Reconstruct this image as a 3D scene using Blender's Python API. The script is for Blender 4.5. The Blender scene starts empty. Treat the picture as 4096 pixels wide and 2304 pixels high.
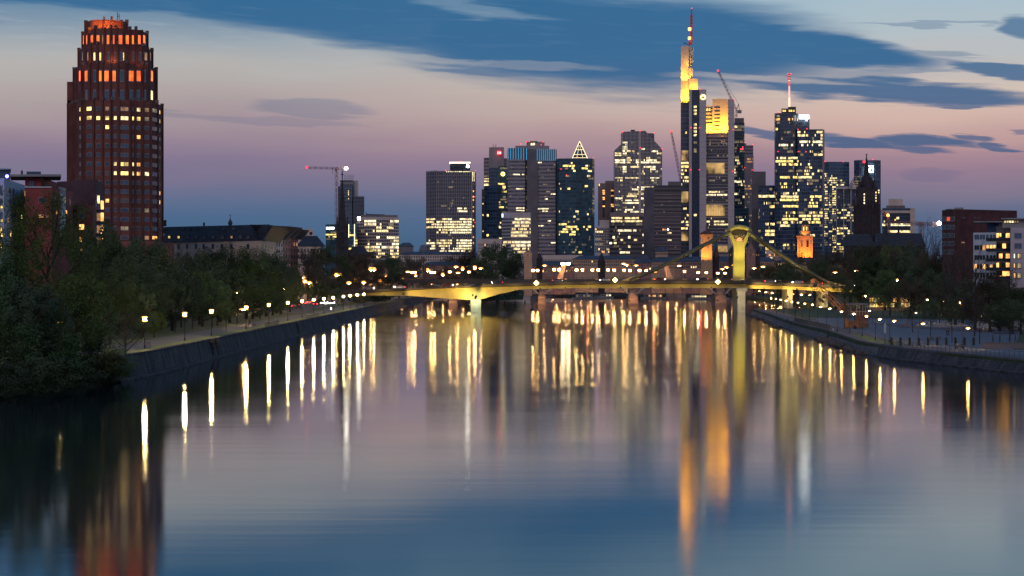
import bpy, math, random
from mathutils import Vector, Matrix
random.seed(7)
R = math.radians
S = bpy.context.scene
COL = S.collection
# ------------------------------------------------------------------ camera
F = 8740.0      # focal length in pixels of the 4096 wide photograph
HZ = 1110.0     # row of the horizon
HC = 15.0       # camera height above the river
cam_d = bpy.data.cameras.new('camera'); cam = bpy.data.objects.new('camera', cam_d); COL.objects.link(cam)
cam.location = (0, 0, HC); cam.rotation_euler = (R(90), 0, 0)
cam_d.sensor_width = 36; cam_d.lens = 36 * F / 4096
cam_d.shift_y = -(1152 - HZ) / 4096
cam_d.clip_start = 1; cam_d.clip_end = 60000
S.camera = cam
S.view_settings.view_transform = 'Standard'; S.view_settings.look = 'None'
S.view_settings.exposure = 0; S.view_settings.gamma = 1
S.cycles.use_denoising = True
try: S.cycles.denoiser = 'OPENIMAGEDENOISE'
except Exception: pass
S.cycles.max_bounces = 6; S.cycles.diffuse_bounces = 2; S.cycles.glossy_bounces = 3
S.cycles.transparent_max_bounces = 6
S.cycles.sample_clamp_indirect = 12; S.cycles.sample_clamp_direct = 0
S.cycles.caustics_reflective = False; S.cycles.caustics_refractive = False
S.cycles.use_light_tree = True

def X(px, d): return (px - 2048) * d / F
def Z(py, d): return HC + (HZ - py) * d / F
def W(px, py, d): return Vector((X(px, d), d, Z(py, d)))
def s2l(c):
    return tuple((v/255/12.92 if v/255 <= .04045 else ((v/255+.055)/1.055)**2.4) for v in c)

# ------------------------------------------------------------------ dusk sky
def make_world():
    w = bpy.data.worlds.new('World'); S.world = w; w.use_nodes = True
    nt = w.node_tree; N = nt.nodes; L = nt.links; N.clear()
    def n(t, **k):
        o = N.new(t)
        for a, b in k.items(): setattr(o, a, b)
        return o
    def M(op, a, b=None, c=None, clamp=False):
        o = n('ShaderNodeMath', operation=op); o.use_clamp = clamp
        for i, v in enumerate((a, b, c)):
            if v is None: continue
            if isinstance(v, (int, float)): o.inputs[i].default_value = v
            else: L.new(v, o.inputs[i])
        return o.outputs[0]
    tc = n('ShaderNodeTexCoord'); sx = n('ShaderNodeSeparateXYZ'); L.new(tc.outputs['Generated'], sx.inputs[0])
    az = M('MULTIPLY', M('ARCTAN2', sx.outputs[0], sx.outputs[1]), 57.2958)
    el = M('MULTIPLY', M('ARCSINE', sx.outputs[2]), 57.2958)
    # wavy offset so that the cloud edges are wind drawn
    cv = n('ShaderNodeCombineXYZ'); L.new(M('MULTIPLY', az, .16), cv.inputs[0]); L.new(M('MULTIPLY', el, 1.1), cv.inputs[1])
    nz = n('ShaderNodeTexNoise'); L.new(cv.outputs[0], nz.inputs['Vector']); nz.inputs['Scale'].default_value = 1.0
    nz.inputs['Detail'].default_value = 3.5; nz.inputs['Roughness'].default_value = .5
    ns = n('ShaderNodeSeparateColor'); L.new(nz.outputs['Color'], ns.inputs[0])
    cv2 = n('ShaderNodeCombineXYZ'); L.new(M('MULTIPLY', az, .62), cv2.inputs[0]); L.new(M('MULTIPLY', M('SUBTRACT', el, M('MULTIPLY', az, -.05)), 7.0), cv2.inputs[1])
    nz2 = n('ShaderNodeTexNoise'); L.new(cv2.outputs[0], nz2.inputs['Vector']); nz2.inputs['Scale'].default_value = 1.0
    nz2.inputs['Detail'].default_value = 6
    st = nz2.outputs['Fac']
    azw = M('ADD', az, M('MULTIPLY', M('SUBTRACT', ns.outputs[0], .5), 2.4))
    elw = M('ADD', el, M('MULTIPLY', M('SUBTRACT', ns.outputs[1], .5), .85))
    elw = M('ADD', elw, M('MULTIPLY', M('SUBTRACT', st, .5), .42))
    # two vertical gradients (towards the south and towards the afterglow), mixed along the azimuth
    def ramp(pts):
        mp = M('DIVIDE', M('ADD', el2, 0), 90.0, clamp=True)
        sq = M('POWER', mp, .5)
        r = n('ShaderNodeValToRGB'); L.new(sq, r.inputs[0]); cr = r.color_ramp; cr.interpolation = 'EASE' if False else 'LINEAR'
        while len(cr.elements) > 1: cr.elements.remove(cr.elements[-1])
        for i, (e, c) in enumerate(pts):
            p = (max(e, 0)/90.0)**.5
            el_ = cr.elements[0] if i == 0 else cr.elements.new(p)
            el_.position = p; el_.color = s2l(c) + (1,)
        return r.outputs[0]
    el2 = M('ADD', el, M('MULTIPLY', M('SUBTRACT', ns.outputs[2], .5), .9))
    left = ramp([(0, (56, 84, 120)), (.8, (66, 100, 134)), (1.5, (76, 105, 139)), (2.0, (94, 110, 142)), (2.5, (120, 116, 143)), (3.0, (134, 120, 146)), (3.6, (152, 134, 150)), (4.2, (166, 150, 156)), (4.8, (176, 165, 164)), (5.5, (180, 178, 176)), (6.2, (154, 166, 176)), (7.3, (84, 128, 162)), (10, (62, 116, 162)), (16, (62, 106, 154)), (30, (66, 98, 146)), (90, (46, 74, 124))])
    right = ramp([(0, (56, 76, 112)), (1.2, (78, 100, 132)), (1.6, (90, 106, 136)), (2.0, (108, 112, 139)), (2.4, (130, 120, 142)), (2.8, (148, 124, 145)), (3.2, (170, 138, 148)), (3.6, (192, 158, 156)), (4.2, (210, 180, 170)), (4.8, (210, 192, 180)), (5.4, (192, 187, 186)), (6.2, (180, 191, 197)), (7.2, (166, 190, 203)), (9, (118, 160, 186)), (13, (80, 126, 168)), (30, (70, 102, 148)), (90, (46, 74, 124))])
    f = M('MULTIPLY_ADD', az, 1/16.0, .45, clamp=True)
    mx = n('ShaderNodeMix', data_type='RGBA'); L.new(f, mx.inputs[0]); L.new(left, mx.inputs[6]); L.new(right, mx.inputs[7])
    sky = mx.outputs[2]
    # pale streaks
    pale = M('MULTIPLY', M('MULTIPLY_ADD', st, 3.2, -1.75, clamp=True), M('MULTIPLY_ADD', el, .5, -2.2, clamp=True))
    mp = n('ShaderNodeMix', data_type='RGBA'); L.new(M('MULTIPLY', pale, .55), mp.inputs[0]); L.new(sky, mp.inputs[6]); mp.inputs[7].default_value = s2l((176, 186, 196)) + (1,)
    sky = mp.outputs[2]
    # long dark clouds: centre, half axes and slope
    clouds = [(2440, 168, 900, 195, 4, 1), (3180, 190, 520, 74, 9, 1), (1500, 70, 1050, 110, 7, .97), (420, 2, 1200, 52, 3, .9),
              (2080, 296, 420, 24, 6, .8), (2700, 290, 420, 70, -1, .95), (3560, 376, 620, 44, 3, .95), (3300, 320, 300, 24, 2, .5), (3996, 300, 240, 26, 6, .9),
              (3837, 433, 100, 12, 0, .85), (3400, 556, 240, 26, 8, .95), (3710, 568, 200, 22, 6, .95), (3912, 560, 66, 15, 6, .85), (3975, 596, 60, 13, 8, .9),
              (3650, 598, 150, 15, 8, .85), (3040, 527, 130, 20, 10, .85), (4080, 135, 85, 36, 10, .8), (3700, 112, 320, 9, 2, .4), (3480, 250, 330, 26, 2, .55), (3640, 215, 260, 12, 6, .45), (3560, 306, 260, 10, 0, .5), (4085, 533, 70, 9, 4, .6),
              (1240, 437, 230, 36, 3, .34), (3740, 708, 110, 22, 0, .25), (900, 470, 500, 16, 4, .22), (2900, 120, 260, 40, 14, .9), (5200, 200, 700, 90, 2, .9), (-900, 120, 700, 90, 0, .9)]
    tot = None
    for (cx, cy, a, b, ang, den) in clouds:
        ca = math.degrees(math.atan((cx-2048)/F)); ce = math.degrees(math.atan((HZ-cy)/F)); A = math.degrees(a/F); Bq = math.degrees(b/F)
        c, s = math.cos(R(-ang)), math.sin(R(-ang))
        du = M('SUBTRACT', azw, ca); dv = M('SUBTRACT', elw, ce)
        p = M('DIVIDE', M('ADD', M('MULTIPLY', du, c), M('MULTIPLY', dv, s)), A)
        q = M('DIVIDE', M('SUBTRACT', M('MULTIPLY', dv, c), M('MULTIPLY', du, s)), Bq)
        r2 = M('ADD', M('MULTIPLY', p, p), M('MULTIPLY', q, q))
        m = M('MULTIPLY_ADD', r2, -.85, 1.42, clamp=True); m = M('MULTIPLY', M('MULTIPLY', M('MULTIPLY', m, m), M('MULTIPLY_ADD', m, -2, 3)), den)
        tot = m if tot is None else M('MAXIMUM', tot, m)
    gaps = [(1890, 30, 280, 18, 7, .5), (2130, 270, 300, 10, 4, .28), (1000, 196, 420, 26, 3, .6), (300, 84, 420, 22, 3, .7), (3100, 338, 300, 12, 3, .5), (1750, 232, 300, 12, 5, .45)]
    gt = None
    for (cx, cy, a, b, ang, den) in gaps:
        ca = math.degrees(math.atan((cx-2048)/F)); ce = math.degrees(math.atan((HZ-cy)/F)); A = math.degrees(a/F); Bq = math.degrees(b/F); c, s = math.cos(R(-ang)), math.sin(R(-ang))
        du = M('SUBTRACT', azw, ca); dv = M('SUBTRACT', elw, ce); p = M('DIVIDE', M('ADD', M('MULTIPLY', du, c), M('MULTIPLY', dv, s)), A); q = M('DIVIDE', M('SUBTRACT', M('MULTIPLY', dv, c), M('MULTIPLY', du, s)), Bq)
        m = M('MULTIPLY_ADD', M('ADD', M('MULTIPLY', p, p), M('MULTIPLY', q, q)), -.42, 1.0, clamp=True); m = M('MULTIPLY', M('MULTIPLY', M('MULTIPLY', m, m), M('MULTIPLY_ADD', m, -2, 3)), den); gt = m if gt is None else M('MAXIMUM', gt, m)
    tot = M('MULTIPLY', tot, M('SUBTRACT', 1.0, gt))
    # high cloud sheet overhead, out of the frame
    hi = M('MULTIPLY', M('MULTIPLY_ADD', el, .25, -2.1, clamp=True), M('MULTIPLY_ADD', ns.outputs[0], 3, -1.1, clamp=True))
    tot = M('MAXIMUM', tot, M('MULTIPLY', hi, .7))
    cr2 = n('ShaderNodeMix', data_type='RGBA'); L.new(M('MULTIPLY_ADD', el, .35, -1.0, clamp=True), cr2.inputs[0])
    cr2.inputs[6].default_value = s2l((74, 96, 134)) + (1,); cr2.inputs[7].default_value = s2l((50, 104, 148)) + (1,)
    cvar = n('ShaderNodeMix', data_type='RGBA'); L.new(M('MULTIPLY_ADD', st, .9, -.50, clamp=True), cvar.inputs[0]); L.new(cr2.outputs[2], cvar.inputs[6]); cvar.inputs[7].default_value = s2l((96, 128, 160)) + (1,)
    fin = n('ShaderNodeMix', data_type='RGBA'); L.new(M('MULTIPLY', tot, .97), fin.inputs[0]); L.new(sky, fin.inputs[6]); L.new(cvar.outputs[2], fin.inputs[7])
    bg = n('ShaderNodeBackground'); L.new(fin.outputs[2], bg.inputs[0]); bg.inputs[1].default_value = 1.0
    # physically based twilight on top of the painted cloud colours
    sk = n('ShaderNodeTexSky'); sk.sky_type = 'NISHITA'; sk.sun_disc = False; sk.sun_elevation = R(-1.5) if False else R(0.5); sk.sun_rotation = R(8); sk.altitude = 100
    bg2 = n('ShaderNodeBackground'); L.new(sk.outputs[0], bg2.inputs[0]); bg2.inputs[1].default_value = .0002
    ad = n('ShaderNodeAddShader'); L.new(bg.outputs[0], ad.inputs[0]); L.new(bg2.outputs[0], ad.inputs[1])
    out = n('ShaderNodeOutputWorld'); L.new(ad.outputs[0], out.inputs[0])
make_world()
# faint last light of the afterglow from the east-facing sky (the sun itself is down)
sd = bpy.data.lights.new('sun', 'SUN'); sd.energy = .65; sd.angle = R(40); sd.color = (1.0, .82, .86)
so = bpy.data.objects.new('sun', sd); COL.objects.link(so); so.rotation_euler = (R(62), 0, R(-12))

# ------------------------------------------------------------------ materials
MATS = {}
def mat(name, c=(.3, .3, .3), r=.7, m=0.0, e=None, es=0, var=.15, sc=.5, c2=None, bump=0, spec=None, sample=False, stretch=(1, 1, 1)):
    if name in MATS: return MATS[name]
    k = bpy.data.materials.new(name); MATS[name] = k; k.use_nodes = True
    nt = k.node_tree; b = nt.nodes['Principled BSDF']; L = nt.links
    b.inputs['Roughness'].default_value = r; b.inputs['Metallic'].default_value = m
    if spec is not None: b.inputs['Specular IOR Level'].default_value = spec
    tc = nt.nodes.new('ShaderNodeTexCoord')
    mpn = nt.nodes.new('ShaderNodeMapping'); mpn.inputs['Scale'].default_value = stretch; L.new(tc.outputs['Object'], mpn.inputs[0])
    nz = nt.nodes.new('ShaderNodeTexNoise'); nz.inputs['Scale'].default_value = sc; nz.inputs['Detail'].default_value = 5
    L.new(mpn.outputs[0], nz.inputs['Vector'])
    cr = nt.nodes.new('ShaderNodeValToRGB'); L.new(nz.outputs['Fac'], cr.inputs[0])
    a = tuple(max(0, v*(1-var)) for v in c); bb = c2 if c2 else tuple(min(1, v*(1+var)) for v in c)
    cr.color_ramp.elements[0].position = .35; cr.color_ramp.elements[0].color = a + (1,)
    cr.color_ramp.elements[1].position = .65; cr.color_ramp.elements[1].color = tuple(bb) + (1,)
    L.new(cr.outputs[0], b.inputs['Base Color'])
    if bump:
        bp = nt.nodes.new('ShaderNodeBump'); bp.inputs['Strength'].default_value = bump; L.new(nz.outputs['Fac'], bp.inputs['Height']); L.new(bp.outputs[0], b.inputs['Normal'])
    if e:
        b.inputs['Emission Color'].default_value = tuple(e) + (1,); b.inputs['Emission Strength'].default_value = es
        if not sample:
            k.cycles.emission_sampling = 'NONE'
    return k
def lit(name, col, es, sc=.45, lo=.25):
    """a lit window: an interior of uneven brightness"""
    if name in MATS: return MATS[name]
    k = bpy.data.materials.new(name); MATS[name] = k; k.use_nodes = True
    nt = k.node_tree; b = nt.nodes['Principled BSDF']; L = nt.links
    b.inputs['Base Color'].default_value = (.05, .05, .05, 1); b.inputs['Roughness'].default_value = .3
    g = nt.nodes.new('ShaderNodeNewGeometry'); nz = nt.nodes.new('ShaderNodeTexNoise'); nz.inputs['Scale'].default_value = sc; nz.inputs['Detail'].default_value = 2
    L.new(g.outputs['Position'], nz.inputs['Vector'])
    mr = nt.nodes.new('ShaderNodeMapRange'); L.new(nz.outputs['Fac'], mr.inputs[0]); mr.inputs[1].default_value = .36; mr.inputs[2].default_value = .64
    mr.inputs[3].default_value = lo*es; mr.inputs[4].default_value = es*1.25
    b.inputs['Emission Color'].default_value = tuple(col) + (1,); L.new(mr.outputs[0], b.inputs['Emission Strength'])
    k.cycles.emission_sampling = 'NONE'
    return k
def fac(name, wall, glass, sh=3.6, gf=.55, bw=1.6, vf=.2, gr=.25, wr=.7, off=0.0):
    """curtain wall: storeys of glass between spandrels, thin mullions"""
    if name in MATS: return MATS[name]
    k = bpy.data.materials.new(name); MATS[name] = k; k.use_nodes = True
    nt = k.node_tree; b = nt.nodes['Principled BSDF']; L = nt.links; N = nt.nodes
    g = N.new('ShaderNodeNewGeometry'); sx = N.new('ShaderNodeSeparateXYZ'); L.new(g.outputs['Position'], sx.inputs[0])
    def M(op, a, bv):
        o = N.new('ShaderNodeMath'); o.operation = op
        for i, v in enumerate((a, bv)):
            if isinstance(v, (int, float)): o.inputs[i].default_value = v
            else: L.new(v, o.inputs[i])
        return o.outputs[0]
    fz = M('FRACT', M('DIVIDE', M('ADD', sx.outputs[2], off), sh), 0); isg = M('LESS_THAN', fz, gf)
    fx = M('FRACT', M('DIVIDE', M('ADD', sx.outputs[0], M('MULTIPLY', sx.outputs[1], .43)), bw), 0); isv = M('GREATER_THAN', fx, vf)
    a = M('MULTIPLY', isg, isv)
    cell = N.new('ShaderNodeTexWhiteNoise'); cell.noise_dimensions = '2D'; cb = N.new('ShaderNodeCombineXYZ')
    L.new(M('FLOOR', M('DIVIDE', M('ADD', sx.outputs[2], off), sh), 0), cb.inputs[0]); L.new(M('FLOOR', M('DIVIDE', M('ADD', sx.outputs[0], M('MULTIPLY', sx.outputs[1], .43)), bw*2), 0), cb.inputs[1])
    L.new(cb.outputs[0], cell.inputs['Vector'])
    gm = N.new('ShaderNodeMix'); gm.data_type = 'RGBA'; L.new(cell.outputs['Value'], gm.inputs[0]); gm.inputs[6].default_value = tuple(v*.55 for v in glass)+(1,); gm.inputs[7].default_value = tuple(v*1.6 for v in glass)+(1,)
    mx = N.new('ShaderNodeMix'); mx.data_type = 'RGBA'; L.new(a, mx.inputs[0]); mx.inputs[6].default_value = wall + (1,); L.new(gm.outputs[2], mx.inputs[7])
    L.new(mx.outputs[2], b.inputs['Base Color'])
    L.new(M('ADD', M('MULTIPLY', a, gr-wr), wr), b.inputs['Roughness'])
    return k
GLASS = mat('dark_glass', (.018, .026, .038), .12, var=.5, sc=.3)
GLASSB = mat('blue_glass', (.05, .09, .15), .15, var=.4, sc=.3)
WARM = lit('lit_warm', (1, .76, .34), 2.0)
YEL = lit('lit_yellow', (1, .70, .19), 2.4)
PALE = lit('lit_pale', (1, .84, .48), 2.4)
DIM = lit('lit_dim', (1, .76, .42), .30)
ORG = lit('lit_orange', (1, .46, .12), 2.2)
DORG = lit('lit_dim_orange', (1, .5, .22), .35)
CROWN = lit('lit_crown', (1, .125, .007), 2.5, sc=.25, lo=.45)
STEEL = mat('dark_steel', (.05, .05, .055), .5, .4)
CRANE = mat('crane_paint', (.34, .17, .17), .6)
REDL = mat('beacon_red', (.3, .02, .02), e=(1, .03, .05), es=3.5)
WHITEL = mat('flood_white', (.8, .8, .8), e=(1, .93, .75), es=30)
GREYC = mat('grey_concrete', (.26, .25, .25), .8)

# ------------------------------------------------------------------ mesh building
OR = {}
class MB:
    def __init__(s): s.v = []; s.f = []; s.m = []; s.mats = []
    def mi(s, m):
        if m is None: return 0
        if m not in s.mats: s.mats.append(m)
        return s.mats.index(m)
    def add(s, vs, fs, m=None):
        b = len(s.v); s.v += [tuple(v) for v in vs]; s.f += [tuple(i+b for i in f) for f in fs]; s.m += [s.mi(m)]*len(fs); return s
    def box(s, x0, x1, y0, y1, z0, z1, m=None):
        return s.add([(x0,y0,z0),(x1,y0,z0),(x1,y1,z0),(x0,y1,z0),(x0,y0,z1),(x1,y0,z1),(x1,y1,z1),(x0,y1,z1)], [(0,3,2,1),(4,5,6,7),(0,1,5,4),(1,2,6,5),(2,3,7,6),(3,0,4,7)], m)
    def obox(s, c, u, w, t, h, m=None):
        """box centred on c, w along the horizontal unit u, t thick, h high"""
        u = Vector((u[0], u[1], 0)).normalized(); nn = Vector((u.y, -u.x, 0)); c = Vector(c); o = []
        for dz in (-h/2, h/2):
            for a, b in ((-1, 1), (1, 1), (1, -1), (-1, -1)): o.append(c + u*(a*w/2) + nn*(b*t/2) + Vector((0, 0, dz)))
        return s.add(o, [(0,3,2,1),(4,5,6,7),(0,1,5,4),(1,2,6,5),(2,3,7,6),(3,0,4,7)], m)
    def prism(s, poly, z0, z1, m=None, top=None):
        n = len(poly); top = top or poly
        zt = z1 if isinstance(z1, (list, tuple)) else [z1]*n
        return s.add([(p[0], p[1], z0) for p in poly] + [(p[0], p[1], zt[i]) for i, p in enumerate(top)],
                     [tuple(range(n-1, -1, -1)), tuple(range(n, 2*n))] + [(i, (i+1) % n, n+(i+1) % n, n+i) for i in range(n)], m)
    def tube(s, p, q, r0, r1=None, n=6, m=None, cap=True):
        p = Vector(p); q = Vector(q); r1 = r0 if r1 is None else r1; d = (q-p)
        if d.length < 1e-6: return s
        d.normalize(); a = d.orthogonal().normalized(); b = d.cross(a); o = []
        for c, r in ((p, r0), (q, r1)):
            for i in range(n):
                t = 2*math.pi*i/n; o.append(c + a*(r*math.cos(t)) + b*(r*math.sin(t)))
        fs = [(i, (i+1) % n, n+(i+1) % n, n+i) for i in range(n)]
        if cap: fs += [tuple(range(n-1, -1, -1)), tuple(range(n, 2*n))]
        return s.add(o, fs, m)
    def path(s, pts, r, n=6, m=None):
        for a, b in zip(pts, pts[1:]): s.tube(a, b, r, r, n, m)
        return s
    def lathe(s, c, prof, n=12, m=None):
        """prof: (radius, z) list"""
        o = []; c = Vector(c)
        for r, z in prof:
            for i in range(n):
                t = 2*math.pi*i/n; o.append(c + Vector((r*math.cos(t), r*math.sin(t), z)))
        fs = [(k*n+i, k*n+(i+1) % n, (k+1)*n+(i+1) % n, (k+1)*n+i) for k in range(len(prof)-1) for i in range(n)]
        fs += [tuple(range(n-1, -1, -1)), tuple((len(prof)-1)*n+i for i in range(n))]
        return s.add(o, fs, m)
    def ball(s, c, r, n=8, m=None, sz=1.0):
        k = max(4, n//2+1)
        return s.lathe(c, [(max(r*math.sin(math.pi*i/k), r*.02), -r*sz*math.cos(math.pi*i/k)) for i in range(k+1)], n, m)
    def quad(s, a, b, c, d, m=None): return s.add([a, b, c, d], [(0, 1, 2, 3)], m)
    def mesh(s, name, m=None, off=Vector((0, 0, 0))):
        me = bpy.data.meshes.new(name); me.from_pydata([(v[0]-off[0], v[1]-off[1], v[2]-off[2]) for v in s.v], [], s.f); me.update()
        if s.mats:
            for k in s.mats: me.materials.append(k)
            me.polygons.foreach_set('material_index', s.m)
        elif m: me.materials.append(m)
        return me
    def build(s, name, m=None, parent=None, smooth=False):
        off = OR.get(parent.name, Vector((0, 0, 0))) if parent else (sum((Vector(v) for v in s.v[:1]), Vector())*0)
        me = s.mesh(name, m, off)
        if smooth:
            for p in me.polygons: p.use_smooth = True
        o = bpy.data.objects.new(name, me); COL.objects.link(o)
        if parent: o.parent = parent; OR[o.name] = off
        return o
def tag(o, label=None, cat=None, group=None, kind=None):
    if label: o['label'] = label
    if cat: o['category'] = cat
    if group: o['group'] = group
    if kind: o['kind'] = kind
    return o
def empty(name, loc, label, cat, group=None):
    o = bpy.data.objects.new(name, None); COL.objects.link(o); o.location = loc; OR[o.name] = Vector(loc); o.empty_display_size = .5
    return tag(o, label, cat, group)
def struct(name, mb, m):
    return tag(mb.build(name, m), kind='structure')
def copy_tree(o, parent=None):
    c = o.copy(); COL.objects.link(c)
    if parent: c.parent = parent
    for ch in [k for k in KIDS.get(o.name, [])]: copy_tree(ch, c)
    return c
KIDS = {}
def note_kids(root, *kids): KIDS.setdefault(root.name, []).extend(kids)
WORDS = ['first', 'second', 'third', 'fourth', 'fifth', 'sixth', 'seventh', 'eighth', 'ninth', 'tenth', 'eleventh', 'twelfth', 'thirteenth', 'fourteenth', 'fifteenth', 'sixteenth', 'seventeenth', 'eighteenth', 'nineteenth', 'twentieth']
def nth(i):
    if i < 20: return WORDS[i]
    t = {2: 'twenty', 3: 'thirty', 4: 'forty', 5: 'fifty', 6: 'sixty'}[(i+1)//10]
    return t + '-' + WORDS[(i+1) % 10 - 1] if (i+1) % 10 else t[:-1] + 'ieth'
# ------------------------------------------------------------------ buildings
UNIT = {}
def unit(name, m):
    key = (name, m.name)
    if key not in UNIT: UNIT[key] = MB().box(-.5, .5, -.5, .5, -.5, .5).mesh(name, m)
    return UNIT[key]
class B:
    """a building: an Empty with walls, windows and trim under it; positions come as photograph pixel + distance"""
    def __init__(s, name, label, px, d, z=4.0, cat='building', group=None):
        s.z0 = z; s.root = empty(name, (X(px, d), d, z), label, cat, group); s.w = []; s.d = d
    def mass(s, name, pts, ytop, m, z0=None, depth=30, ref=None, top=None, zt=None):
        z0 = s.z0 if z0 is None else z0
        ref = ref or pts[len(pts)//2][1]
        fr = [(X(p, d), d) for p, d in pts]
        (pl, dl), (pr, dr) = pts[0], pts[-1]; c = (pl+pr)/2; D = max(dl, dr)+depth
        bk = [(X(c+(pr-c)*.97, D), D), (X(c+(pl-c)*.97, D), D)]
        z1 = Z(ytop, ref) if zt is None else zt
        s.last = MB().prism(fr+bk, z0, z1).build(name, m, s.root)
        s.f = list(zip(fr, fr[1:])); s.zt = z1
        return s.f
    def addw(s, P, u, w, z, h, m, prio=0):
        s.w.append((Vector((P[0], P[1], z)), u, w, h, m, prio + w*h))
    def grid(s, face, nc, y0, y1, nr, wf=.7, hf=.55, lits=(), dark=GLASS, p=0, pm=WARM, jit=0, dp=1.0):
        """nc x nr windows between rows y0 (top) and y1; lits: (px0, px1, y0, y1, chance, material)"""
        A, Bp = face; A = Vector(A); Bp = Vector(Bp); u = (Bp-A); wd = u.length; u = u/wd; dm = (A.y+Bp.y)/2
        zt = Z(y0, dm); zb = Z(y1, dm); rh = (zt-zb)/nr
        p = min(.25, p*1.6)
        for r in range(nr):
            prev = (None, None)
            yy = y0 + (r+.5)*(y1-y0)/nr; z = zt-(r+.5)*rh
            for c in range(nc):
                P = A + (Bp-A)*((c+.5)/nc); px = 2048 + P.x/P.y*F; m = None
                for (a, b, e, g, ch, mm) in lits:
                    if a <= px <= b and e <= yy <= g:
                        key = (a, e)
                        if prev[0] == key and random.random() < .6: m = prev[1]
                        else: m = (mm if not isinstance(mm, (list, tuple)) else random.choice(mm)) if random.random() < ch else None
                        prev = (key, m); break
                else:
                    if prev[0] == 'p' and random.random() < .55: m = prev[1]
                    elif random.random() < p: m = pm if not isinstance(pm, (list, tuple)) else random.choice(pm)
                    prev = ('p', m)
                if m is None:
                    if dark is None or random.random() > dp: continue
                    m = dark
                s.addw(P, u, wd/nc*wf, z, rh*hf, m, 1000 if m is not dark else 0)
    def win(s, px, y, w, h, m, face=None, d=None, prio=0, u=(1, 0)):
        """one window by its pixel box centre and size"""
        if face is not None:
            A, Bp = Vector(face[0]), Vector(face[1]); k = (px-2048)/F
            t = (k*A.y-A.x)/((Bp.x-A.x)-k*(Bp.y-A.y)); P = A+(Bp-A)*t; u = (Bp-A).normalized(); d = P.y
            w = w*d/F/max(.25, abs(u.x))
        else: P = Vector((X(px, d), d)); w = w*d/F
        s.addw(P, Vector(u), w, Z(y, d), h*d/F, m, prio)
    def beacon(s, pts, d, r=.9, m=None):
        for px, y in pts: MB().ball(W(px, y, d), r*.55, 8, m or REDL).build('beacon', None, s.root)
    def box(s, name, px0, px1, y0, y1, d, dep, m, z0=None):
        c = (px0+px1)/2; D = d+dep; poly = [(X(px0, d), d), (X(px1, d), d), (X(c+(px1-c)*.97, D), D), (X(c+(px0-c)*.97, D), D)]
        return MB().prism(poly, Z(y1, d) if z0 is None else z0, Z(y0, d)).build(name, m, s.root)
    def done(s, frame=None):
        s.w.sort(key=lambda a: -a[5]); o0 = s.root.location
        for P, u, w, h, m, pr in s.w[:100]:
            if frame:
                o = bpy.data.objects.new('window', unit('window', frame)); pn = bpy.data.objects.new('pane', unit('pane', m))
                for q, ww, hh, t in ((o, w, h, .24), (pn, w, h, .3)): COL.objects.link(q)
                o.parent = s.root; o.location = P-o0; o.rotation_euler = (0, 0, math.atan2(u[1], u[0])); o.scale = (w, .24, h)
                pn.parent = o; pn.scale = (.84 if w < 1.5 else .9, 1.25, .8)
                if w > 1.6:
                    pn.scale = (.42, 1.25, .8); pn.location = (-.235, 0, 0)
                    p2 = bpy.data.objects.new('pane', unit('pane', m)); COL.objects.link(p2); p2.parent = o; p2.scale = (.42, 1.25, .8); p2.location = (.235, 0, 0)
            else:
                o = bpy.data.objects.new('window', unit('window', m)); COL.objects.link(o)
                o.parent = s.root; o.location = P-o0; o.rotation_euler = (0, 0, math.atan2(u[1], u[0])); o.scale = (w, .3, h)
        if len(s.w) > 100:
            mb = MB()
            for P, u, w, h, m, pr in s.w[100:]:
                if frame: mb.obox(P, u, w, .24, h, frame); mb.obox(P, u, w*.84, .3, h*.8, m)
                else: mb.obox(P, u, w, .3, h, m)
            q = mb.build('window', None, s.root); q['kind'] = 'stuff'
        return s.root
def text_mesh(txt, h, m, name, parent, loc, u=(1, 0), depth=.05):
    cu = bpy.data.curves.new('t', 'FONT'); cu.body = txt; cu.size = h; cu.extrude = depth; cu.align_x = 'CENTER'; cu.align_y = 'CENTER'
    t = bpy.data.objects.new('t', cu); COL.objects.link(t); dg = bpy.context.evaluated_depsgraph_get(); dg.update()
    me = bpy.data.meshes.new_from_object(t.evaluated_get(dg)); bpy.data.objects.remove(t)
    me.materials.clear(); me.materials.append(m); me.name = name
    o = bpy.data.objects.new(name, me); COL.objects.link(o)
    if parent: o.parent = parent; o.location = Vector(loc)-OR[parent.name]
    else: o.location = loc
    o.rotation_euler = (R(90), 0, math.atan2(u[1], u[0])); return o
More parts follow.
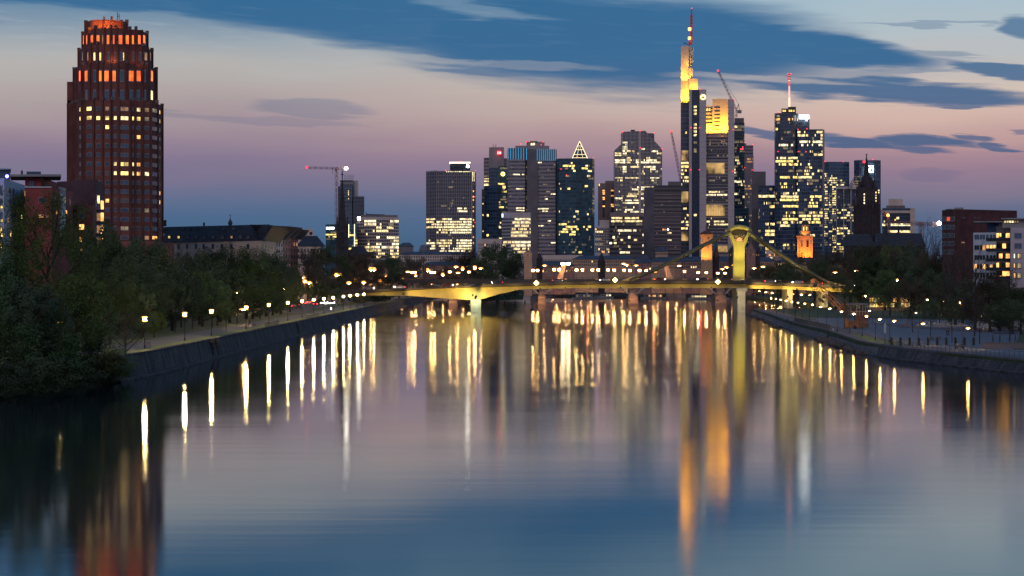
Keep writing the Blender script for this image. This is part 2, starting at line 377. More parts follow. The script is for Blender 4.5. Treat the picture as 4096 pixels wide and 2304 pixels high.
# ------------------------------------------------------------------ water and land
def water_mat():
    k = bpy.data.materials.new('river_water'); k.use_nodes = True; nt = k.node_tree; L = nt.links; N = nt.nodes; N.clear()
    out = N.new('ShaderNodeOutputMaterial'); tc = N.new('ShaderNodeTexCoord')
    def noise(sx, sy, det):
        mp = N.new('ShaderNodeMapping'); mp.inputs['Scale'].default_value = (sx, sy, 1); L.new(tc.outputs['Object'], mp.inputs[0])
        nz = N.new('ShaderNodeTexNoise'); nz.inputs['Scale'].default_value = 1; nz.inputs['Detail'].default_value = det; L.new(mp.outputs[0], nz.inputs['Vector']); return nz.outputs['Fac']
    def mr(v, a, b, c, d):
        m = N.new('ShaderNodeMapRange'); L.new(v, m.inputs[0])
        for q, x in zip((1, 2, 3, 4), (a, b, c, d)): m.inputs[q].default_value = x
        return m.outputs[0]
    # current bands change how ruffled the surface is; it is rougher further up, towards the bridges
    sp = N.new('ShaderNodeSeparateXYZ'); L.new(tc.outputs['Object'], sp.inputs[0])
    ad = N.new('ShaderNodeMath'); ad.operation = 'ADD'; L.new(mr(noise(.012, .04, 4), .3, .7, -.014, .018), ad.inputs[0]); L.new(mr(sp.outputs[1], 250, 950, .092, .140), ad.inputs[1])
    bp = N.new('ShaderNodeBump'); bp.inputs['Strength'].default_value = .7; bp.inputs['Distance'].default_value = .010; L.new(noise(.03, .26, 5), bp.inputs['Height'])
    gl = N.new('ShaderNodeBsdfGlossy'); gl.distribution = 'BECKMANN'; gl.inputs['Color'].default_value = (.98, .98, .98, 1); L.new(ad.outputs[0], gl.inputs['Roughness']); L.new(bp.outputs[0], gl.inputs['Normal'])
    df = N.new('ShaderNodeBsdfDiffuse'); df.inputs['Color'].default_value = (.012, .022, .030, 1)
    fr = N.new('ShaderNodeFresnel'); fr.inputs['IOR'].default_value = 1.48
    mx = N.new('ShaderNodeMixShader'); L.new(fr.outputs[0], mx.inputs[0]); L.new(df.outputs[0], mx.inputs[1]); L.new(gl.outputs[0], mx.inputs[2]); L.new(mx.outputs[0], out.inputs[0])
    return k
WAT = water_mat()
struct('water', MB().quad((-3000, -400, 0), (3000, -400, 0), (3000, 3000, 0), (-3000, 3000, 0)), WAT)
LAWN = mat('lawn', (.05, .085, .022), .95, var=.5, sc=.25, c2=(.06, .085, .025), bump=.3)
GRASS = mat('verge_grass', (.12, .17, .03), .95, var=.35, sc=.8, bump=.4)
ASPH = mat('path_asphalt', (.075, .078, .09), .85, var=.2, sc=.4)
COBB = mat('cobbles', (.13, .145, .165), .8, var=.25, sc=1.2, bump=.3)
CITYG = mat('city_ground', (.05, .05, .05), .9)
def masonry(name, c, c2, w=1.3, h=.42):
    k = bpy.data.materials.new(name); k.use_nodes = True; nt = k.node_tree; b = nt.nodes['Principled BSDF']; L = nt.links; N = nt.nodes; b.inputs['Roughness'].default_value = .85
    g = N.new('ShaderNodeNewGeometry'); sx = N.new('ShaderNodeSeparateXYZ'); L.new(g.outputs['Position'], sx.inputs[0]); cb = N.new('ShaderNodeCombineXYZ'); L.new(sx.outputs[1], cb.inputs[0]); L.new(sx.outputs[2], cb.inputs[1])
    bt = N.new('ShaderNodeTexBrick'); L.new(cb.outputs[0], bt.inputs['Vector']); bt.inputs['Scale'].default_value = 1; bt.inputs['Brick Width'].default_value = w; bt.inputs['Row Height'].default_value = h; bt.inputs['Mortar Size'].default_value = .03
    bt.inputs['Color1'].default_value = c+(1,); bt.inputs['Color2'].default_value = c2+(1,); bt.inputs['Mortar'].default_value = tuple(v*.35 for v in c)+(1,)
    mp = N.new('ShaderNodeMapping'); mp.inputs['Scale'].default_value = (.5, .5, .12); L.new(g.outputs['Position'], mp.inputs[0]); nz = N.new('ShaderNodeTexNoise'); nz.inputs['Scale'].default_value = 1; nz.inputs['Detail'].default_value = 6; L.new(mp.outputs[0], nz.inputs['Vector'])
    m = N.new('ShaderNodeMapRange'); L.new(nz.outputs['Fac'], m.inputs[0]); m.inputs[1].default_value = .35; m.inputs[2].default_value = .65; m.inputs[3].default_value = .35; m.inputs[4].default_value = 1.7
    mul = N.new('ShaderNodeVectorMath'); mul.operation = 'SCALE'; L.new(bt.outputs['Color'], mul.inputs[0]); L.new(m.outputs[0], mul.inputs['Scale']); L.new(mul.outputs[0], b.inputs['Base Color'])
    return k
STONEW = masonry('quay_masonry', (.040, .040, .043), (.062, .058, .055))
CAP = mat('coping_stone', (.10, .10, .105), .8, var=.25, sc=.6)
# left bank, right bank, city beyond
LX = -56.0
def sheet(name, poly, z, m): return struct(name, MB().prism(poly, -2, z), m)
sheet('left_bank_ground', [(-6000, 150), (-160, 150), (-78, 235), (-66, 275), (-57.3, 318), (LX-.3, 340), (LX-.3, 1900), (-6000, 1900)], 3.55, LAWN)
RB = [(98, 893), (90, 760), (84, 680), (81.5, 640), (79, 590), (77, 533), (74, 495), (70.5, 445), (70.3, 416), (74, 378), (80, 342), (100, 285), (220, 150)]
sheet('right_bank_ground', RB + [(6000, 150), (6000, 1900), (175, 1900), (158, 1425), (150, 1100), (140, 960), (112, 905)], 2.0, LAWN)
sheet('city_ground', [(-12000, 1890), (12000, 1890), (12000, 24000), (-12000, 24000)], 4.0, CITYG)
sheet('river_island', [(-30, 1420), (-18, 1440), (8, 1560), (6, 1800), (-30, 1800), (-36, 1500)], 2.5, LAWN)
def strip(name, pts, w0, w1, z, m):
    """a strip beside a bank line, between w0 and w1 metres inland (inland = +x for a positive offset)"""
    mb = MB(); n = len(pts)
    mb.add([(x+w0, y, z) for x, y in pts] + [(x+w1, y, z) for x, y in pts], [(i, i+1, n+i+1, n+i) if w1 > w0 else (i, n+i, n+i+1, i+1) for i in range(n-1)])
    return struct(name, mb, m)
lb = [(LX, y) for y in (318, 400, 600, 900, 1300, 1700)]
strip('grass_verge', lb, -.9, -3.2, 3.59, GRASS)
strip('promenade_path', lb, -3.2, -10.5, 3.594, ASPH)
# left quay wall: battered masonry with a coping and a ledge at the waterline
def quay(name, pts, zt, m, side, batter=.8, cap=.9, label=''):
    t = empty(name, (pts[0][0], pts[0][1], 0), label, 'wall'); mb = MB(); n = len(pts)
    prof = [(batter+.9, -1), (batter+.9, .25), (batter, .35), (0, zt-.3), (-.6*1, zt-.3)]
    vs = []
    for (x, y) in pts:
        for o, z in prof: vs.append((x + side*o, y, z))
    k = len(prof)
    mb.add(vs, [(i*k+j, (i+1)*k+j, (i+1)*k+j+1, i*k+j+1) for i in range(n-1) for j in range(k-1)])
    mb.build('masonry', m, t)
    c = MB(); vs = []
    for (x, y) in pts:
        for o, z in [(.08, zt-.3), (.08, zt+.06), (-cap, zt+.06), (-cap, zt-.3)]: vs.append((x + side*o, y, z))
    c.add(vs, [(i*4+j, (i+1)*4+j, (i+1)*4+(j+1) % 4, i*4+(j+1) % 4) for i in range(n-1) for j in range(4)] + [(0, 1, 2, 3), tuple((n-1)*4+j for j in (3, 2, 1, 0))])
    c.build('coping', CAP if side < 0 else STONEW, t)
    return t
wl = quay('quay_wall', [(LX-1.5, 312), (LX-.6, 330)] + [(LX, 340+i*40) for i in range(36)], 3.62, STONEW, 1, label='long dark masonry river wall beside the lamp-lit promenade')
for y in (404, 411, 566, 700):
    MB().box(LX-.3, LX+.95, y-.35, y+.35, -.5, 3.4).build('buttress', STONEW, wl)
# right quay: two masonry stretches with rubble between them
quay('quay_wall', [(98.2, 893), (90.2, 760), (84.2, 680), (81.7, 640)], 2.25, CAP, -1, .5, 1.6, label='low rounded stone mole running out into the river opposite the promenade')
quay('quay_wall', [(81.6, 638), (79.2, 590), (77.2, 533)], 2.2, CAP, -1, .5, 1.2, label='stretch of railed stone quay below the old harbour crane')
quay('quay_wall', [(77.2, 531), (74.2, 495), (70.7, 445), (70.4, 418)], 2.2, CAP, -1, .5, 1.6, label='sloping stone revetment with rubble at its foot beside the plaza')
quay('quay_wall', [(70.4, 416), (71.6, 395), (74.2, 378), (80.2, 342), (100.5, 285), (220, 150)], 2.2, STONEW, -1, .9, 1.2, label='curved masonry quay wall under the iron railing in front of the bollards')
# rubble heaps: rocks
ROCK = mat('rubble_rock', (.09, .075, .065), .9, var=.4, sc=1.5)
def rock_mesh(sd):
    rnd = random.Random(sd); mb = MB(); n = 7; rings = []
    for k in range(4):
        for i in range(n):
            t = 2*math.pi*i/n; r = (.35, .62, .55, .22)[k]*rnd.uniform(.75, 1.2)
            rings.append((r*math.cos(t), r*math.sin(t)*.8, (-.3, -.05, .2, .38)[k]*rnd.uniform(.8, 1.2)))
    mb.add(rings, [(k*n+i, k*n+(i+1) % n, (k+1)*n+(i+1) % n, (k+1)*n+i) for k in range(3) for i in range(n)] + [tuple(range(n-1, -1, -1)), tuple(3*n+i for i in range(n))])
    return mb.mesh('rock', ROCK)
rocks = [rock_mesh(i) for i in range(4)]
i = 0
for (xa, ya, xb, yb, num, wdt, txt) in ((76.2, 530, 69.8, 424, 110, 2.6, 'dark angular rubble stone at the foot of the plaza revetment'), (96, 880, 80.5, 650, 80, 1.6, 'dark angular rubble stone along the foot of the stone mole')):
    for j in range(num):
        t = random.random(); o = bpy.data.objects.new('rock', rocks[j % 4]); COL.objects.link(o)
        s = random.uniform(.7, 1.7); o.location = (xa+(xb-xa)*t - random.uniform(.4, wdt), ya+(yb-ya)*t, random.uniform(-.1, .45)); o.scale = (s, s, s*.9)
        o.rotation_euler = (0, 0, random.uniform(0, 6.3)); tag(o, txt, 'rock', 'rubble below the ' + ('revetment' if num == 110 else 'mole'))
# right bank surfaces
rb = [(98, 890), (90, 760), (84, 680), (79.5, 600), (77, 533), (74, 495), (70.5, 445), (70.3, 416), (74, 378), (80, 342), (100, 285)]
pl = MB(); pz = 2.035
pl.add([(x, y, pz) for x, y in [(73.2, 416), (76.8, 378), (83, 342), (103, 285), (180, 285), (180, 385), (90, 392), (150, 640), (112, 700), (95, 700), (88, 640), (83.5, 590), (81, 533), (78, 495), (76, 445)]], [tuple(range(15))])
struct('plaza_paving', pl, COBB)
strip('quay_path', list(reversed(rb)), 3.0 if False else 1.8, 7.2, 2.043, ASPH)
strip('grass_verge', [(74, 495), (72.5, 470), (70.9, 445), (70.6, 420)][::-1], 1.7, 5.0, 2.05, GRASS)
g2 = MB(); g2.add([(x, y, 2.047) for x, y in [(90, 366), (104, 330), (200, 285), (200, 378), (92, 381)]], [(0, 1, 2, 3, 4)]); struct('plaza_lawn', g2, GRASS)
g3 = MB(); g3.add([(x, y, 2.04) for x, y in [(110, 520), (190, 430), (192, 434), (112, 560), (104, 640), (98, 640), (101, 560)]], [tuple(range(7))]); struct('park_path', g3, ASPH)
g4 = MB(); g4.add([(x, y, 2.042) for x, y in [(96, 430), (118, 418), (122, 470), (104, 480)]], [(0, 1, 2, 3)])
# ------------------------------------------------------------------ lamps
POLE = mat('lamp_pole', (.03, .03, .03), .5, .5)
def lampmat(name, c, es):
    return mat(name, (.8, .8, .8), e=c, es=es, sample=True)
SHADE = mat('lamp_halo_glow', (.8, .5, .2), e=(1, .52, .10), es=2.6)  # glow of added rings that stand in for the halo around a lamp
SHADE_P = SHADE; SHADE_B = mat('lamp_halo_glow_orange', (.8, .5, .2), e=(1, .38, .06), es=3.0)
L_PROM = lampmat('lamp_glow_promenade', (1, .72, .30), 1700)
L_BRDG = lampmat('lamp_glow_bridge', (1, .54, .18), 380)
L_PARK = lampmat('lamp_glow_park', (1, .56, .14), 420)
L_FLOOD = lampmat('lamp_glow_flood', (1, .80, .46), 90)
L_COOL = lampmat('lamp_glow_cool', (.9, 1, .7), 90)
class Proto:
    """a thing at the origin with parts; put() copies the thing and each of its parts"""
    def __init__(s, name, parts): s.name = name; s.parts = parts; s.used = False
    def put(s, loc, label, cat, group=None, rz=0, sc=(1, 1, 1)):
        r = empty(s.name, loc, label, cat, group); r.rotation_euler = (0, 0, rz); r.scale = sc
        for nm, me, sub in s.parts:
            o = bpy.data.objects.new(nm, me); COL.objects.link(o); o.parent = r
            for n2, m2 in sub:
                q = bpy.data.objects.new(n2, m2); COL.objects.link(q); q.parent = o
        return r
def lamp_globe(h, r, lm, rp=.07, name='street_lamp'):
    SHADE = SHADE_B if lm is L_BRDG else SHADE_P
    a = MB().lathe((0, 0, 0), [(.16, 0), (.14, .5), (rp, .6), (rp*.8, h-r)], 8).mesh('pole', POLE)
    g = MB().ball((0, 0, h), r*.5, 10, None, .7).mesh('lamp_head', lm); sh_ = MB().lathe((0, 0, h), [(r*.9, r*.42), (r*.95, r*.5), (r*.6, r*.75)], 12).lathe((0, 0, h), [(r*.5, -r*.8), (r*.85, -r*.55), (r*.8, -r*.45)], 12).mesh('halo_ring', SHADE)  # rings above and below the bulb are added to glow as its halo
    c = MB().lathe((0, 0, h+r*.62), [(r*.9, -.06), (r*.5, .06), (.05, .16)], 10).mesh('cap', POLE)
    return Proto(name, [('pole', a, []), ('lamp_head', g, []), ('halo_ring', sh_, []), ('cap', c, [])])
def lamp_arm(h, arm, r, lm, rp=.06, name='street_lamp'):
    SHADE = SHADE_B if lm is L_BRDG else SHADE_P
    m = MB().lathe((0, 0, 0), [(.13, 0), (.12, .4), (rp, .5), (rp*.8, h)], 8)
    ar = MB().path([(0, 0, h), (arm*.3, 0, h+.12), (arm, 0, h+.1)], .05).mesh('arm', POLE)
    hd = MB().box(arm-.1, arm+r*2.2, -r*.7, r*.7, h+.02, h+.2).mesh('housing', POLE)
    g = MB().ball((arm+r, 0, h-.12), r*.6, 8, None, .6).mesh('lamp_head', lm); sh_ = MB().lathe((arm+r, 0, h), [(r*1.15, -r*.35), (r*1.2, -r*.1), (r*.8, r*.3)], 10).mesh('halo_ring', SHADE)  # glowing bowl added around the head as a halo
    return Proto(name, [('pole', m.mesh('pole', POLE), []), ('arm', ar, []), ('lamp_head', g, []), ('halo_ring', sh_, []), ('housing', hd, [])])
P_PROM = lamp_globe(4.75, .56, L_PROM)
ds = [351, 394, 429, 485, 530, 575, 614, 650, 685, 721, 765, 796, 833, 871]
P_PROM.put((-64.0, 309, 3.55), 'nearest promenade lamp post, half hidden behind the riverside trees', 'street lamp', 'lamp posts along the river promenade')
for i, d in enumerate(ds):
    P_PROM.put((-59.0, d, 3.59), nth(i) + ' promenade lamp post on the grass verge, from the riverside trees', 'street lamp', 'lamp posts along the river promenade')
P_PARK = lamp_arm(4.3, .55, .36, L_PARK)
rp = [(3852, 395, 5.9), (3673, 416, 6.3), (3559, 437, 6.4), (3502, 451, 6.5), (3449, 480, 6.6), (3399, 506, 6.7), (3351, 533, 6.8), (3306, 577, 6.9), (3270, 627, 6.7), (3238, 674, 6.7), (3208, 706, 6.7), (3181, 727, 6.7),
      (3157, 757, 6.7), (3134, 794, 6.7), (3113, 825, 6.7), (3095, 854, 6.7), (3076, 888, 6.7)]
for i, (px, d, zh) in enumerate(rp):
    P_PARK.put((X(px, d), d, 2.05), nth(i) + ' park lamp along the plaza quay path, from the bench', 'street lamp', 'park lamps along the plaza quay', sc=(1, 1, (zh-2.05)/4.3))
P_FAR = lamp_arm(4.5, .6, .75, L_PARK)
for i, (px, py, d) in enumerate([(3014, 1161, 1380), (3030, 1163, 1330), (3054, 1167, 1290), (3078, 1170, 1250), (3105, 1171, 1210), (3133, 1173, 1170), (3162, 1175, 1140), (3195, 1177, 1110), (3228, 1178, 1080)]):
    P_FAR.put((X(px, d), d, 2.0), nth(i) + ' small distant lamp seen under the bridge, from the pylon', 'street lamp', 'distant quay lamps under the bridge', sc=(1, 1, (Z(py, d)-2)/4.5))
# lamps deeper in the park
for i, (px, py, d) in enumerate([(3696, 1197, 640), (3758, 1201, 620), (3826, 1208, 600), (3912, 1210, 590), (3995, 1216, 560), (3451, 1182, 800), (3760, 1108, 760), (3579, 1118, 800), (3818, 1110, 760)]):
    P_PARK.put((X(px, d), d, 2.05), nth(i) + ' lamp among trees behind the plaza, from the harbour crane', 'street lamp', 'lamps among the park trees', sc=(1, 1, (Z(py, d)-2.05)/4.3))
# street on the left bank
P_STREET = lamp_arm(7.0, .8, .9, L_BRDG)
for i, (px, py, d) in enumerate([(1173, 1116, 1000), (1186, 1111, 1050), (1199, 1108, 1090), (1203, 1122, 930), (1221, 1129, 900), (1331, 1097, 1000), (1344, 1097, 1010), (1469, 1074, 1060), (1482, 1075, 1050), (1404, 1116, 1150), (1412, 1125, 1100), (1575, 1091, 1250), (1587, 1092, 1260), (817, 1160, 560), (946, 1236, 520)]):
    P_STREET.put((X(px, d), d, 3.55), nth(i) + ' orange street lamp by the bridgehead, from the brick houses', 'street lamp', 'street lamps near the bridgehead', sc=(1, 1, (Z(py, d)-3.55)/7.0))

for i, (px, d) in enumerate([(672, 700), (735, 697), (800, 692), (865, 686), (930, 680), (1000, 676), (1060, 690), (1100, 750)]):
    P_STREET.put((X(px, d), d, 3.55), nth(i) + ' street lamp before the cream mansard row, from the brick tower', 'street lamp', 'street lamps before the mansard row')
P_QUAY = lamp_arm(6.0, .8, .95, L_BRDG)
k = 0
for px in list(range(2160, 2800, 40)) + [2850, 2905, 3010, 3050, 3095, 3140, 3180, 3230, 3290]:
    d = 1395 - (k*53) % 70; P_QUAY.put((X(px+(k*17) % 23, d), d, 4), nth(k) + ' orange lamp along the old town quay, from the island', 'street lamp', 'lamps along the old town quay', sc=(1, 1, 1.1+.25*((k*7) % 3))); k += 1
for px, py, d in [(1700, 1078, 1400), (1760, 1096, 1390), (1840, 1072, 1420), (1652, 1100, 1350), (1530, 1102, 1300), (1595, 1112, 1250), (1440, 1128, 1020), (1505, 1122, 1100), (1380, 1130, 980)]:
    P_QUAY.put((X(px, d), d, 3.55), nth(k) + ' orange lamp along the old town quay, from the island', 'street lamp', 'lamps along the old town quay', sc=(1, 1, (Z(py, d)-3.55)/6)); k += 1

P_FACE = lamp_arm(7.0, .6, .85, L_BRDG); k = 0  # street lamps added close to the low houses to light their walls
for a, b, d, n_ in ((2295, 2540, 1588, 6), (2605, 2755, 1508, 4), (2730, 2955, 1486, 5), (2992, 3105, 1488, 3), (3115, 3410, 1468, 5), (2178, 2325, 1638, 3), (1455, 1615, 1388, 4), (1695, 1945, 1488, 5), (1600, 1875, 1688, 4), (2135, 2295, 1408, 3), (1195, 1285, 1088, 3), (1108, 1185, 905, 3)):
    for i in range(n_):
        P_FACE.put((X(a+(b-a)*(i+.5)/n_, d), d, 3.6), nth(k) + ' added street lamp lighting the front of a low quay house', 'street lamp', 'street lamps added to light the low quay houses'); k += 1

for i, (x, y) in enumerate([(186, 436), (170, 452), (152, 478), (134, 508), (118, 545), (110, 590), (104, 630)]):
    P_PARK.put((x, y, 2.05), nth(i) + ' low lamp beside the pale park path, from the photo edge', 'street lamp', 'lamps along the pale park path', R(180), sc=(1, 1, .8))
for i, y in enumerate((372, 455, 610, 760)):
    t = empty('quay_ladder', (LX+.6, y, 0), nth(i) + ' iron ladder on the dark river wall, from the riverside trees', 'ladder', 'iron ladders on the river wall'); lm_ = MB()
    for dy in (-.25, .25): lm_.tube((LX+1.0, y+dy, .2), (LX+.12, y+dy, 3.9), .035, n=4)
    for q in range(11): lm_.tube((LX+.95-.082*q, y-.25, .45+.33*q), (LX+.95-.082*q, y+.25, .45+.33*q), .025, n=4)
    lm_.build('frame', POLE, t)
# ------------------------------------------------------------------ the near bridge with its tall pylon
BD = 943.0
GIRD = mat('bridge_girder_paint', (.44, .34, .11), .55, var=.12, sc=.2)
PYLON = mat('pylon_paint', (.44, .36, .10), .5, var=.1, sc=.3, stretch=(1, 1, .1))
DECK = mat('deck_edge', (.06, .045, .035), .7)
PIERC = mat('pier_concrete', (.38, .35, .30), .8, var=.15, sc=.5)
CABLE = mat('stay_tube_paint', (.09, .085, .035), .45)
T = [(1300, 1158), (1400, 1151), (1505, 1147.5), (1707, 1143), (1900, 1131), (2029, 1124), (2273, 1117.5), (2520, 1114), (2790, 1113), (2965, 1115), (3052, 1120.5), (3250, 1127), (3387, 1134), (3560, 1148), (3700, 1160)]
Mi = [(1300, 1182), (1505, 1170), (1784, 1153), (2000, 1148), (2273, 1140), (2500, 1136), (2940, 1136), (3027, 1141), (3250, 1149), (3410, 1156), (3560, 1164), (3700, 1172)]
Bo = [(1300, 1189), (1487, 1182), (1645, 1183.6), (1714, 1189), (1800, 1195), (1882, 1200), (1924, 1198), (1994, 1177), (2081, 1158), (2294, 1152.5), (2938, 1151.5), (3027, 1155), (3194, 1159), (3273, 1165), (3410, 1170), (3560, 1176), (3700, 1184)]
def ev(pl, x):
    for (a, b), (c, d) in zip(pl, pl[1:]):
        if x <= c: return b + (d-b)*max(0, (x-a))/(c-a)
    return pl[-1][1]
br = empty('arched_deck_bridge', (X(2400, BD), BD, 0), 'low road bridge with a lit yellow girder and one tall V-headed pylon', 'bridge')
def zz(py): return Z(py, BD)
xs = [1300 + 20*i for i in range(121)]
gm = MB(); n = len(xs); vs = []
for x in xs:
    zt = zz(ev(T, x)) ; zm = zz(ev(Mi, x)); zb = zz(ev(Bo, x)); w = X(x, BD)
    hz = max(.1, (zm-zb))
    vs += [(w, BD, zm), (w, BD, zb), (w, BD+9, zb), (w, BD+9, zm)]
gm.add(vs, [(i*4+j, i*4+(j+1) % 4, (i+1)*4+(j+1) % 4, (i+1)*4+j) for i in range(n-1) for j in range(4)]); gm.build('girder', GIRD, br)
dm = MB(); vs = []
for x in xs:
    w = X(x, BD); zt = zz(ev(T, x))-1.15; zm = zz(ev(Mi, x))
    vs += [(w, BD-2.6, zt+.12), (w, BD-2.6, zm+.25), (w, BD-.4, zm+.02), (w, BD+21.4, zm+.02), (w, BD+23.6, zm+.25), (w, BD+23.6, zt+.12), (w, BD+23.1, zt), (w, BD-2.1, zt)]
dm.add(vs, [(i*8+j, i*8+(j+1) % 8, (i+1)*8+(j+1) % 8, (i+1)*8+j) for i in range(n-1) for j in range(8)]); dm.build('deck', DECK, br)
gm2 = MB(); vs = []
for x in xs:
    zm = zz(ev(Mi, x)); zb = zz(ev(Bo, x)); w = X(x, BD); vs += [(w, BD+12, zm), (w, BD+12, zb), (w, BD+21, zb), (w, BD+21, zm)]
gm2.add(vs, [(i*4+j, i*4+(j+1) % 4, (i+1)*4+(j+1) % 4, (i+1)*4+j) for i in range(n-1) for j in range(4)]); gm2.build('girder', GIRD, br)
for y in (BD-2.4, BD+23.4):
    rl = MB()
    for a, b in zip(xs, xs[1:]):
        for dz in (-.02, -.6): rl.tube((X(a, BD), y, zz(ev(T, a))+dz), (X(b, BD), y, zz(ev(T, b))+dz), .05, n=4)
        for k in (0, .5): xx = a+20*k; rl.tube((X(xx, BD), y, zz(ev(T, xx))-1.15), (X(xx, BD), y, zz(ev(T, xx))), .045, n=4)
    rl.build('railing', STEEL, br)
# river piers
def pier(px0, px1, ybase_top, y0, y1, name='pier'):
    x0, x1 = X(px0, BD), X(px1, BD); p = MB(); zt = zz(ybase_top)
    p.prism([(x0, y0), (x1, y0), (x1, y1), (x0, y1)], -2, zt-.01, top=[(x0-.2, y0), (x1+.2, y0), (x1+.2, y1), (x0-.2, y1)])
    return p.build(name, PIERC, br)
pier(1884, 1923, 1197, BD-1, BD+22); pier(2950, 2979, 1152, BD-1.5, BD+22)
MB().box(X(2944, BD), X(2986, BD), BD-2, BD+10, zz(1165), zz(1151.8)).build('bearing_block', PIERC, br)
MB().box(X(3440, BD), X(3720, BD), BD+1, BD+20, 1.9, zz(1170)).build('abutment', PIERC, br)
for px in (3150, 3290): MB().box(X(px, BD), X(px+22, BD), BD+1, BD+20, 1.9, zz(1156)).build('land_pier', PIERC, br)
MB().box(X(1300, BD), X(1360, BD), BD+1, BD+20, 3.4, zz(1186)).build('abutment', PIERC, br)
# pylon: two legs close together, V head, rounded saddle, rib fan
def ring(px, py, y): return (X(px, BD), y, zz(py))
def slab(pts, y0, y1, nm, m, par=br):
    k = len(pts); mb = MB()
    mb.add([ring(a, b, y0) for a, b in pts] + [ring(a, b, y1) for a, b in pts], [tuple(range(k)), tuple(range(2*k-1, k-1, -1))] + [(i, k+i, k+(i+1) % k, (i+1) % k) for i in range(k)])
    return mb.build(nm, m, par)
py_ = slab([(2943, 1122), (2987, 1122), (2987, 972), (2986, 962), (2944, 962), (2943, 972)], BD+8, BD+12, 'pylon', PYLON)
for px in (2950, 2958, 2965, 2972, 2980): MB().box(X(px, BD)-.06, X(px, BD)+.06, BD+7.9, BD+8, zz(1118), zz(965)).build('rib', PYLON, py_)
slab([(2944, 990), (2926, 938), (2920, 928), (2928, 921), (2940, 944), (2953, 968)], BD+7.5, BD+12.5, 'pylon_fork', PYLON)
slab([(2986, 990), (2977, 968), (2990, 944), (3002, 921), (3010, 928), (3004, 938)], BD+7.5, BD+12.5, 'pylon_fork', PYLON)
arc = []
for i in range(17):
    t = math.pi*(1-i/16); arc.append((2965+44*math.cos(t), 928-22*math.sin(t)))
sd_ = MB()
for (a, b), (c, d) in zip(arc, arc[1:]):
    for y in (BD+8.2, BD+11.8): sd_.tube(ring(a, b, y), ring(c, d, y), .95, n=10)
sd_.build('saddle', PYLON, br)
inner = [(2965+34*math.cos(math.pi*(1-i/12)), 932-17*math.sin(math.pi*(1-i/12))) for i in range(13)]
slab(inner + [(2992, 942), (2965, 934), (2938, 942)], BD+9, BD+11, 'head_plate', mat('head_shadow_plate', (.05, .03, .02), .6))  # dark plate inside the pylon head
for i in range(9):
    t = math.pi*(1-(i+.5)/9); MB().tube(ring(2965+9*math.cos(t), 958-9*math.sin(t), BD+8.6), ring(2965+31*math.cos(t), 954-20*math.sin(t)*1.0, BD+8.6), .16, n=5).build('fan_rib', PYLON, br)
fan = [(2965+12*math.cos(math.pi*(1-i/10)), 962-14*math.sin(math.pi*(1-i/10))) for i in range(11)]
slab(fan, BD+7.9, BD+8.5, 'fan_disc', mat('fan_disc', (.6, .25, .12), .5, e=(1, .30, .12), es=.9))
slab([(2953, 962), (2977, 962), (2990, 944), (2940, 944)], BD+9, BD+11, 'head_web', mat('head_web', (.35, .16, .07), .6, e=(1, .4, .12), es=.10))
for pts in ([(2928, 927), (2619, 1082), (2560, 1104), (2520, 1120)], [(3002, 927), (3196, 1060), (3314, 1128), (3350, 1142)]):
    for y in (BD+6.5, BD+13.5):
        cb = MB()
        for a, b in zip(pts, pts[1:]): cb.tube(ring(*a, y), ring(*b, y), .78, n=10)
        for k in range(9):
            t = (k+.5)/9; p = Vector(ring(*pts[0], y)).lerp(Vector(ring(*pts[1], y)), t); cb.ball(p, .83, 8)
        cb.build('stay_tube', CABLE, br)
    e = pts[-2:]; slab([(e[0][0], e[0][1]-5), (e[1][0]+(50 if e[1][0] > 3000 else -30), e[1][1]+2), (e[1][0], e[1][1]+8), (e[0][0], e[0][1]+10)], BD+6, BD+14, 'anchor', PYLON)
def spot(nm, loc, tgt, P, col, size=70, r=.3, blend=.6):
    l = bpy.data.lights.new(nm, 'SPOT'); l.energy = P; l.color = col; l.spot_size = R(size); l.spot_blend = blend; l.shadow_soft_size = r
    o = bpy.data.objects.new(nm, l); COL.objects.link(o); o.location = loc; o.rotation_euler = (Vector(tgt)-Vector(loc)).to_track_quat('-Z', 'Y').to_euler(); return o
def flood(loc, tgt, label, P, col, size=70, m=None, group=None, r=.25, glow=True, hood=.5):
    """a floodlight fitting: housing, lit lens and its lamp"""
    t = empty('floodlight', loc, label, 'floodlight', group); dv = (Vector(tgt)-Vector(loc)).normalized()
    MB().tube(Vector(loc)-dv*.5, Vector(loc)-dv*.1, hood*.7, hood, 8).build('housing', STEEL, t)
    if glow: MB().tube(Vector(loc)-dv*.1, Vector(loc)-dv*.05, hood*.9, hood*.9, 8).build('lens', m or WHITEL, t)
    l = spot('lamp_light', Vector(loc)+dv*.1, tgt, P, col, size, r); l.parent = t; l.location = l.location - Vector(loc)
    return t
gcol = (1, .70, .20); ycol = (1, .86, .30)
# floods on the near face of the girder, on brackets
for i, (px, py, tx, ty, P) in enumerate([(1905, 1185, 1790, 1172, 9000), (1905, 1185, 2010, 1162, 9000), (1892, 1180, 1840, 1178, 3500), (1620, 1175, 1700, 1168, 3000), (3230, 1185, 3290, 1158, 6000), (3000, 1175, 3080, 1148, 6500), (3140, 1185, 3200, 1152, 6000)]):
    flood((X(px, BD), BD-10, zz(py)), (X(tx, BD), BD, zz(ty)), nth(i) + ' warm floodlight bracketed out from the yellow bridge girder, from the promenade', P*1.7, gcol, 85, GREYC, 'floodlights on the bridge girder', glow=False)
for i, px in enumerate([1540, 1700, 2060, 2160, 2260, 2360, 2480, 2600, 2720, 2840, 3050, 3180, 3310, 3430]):
    flood((X(px, BD), BD-6, zz(ev(Bo, px))+.3), (X(px+4, BD), BD, zz(ev(Mi, px))-.8), nth(i) + ' small wash light under the yellow bridge, from the promenade', 800, gcol, 150, GREYC, 'wash lights along the bridge', glow=False, hood=.3)
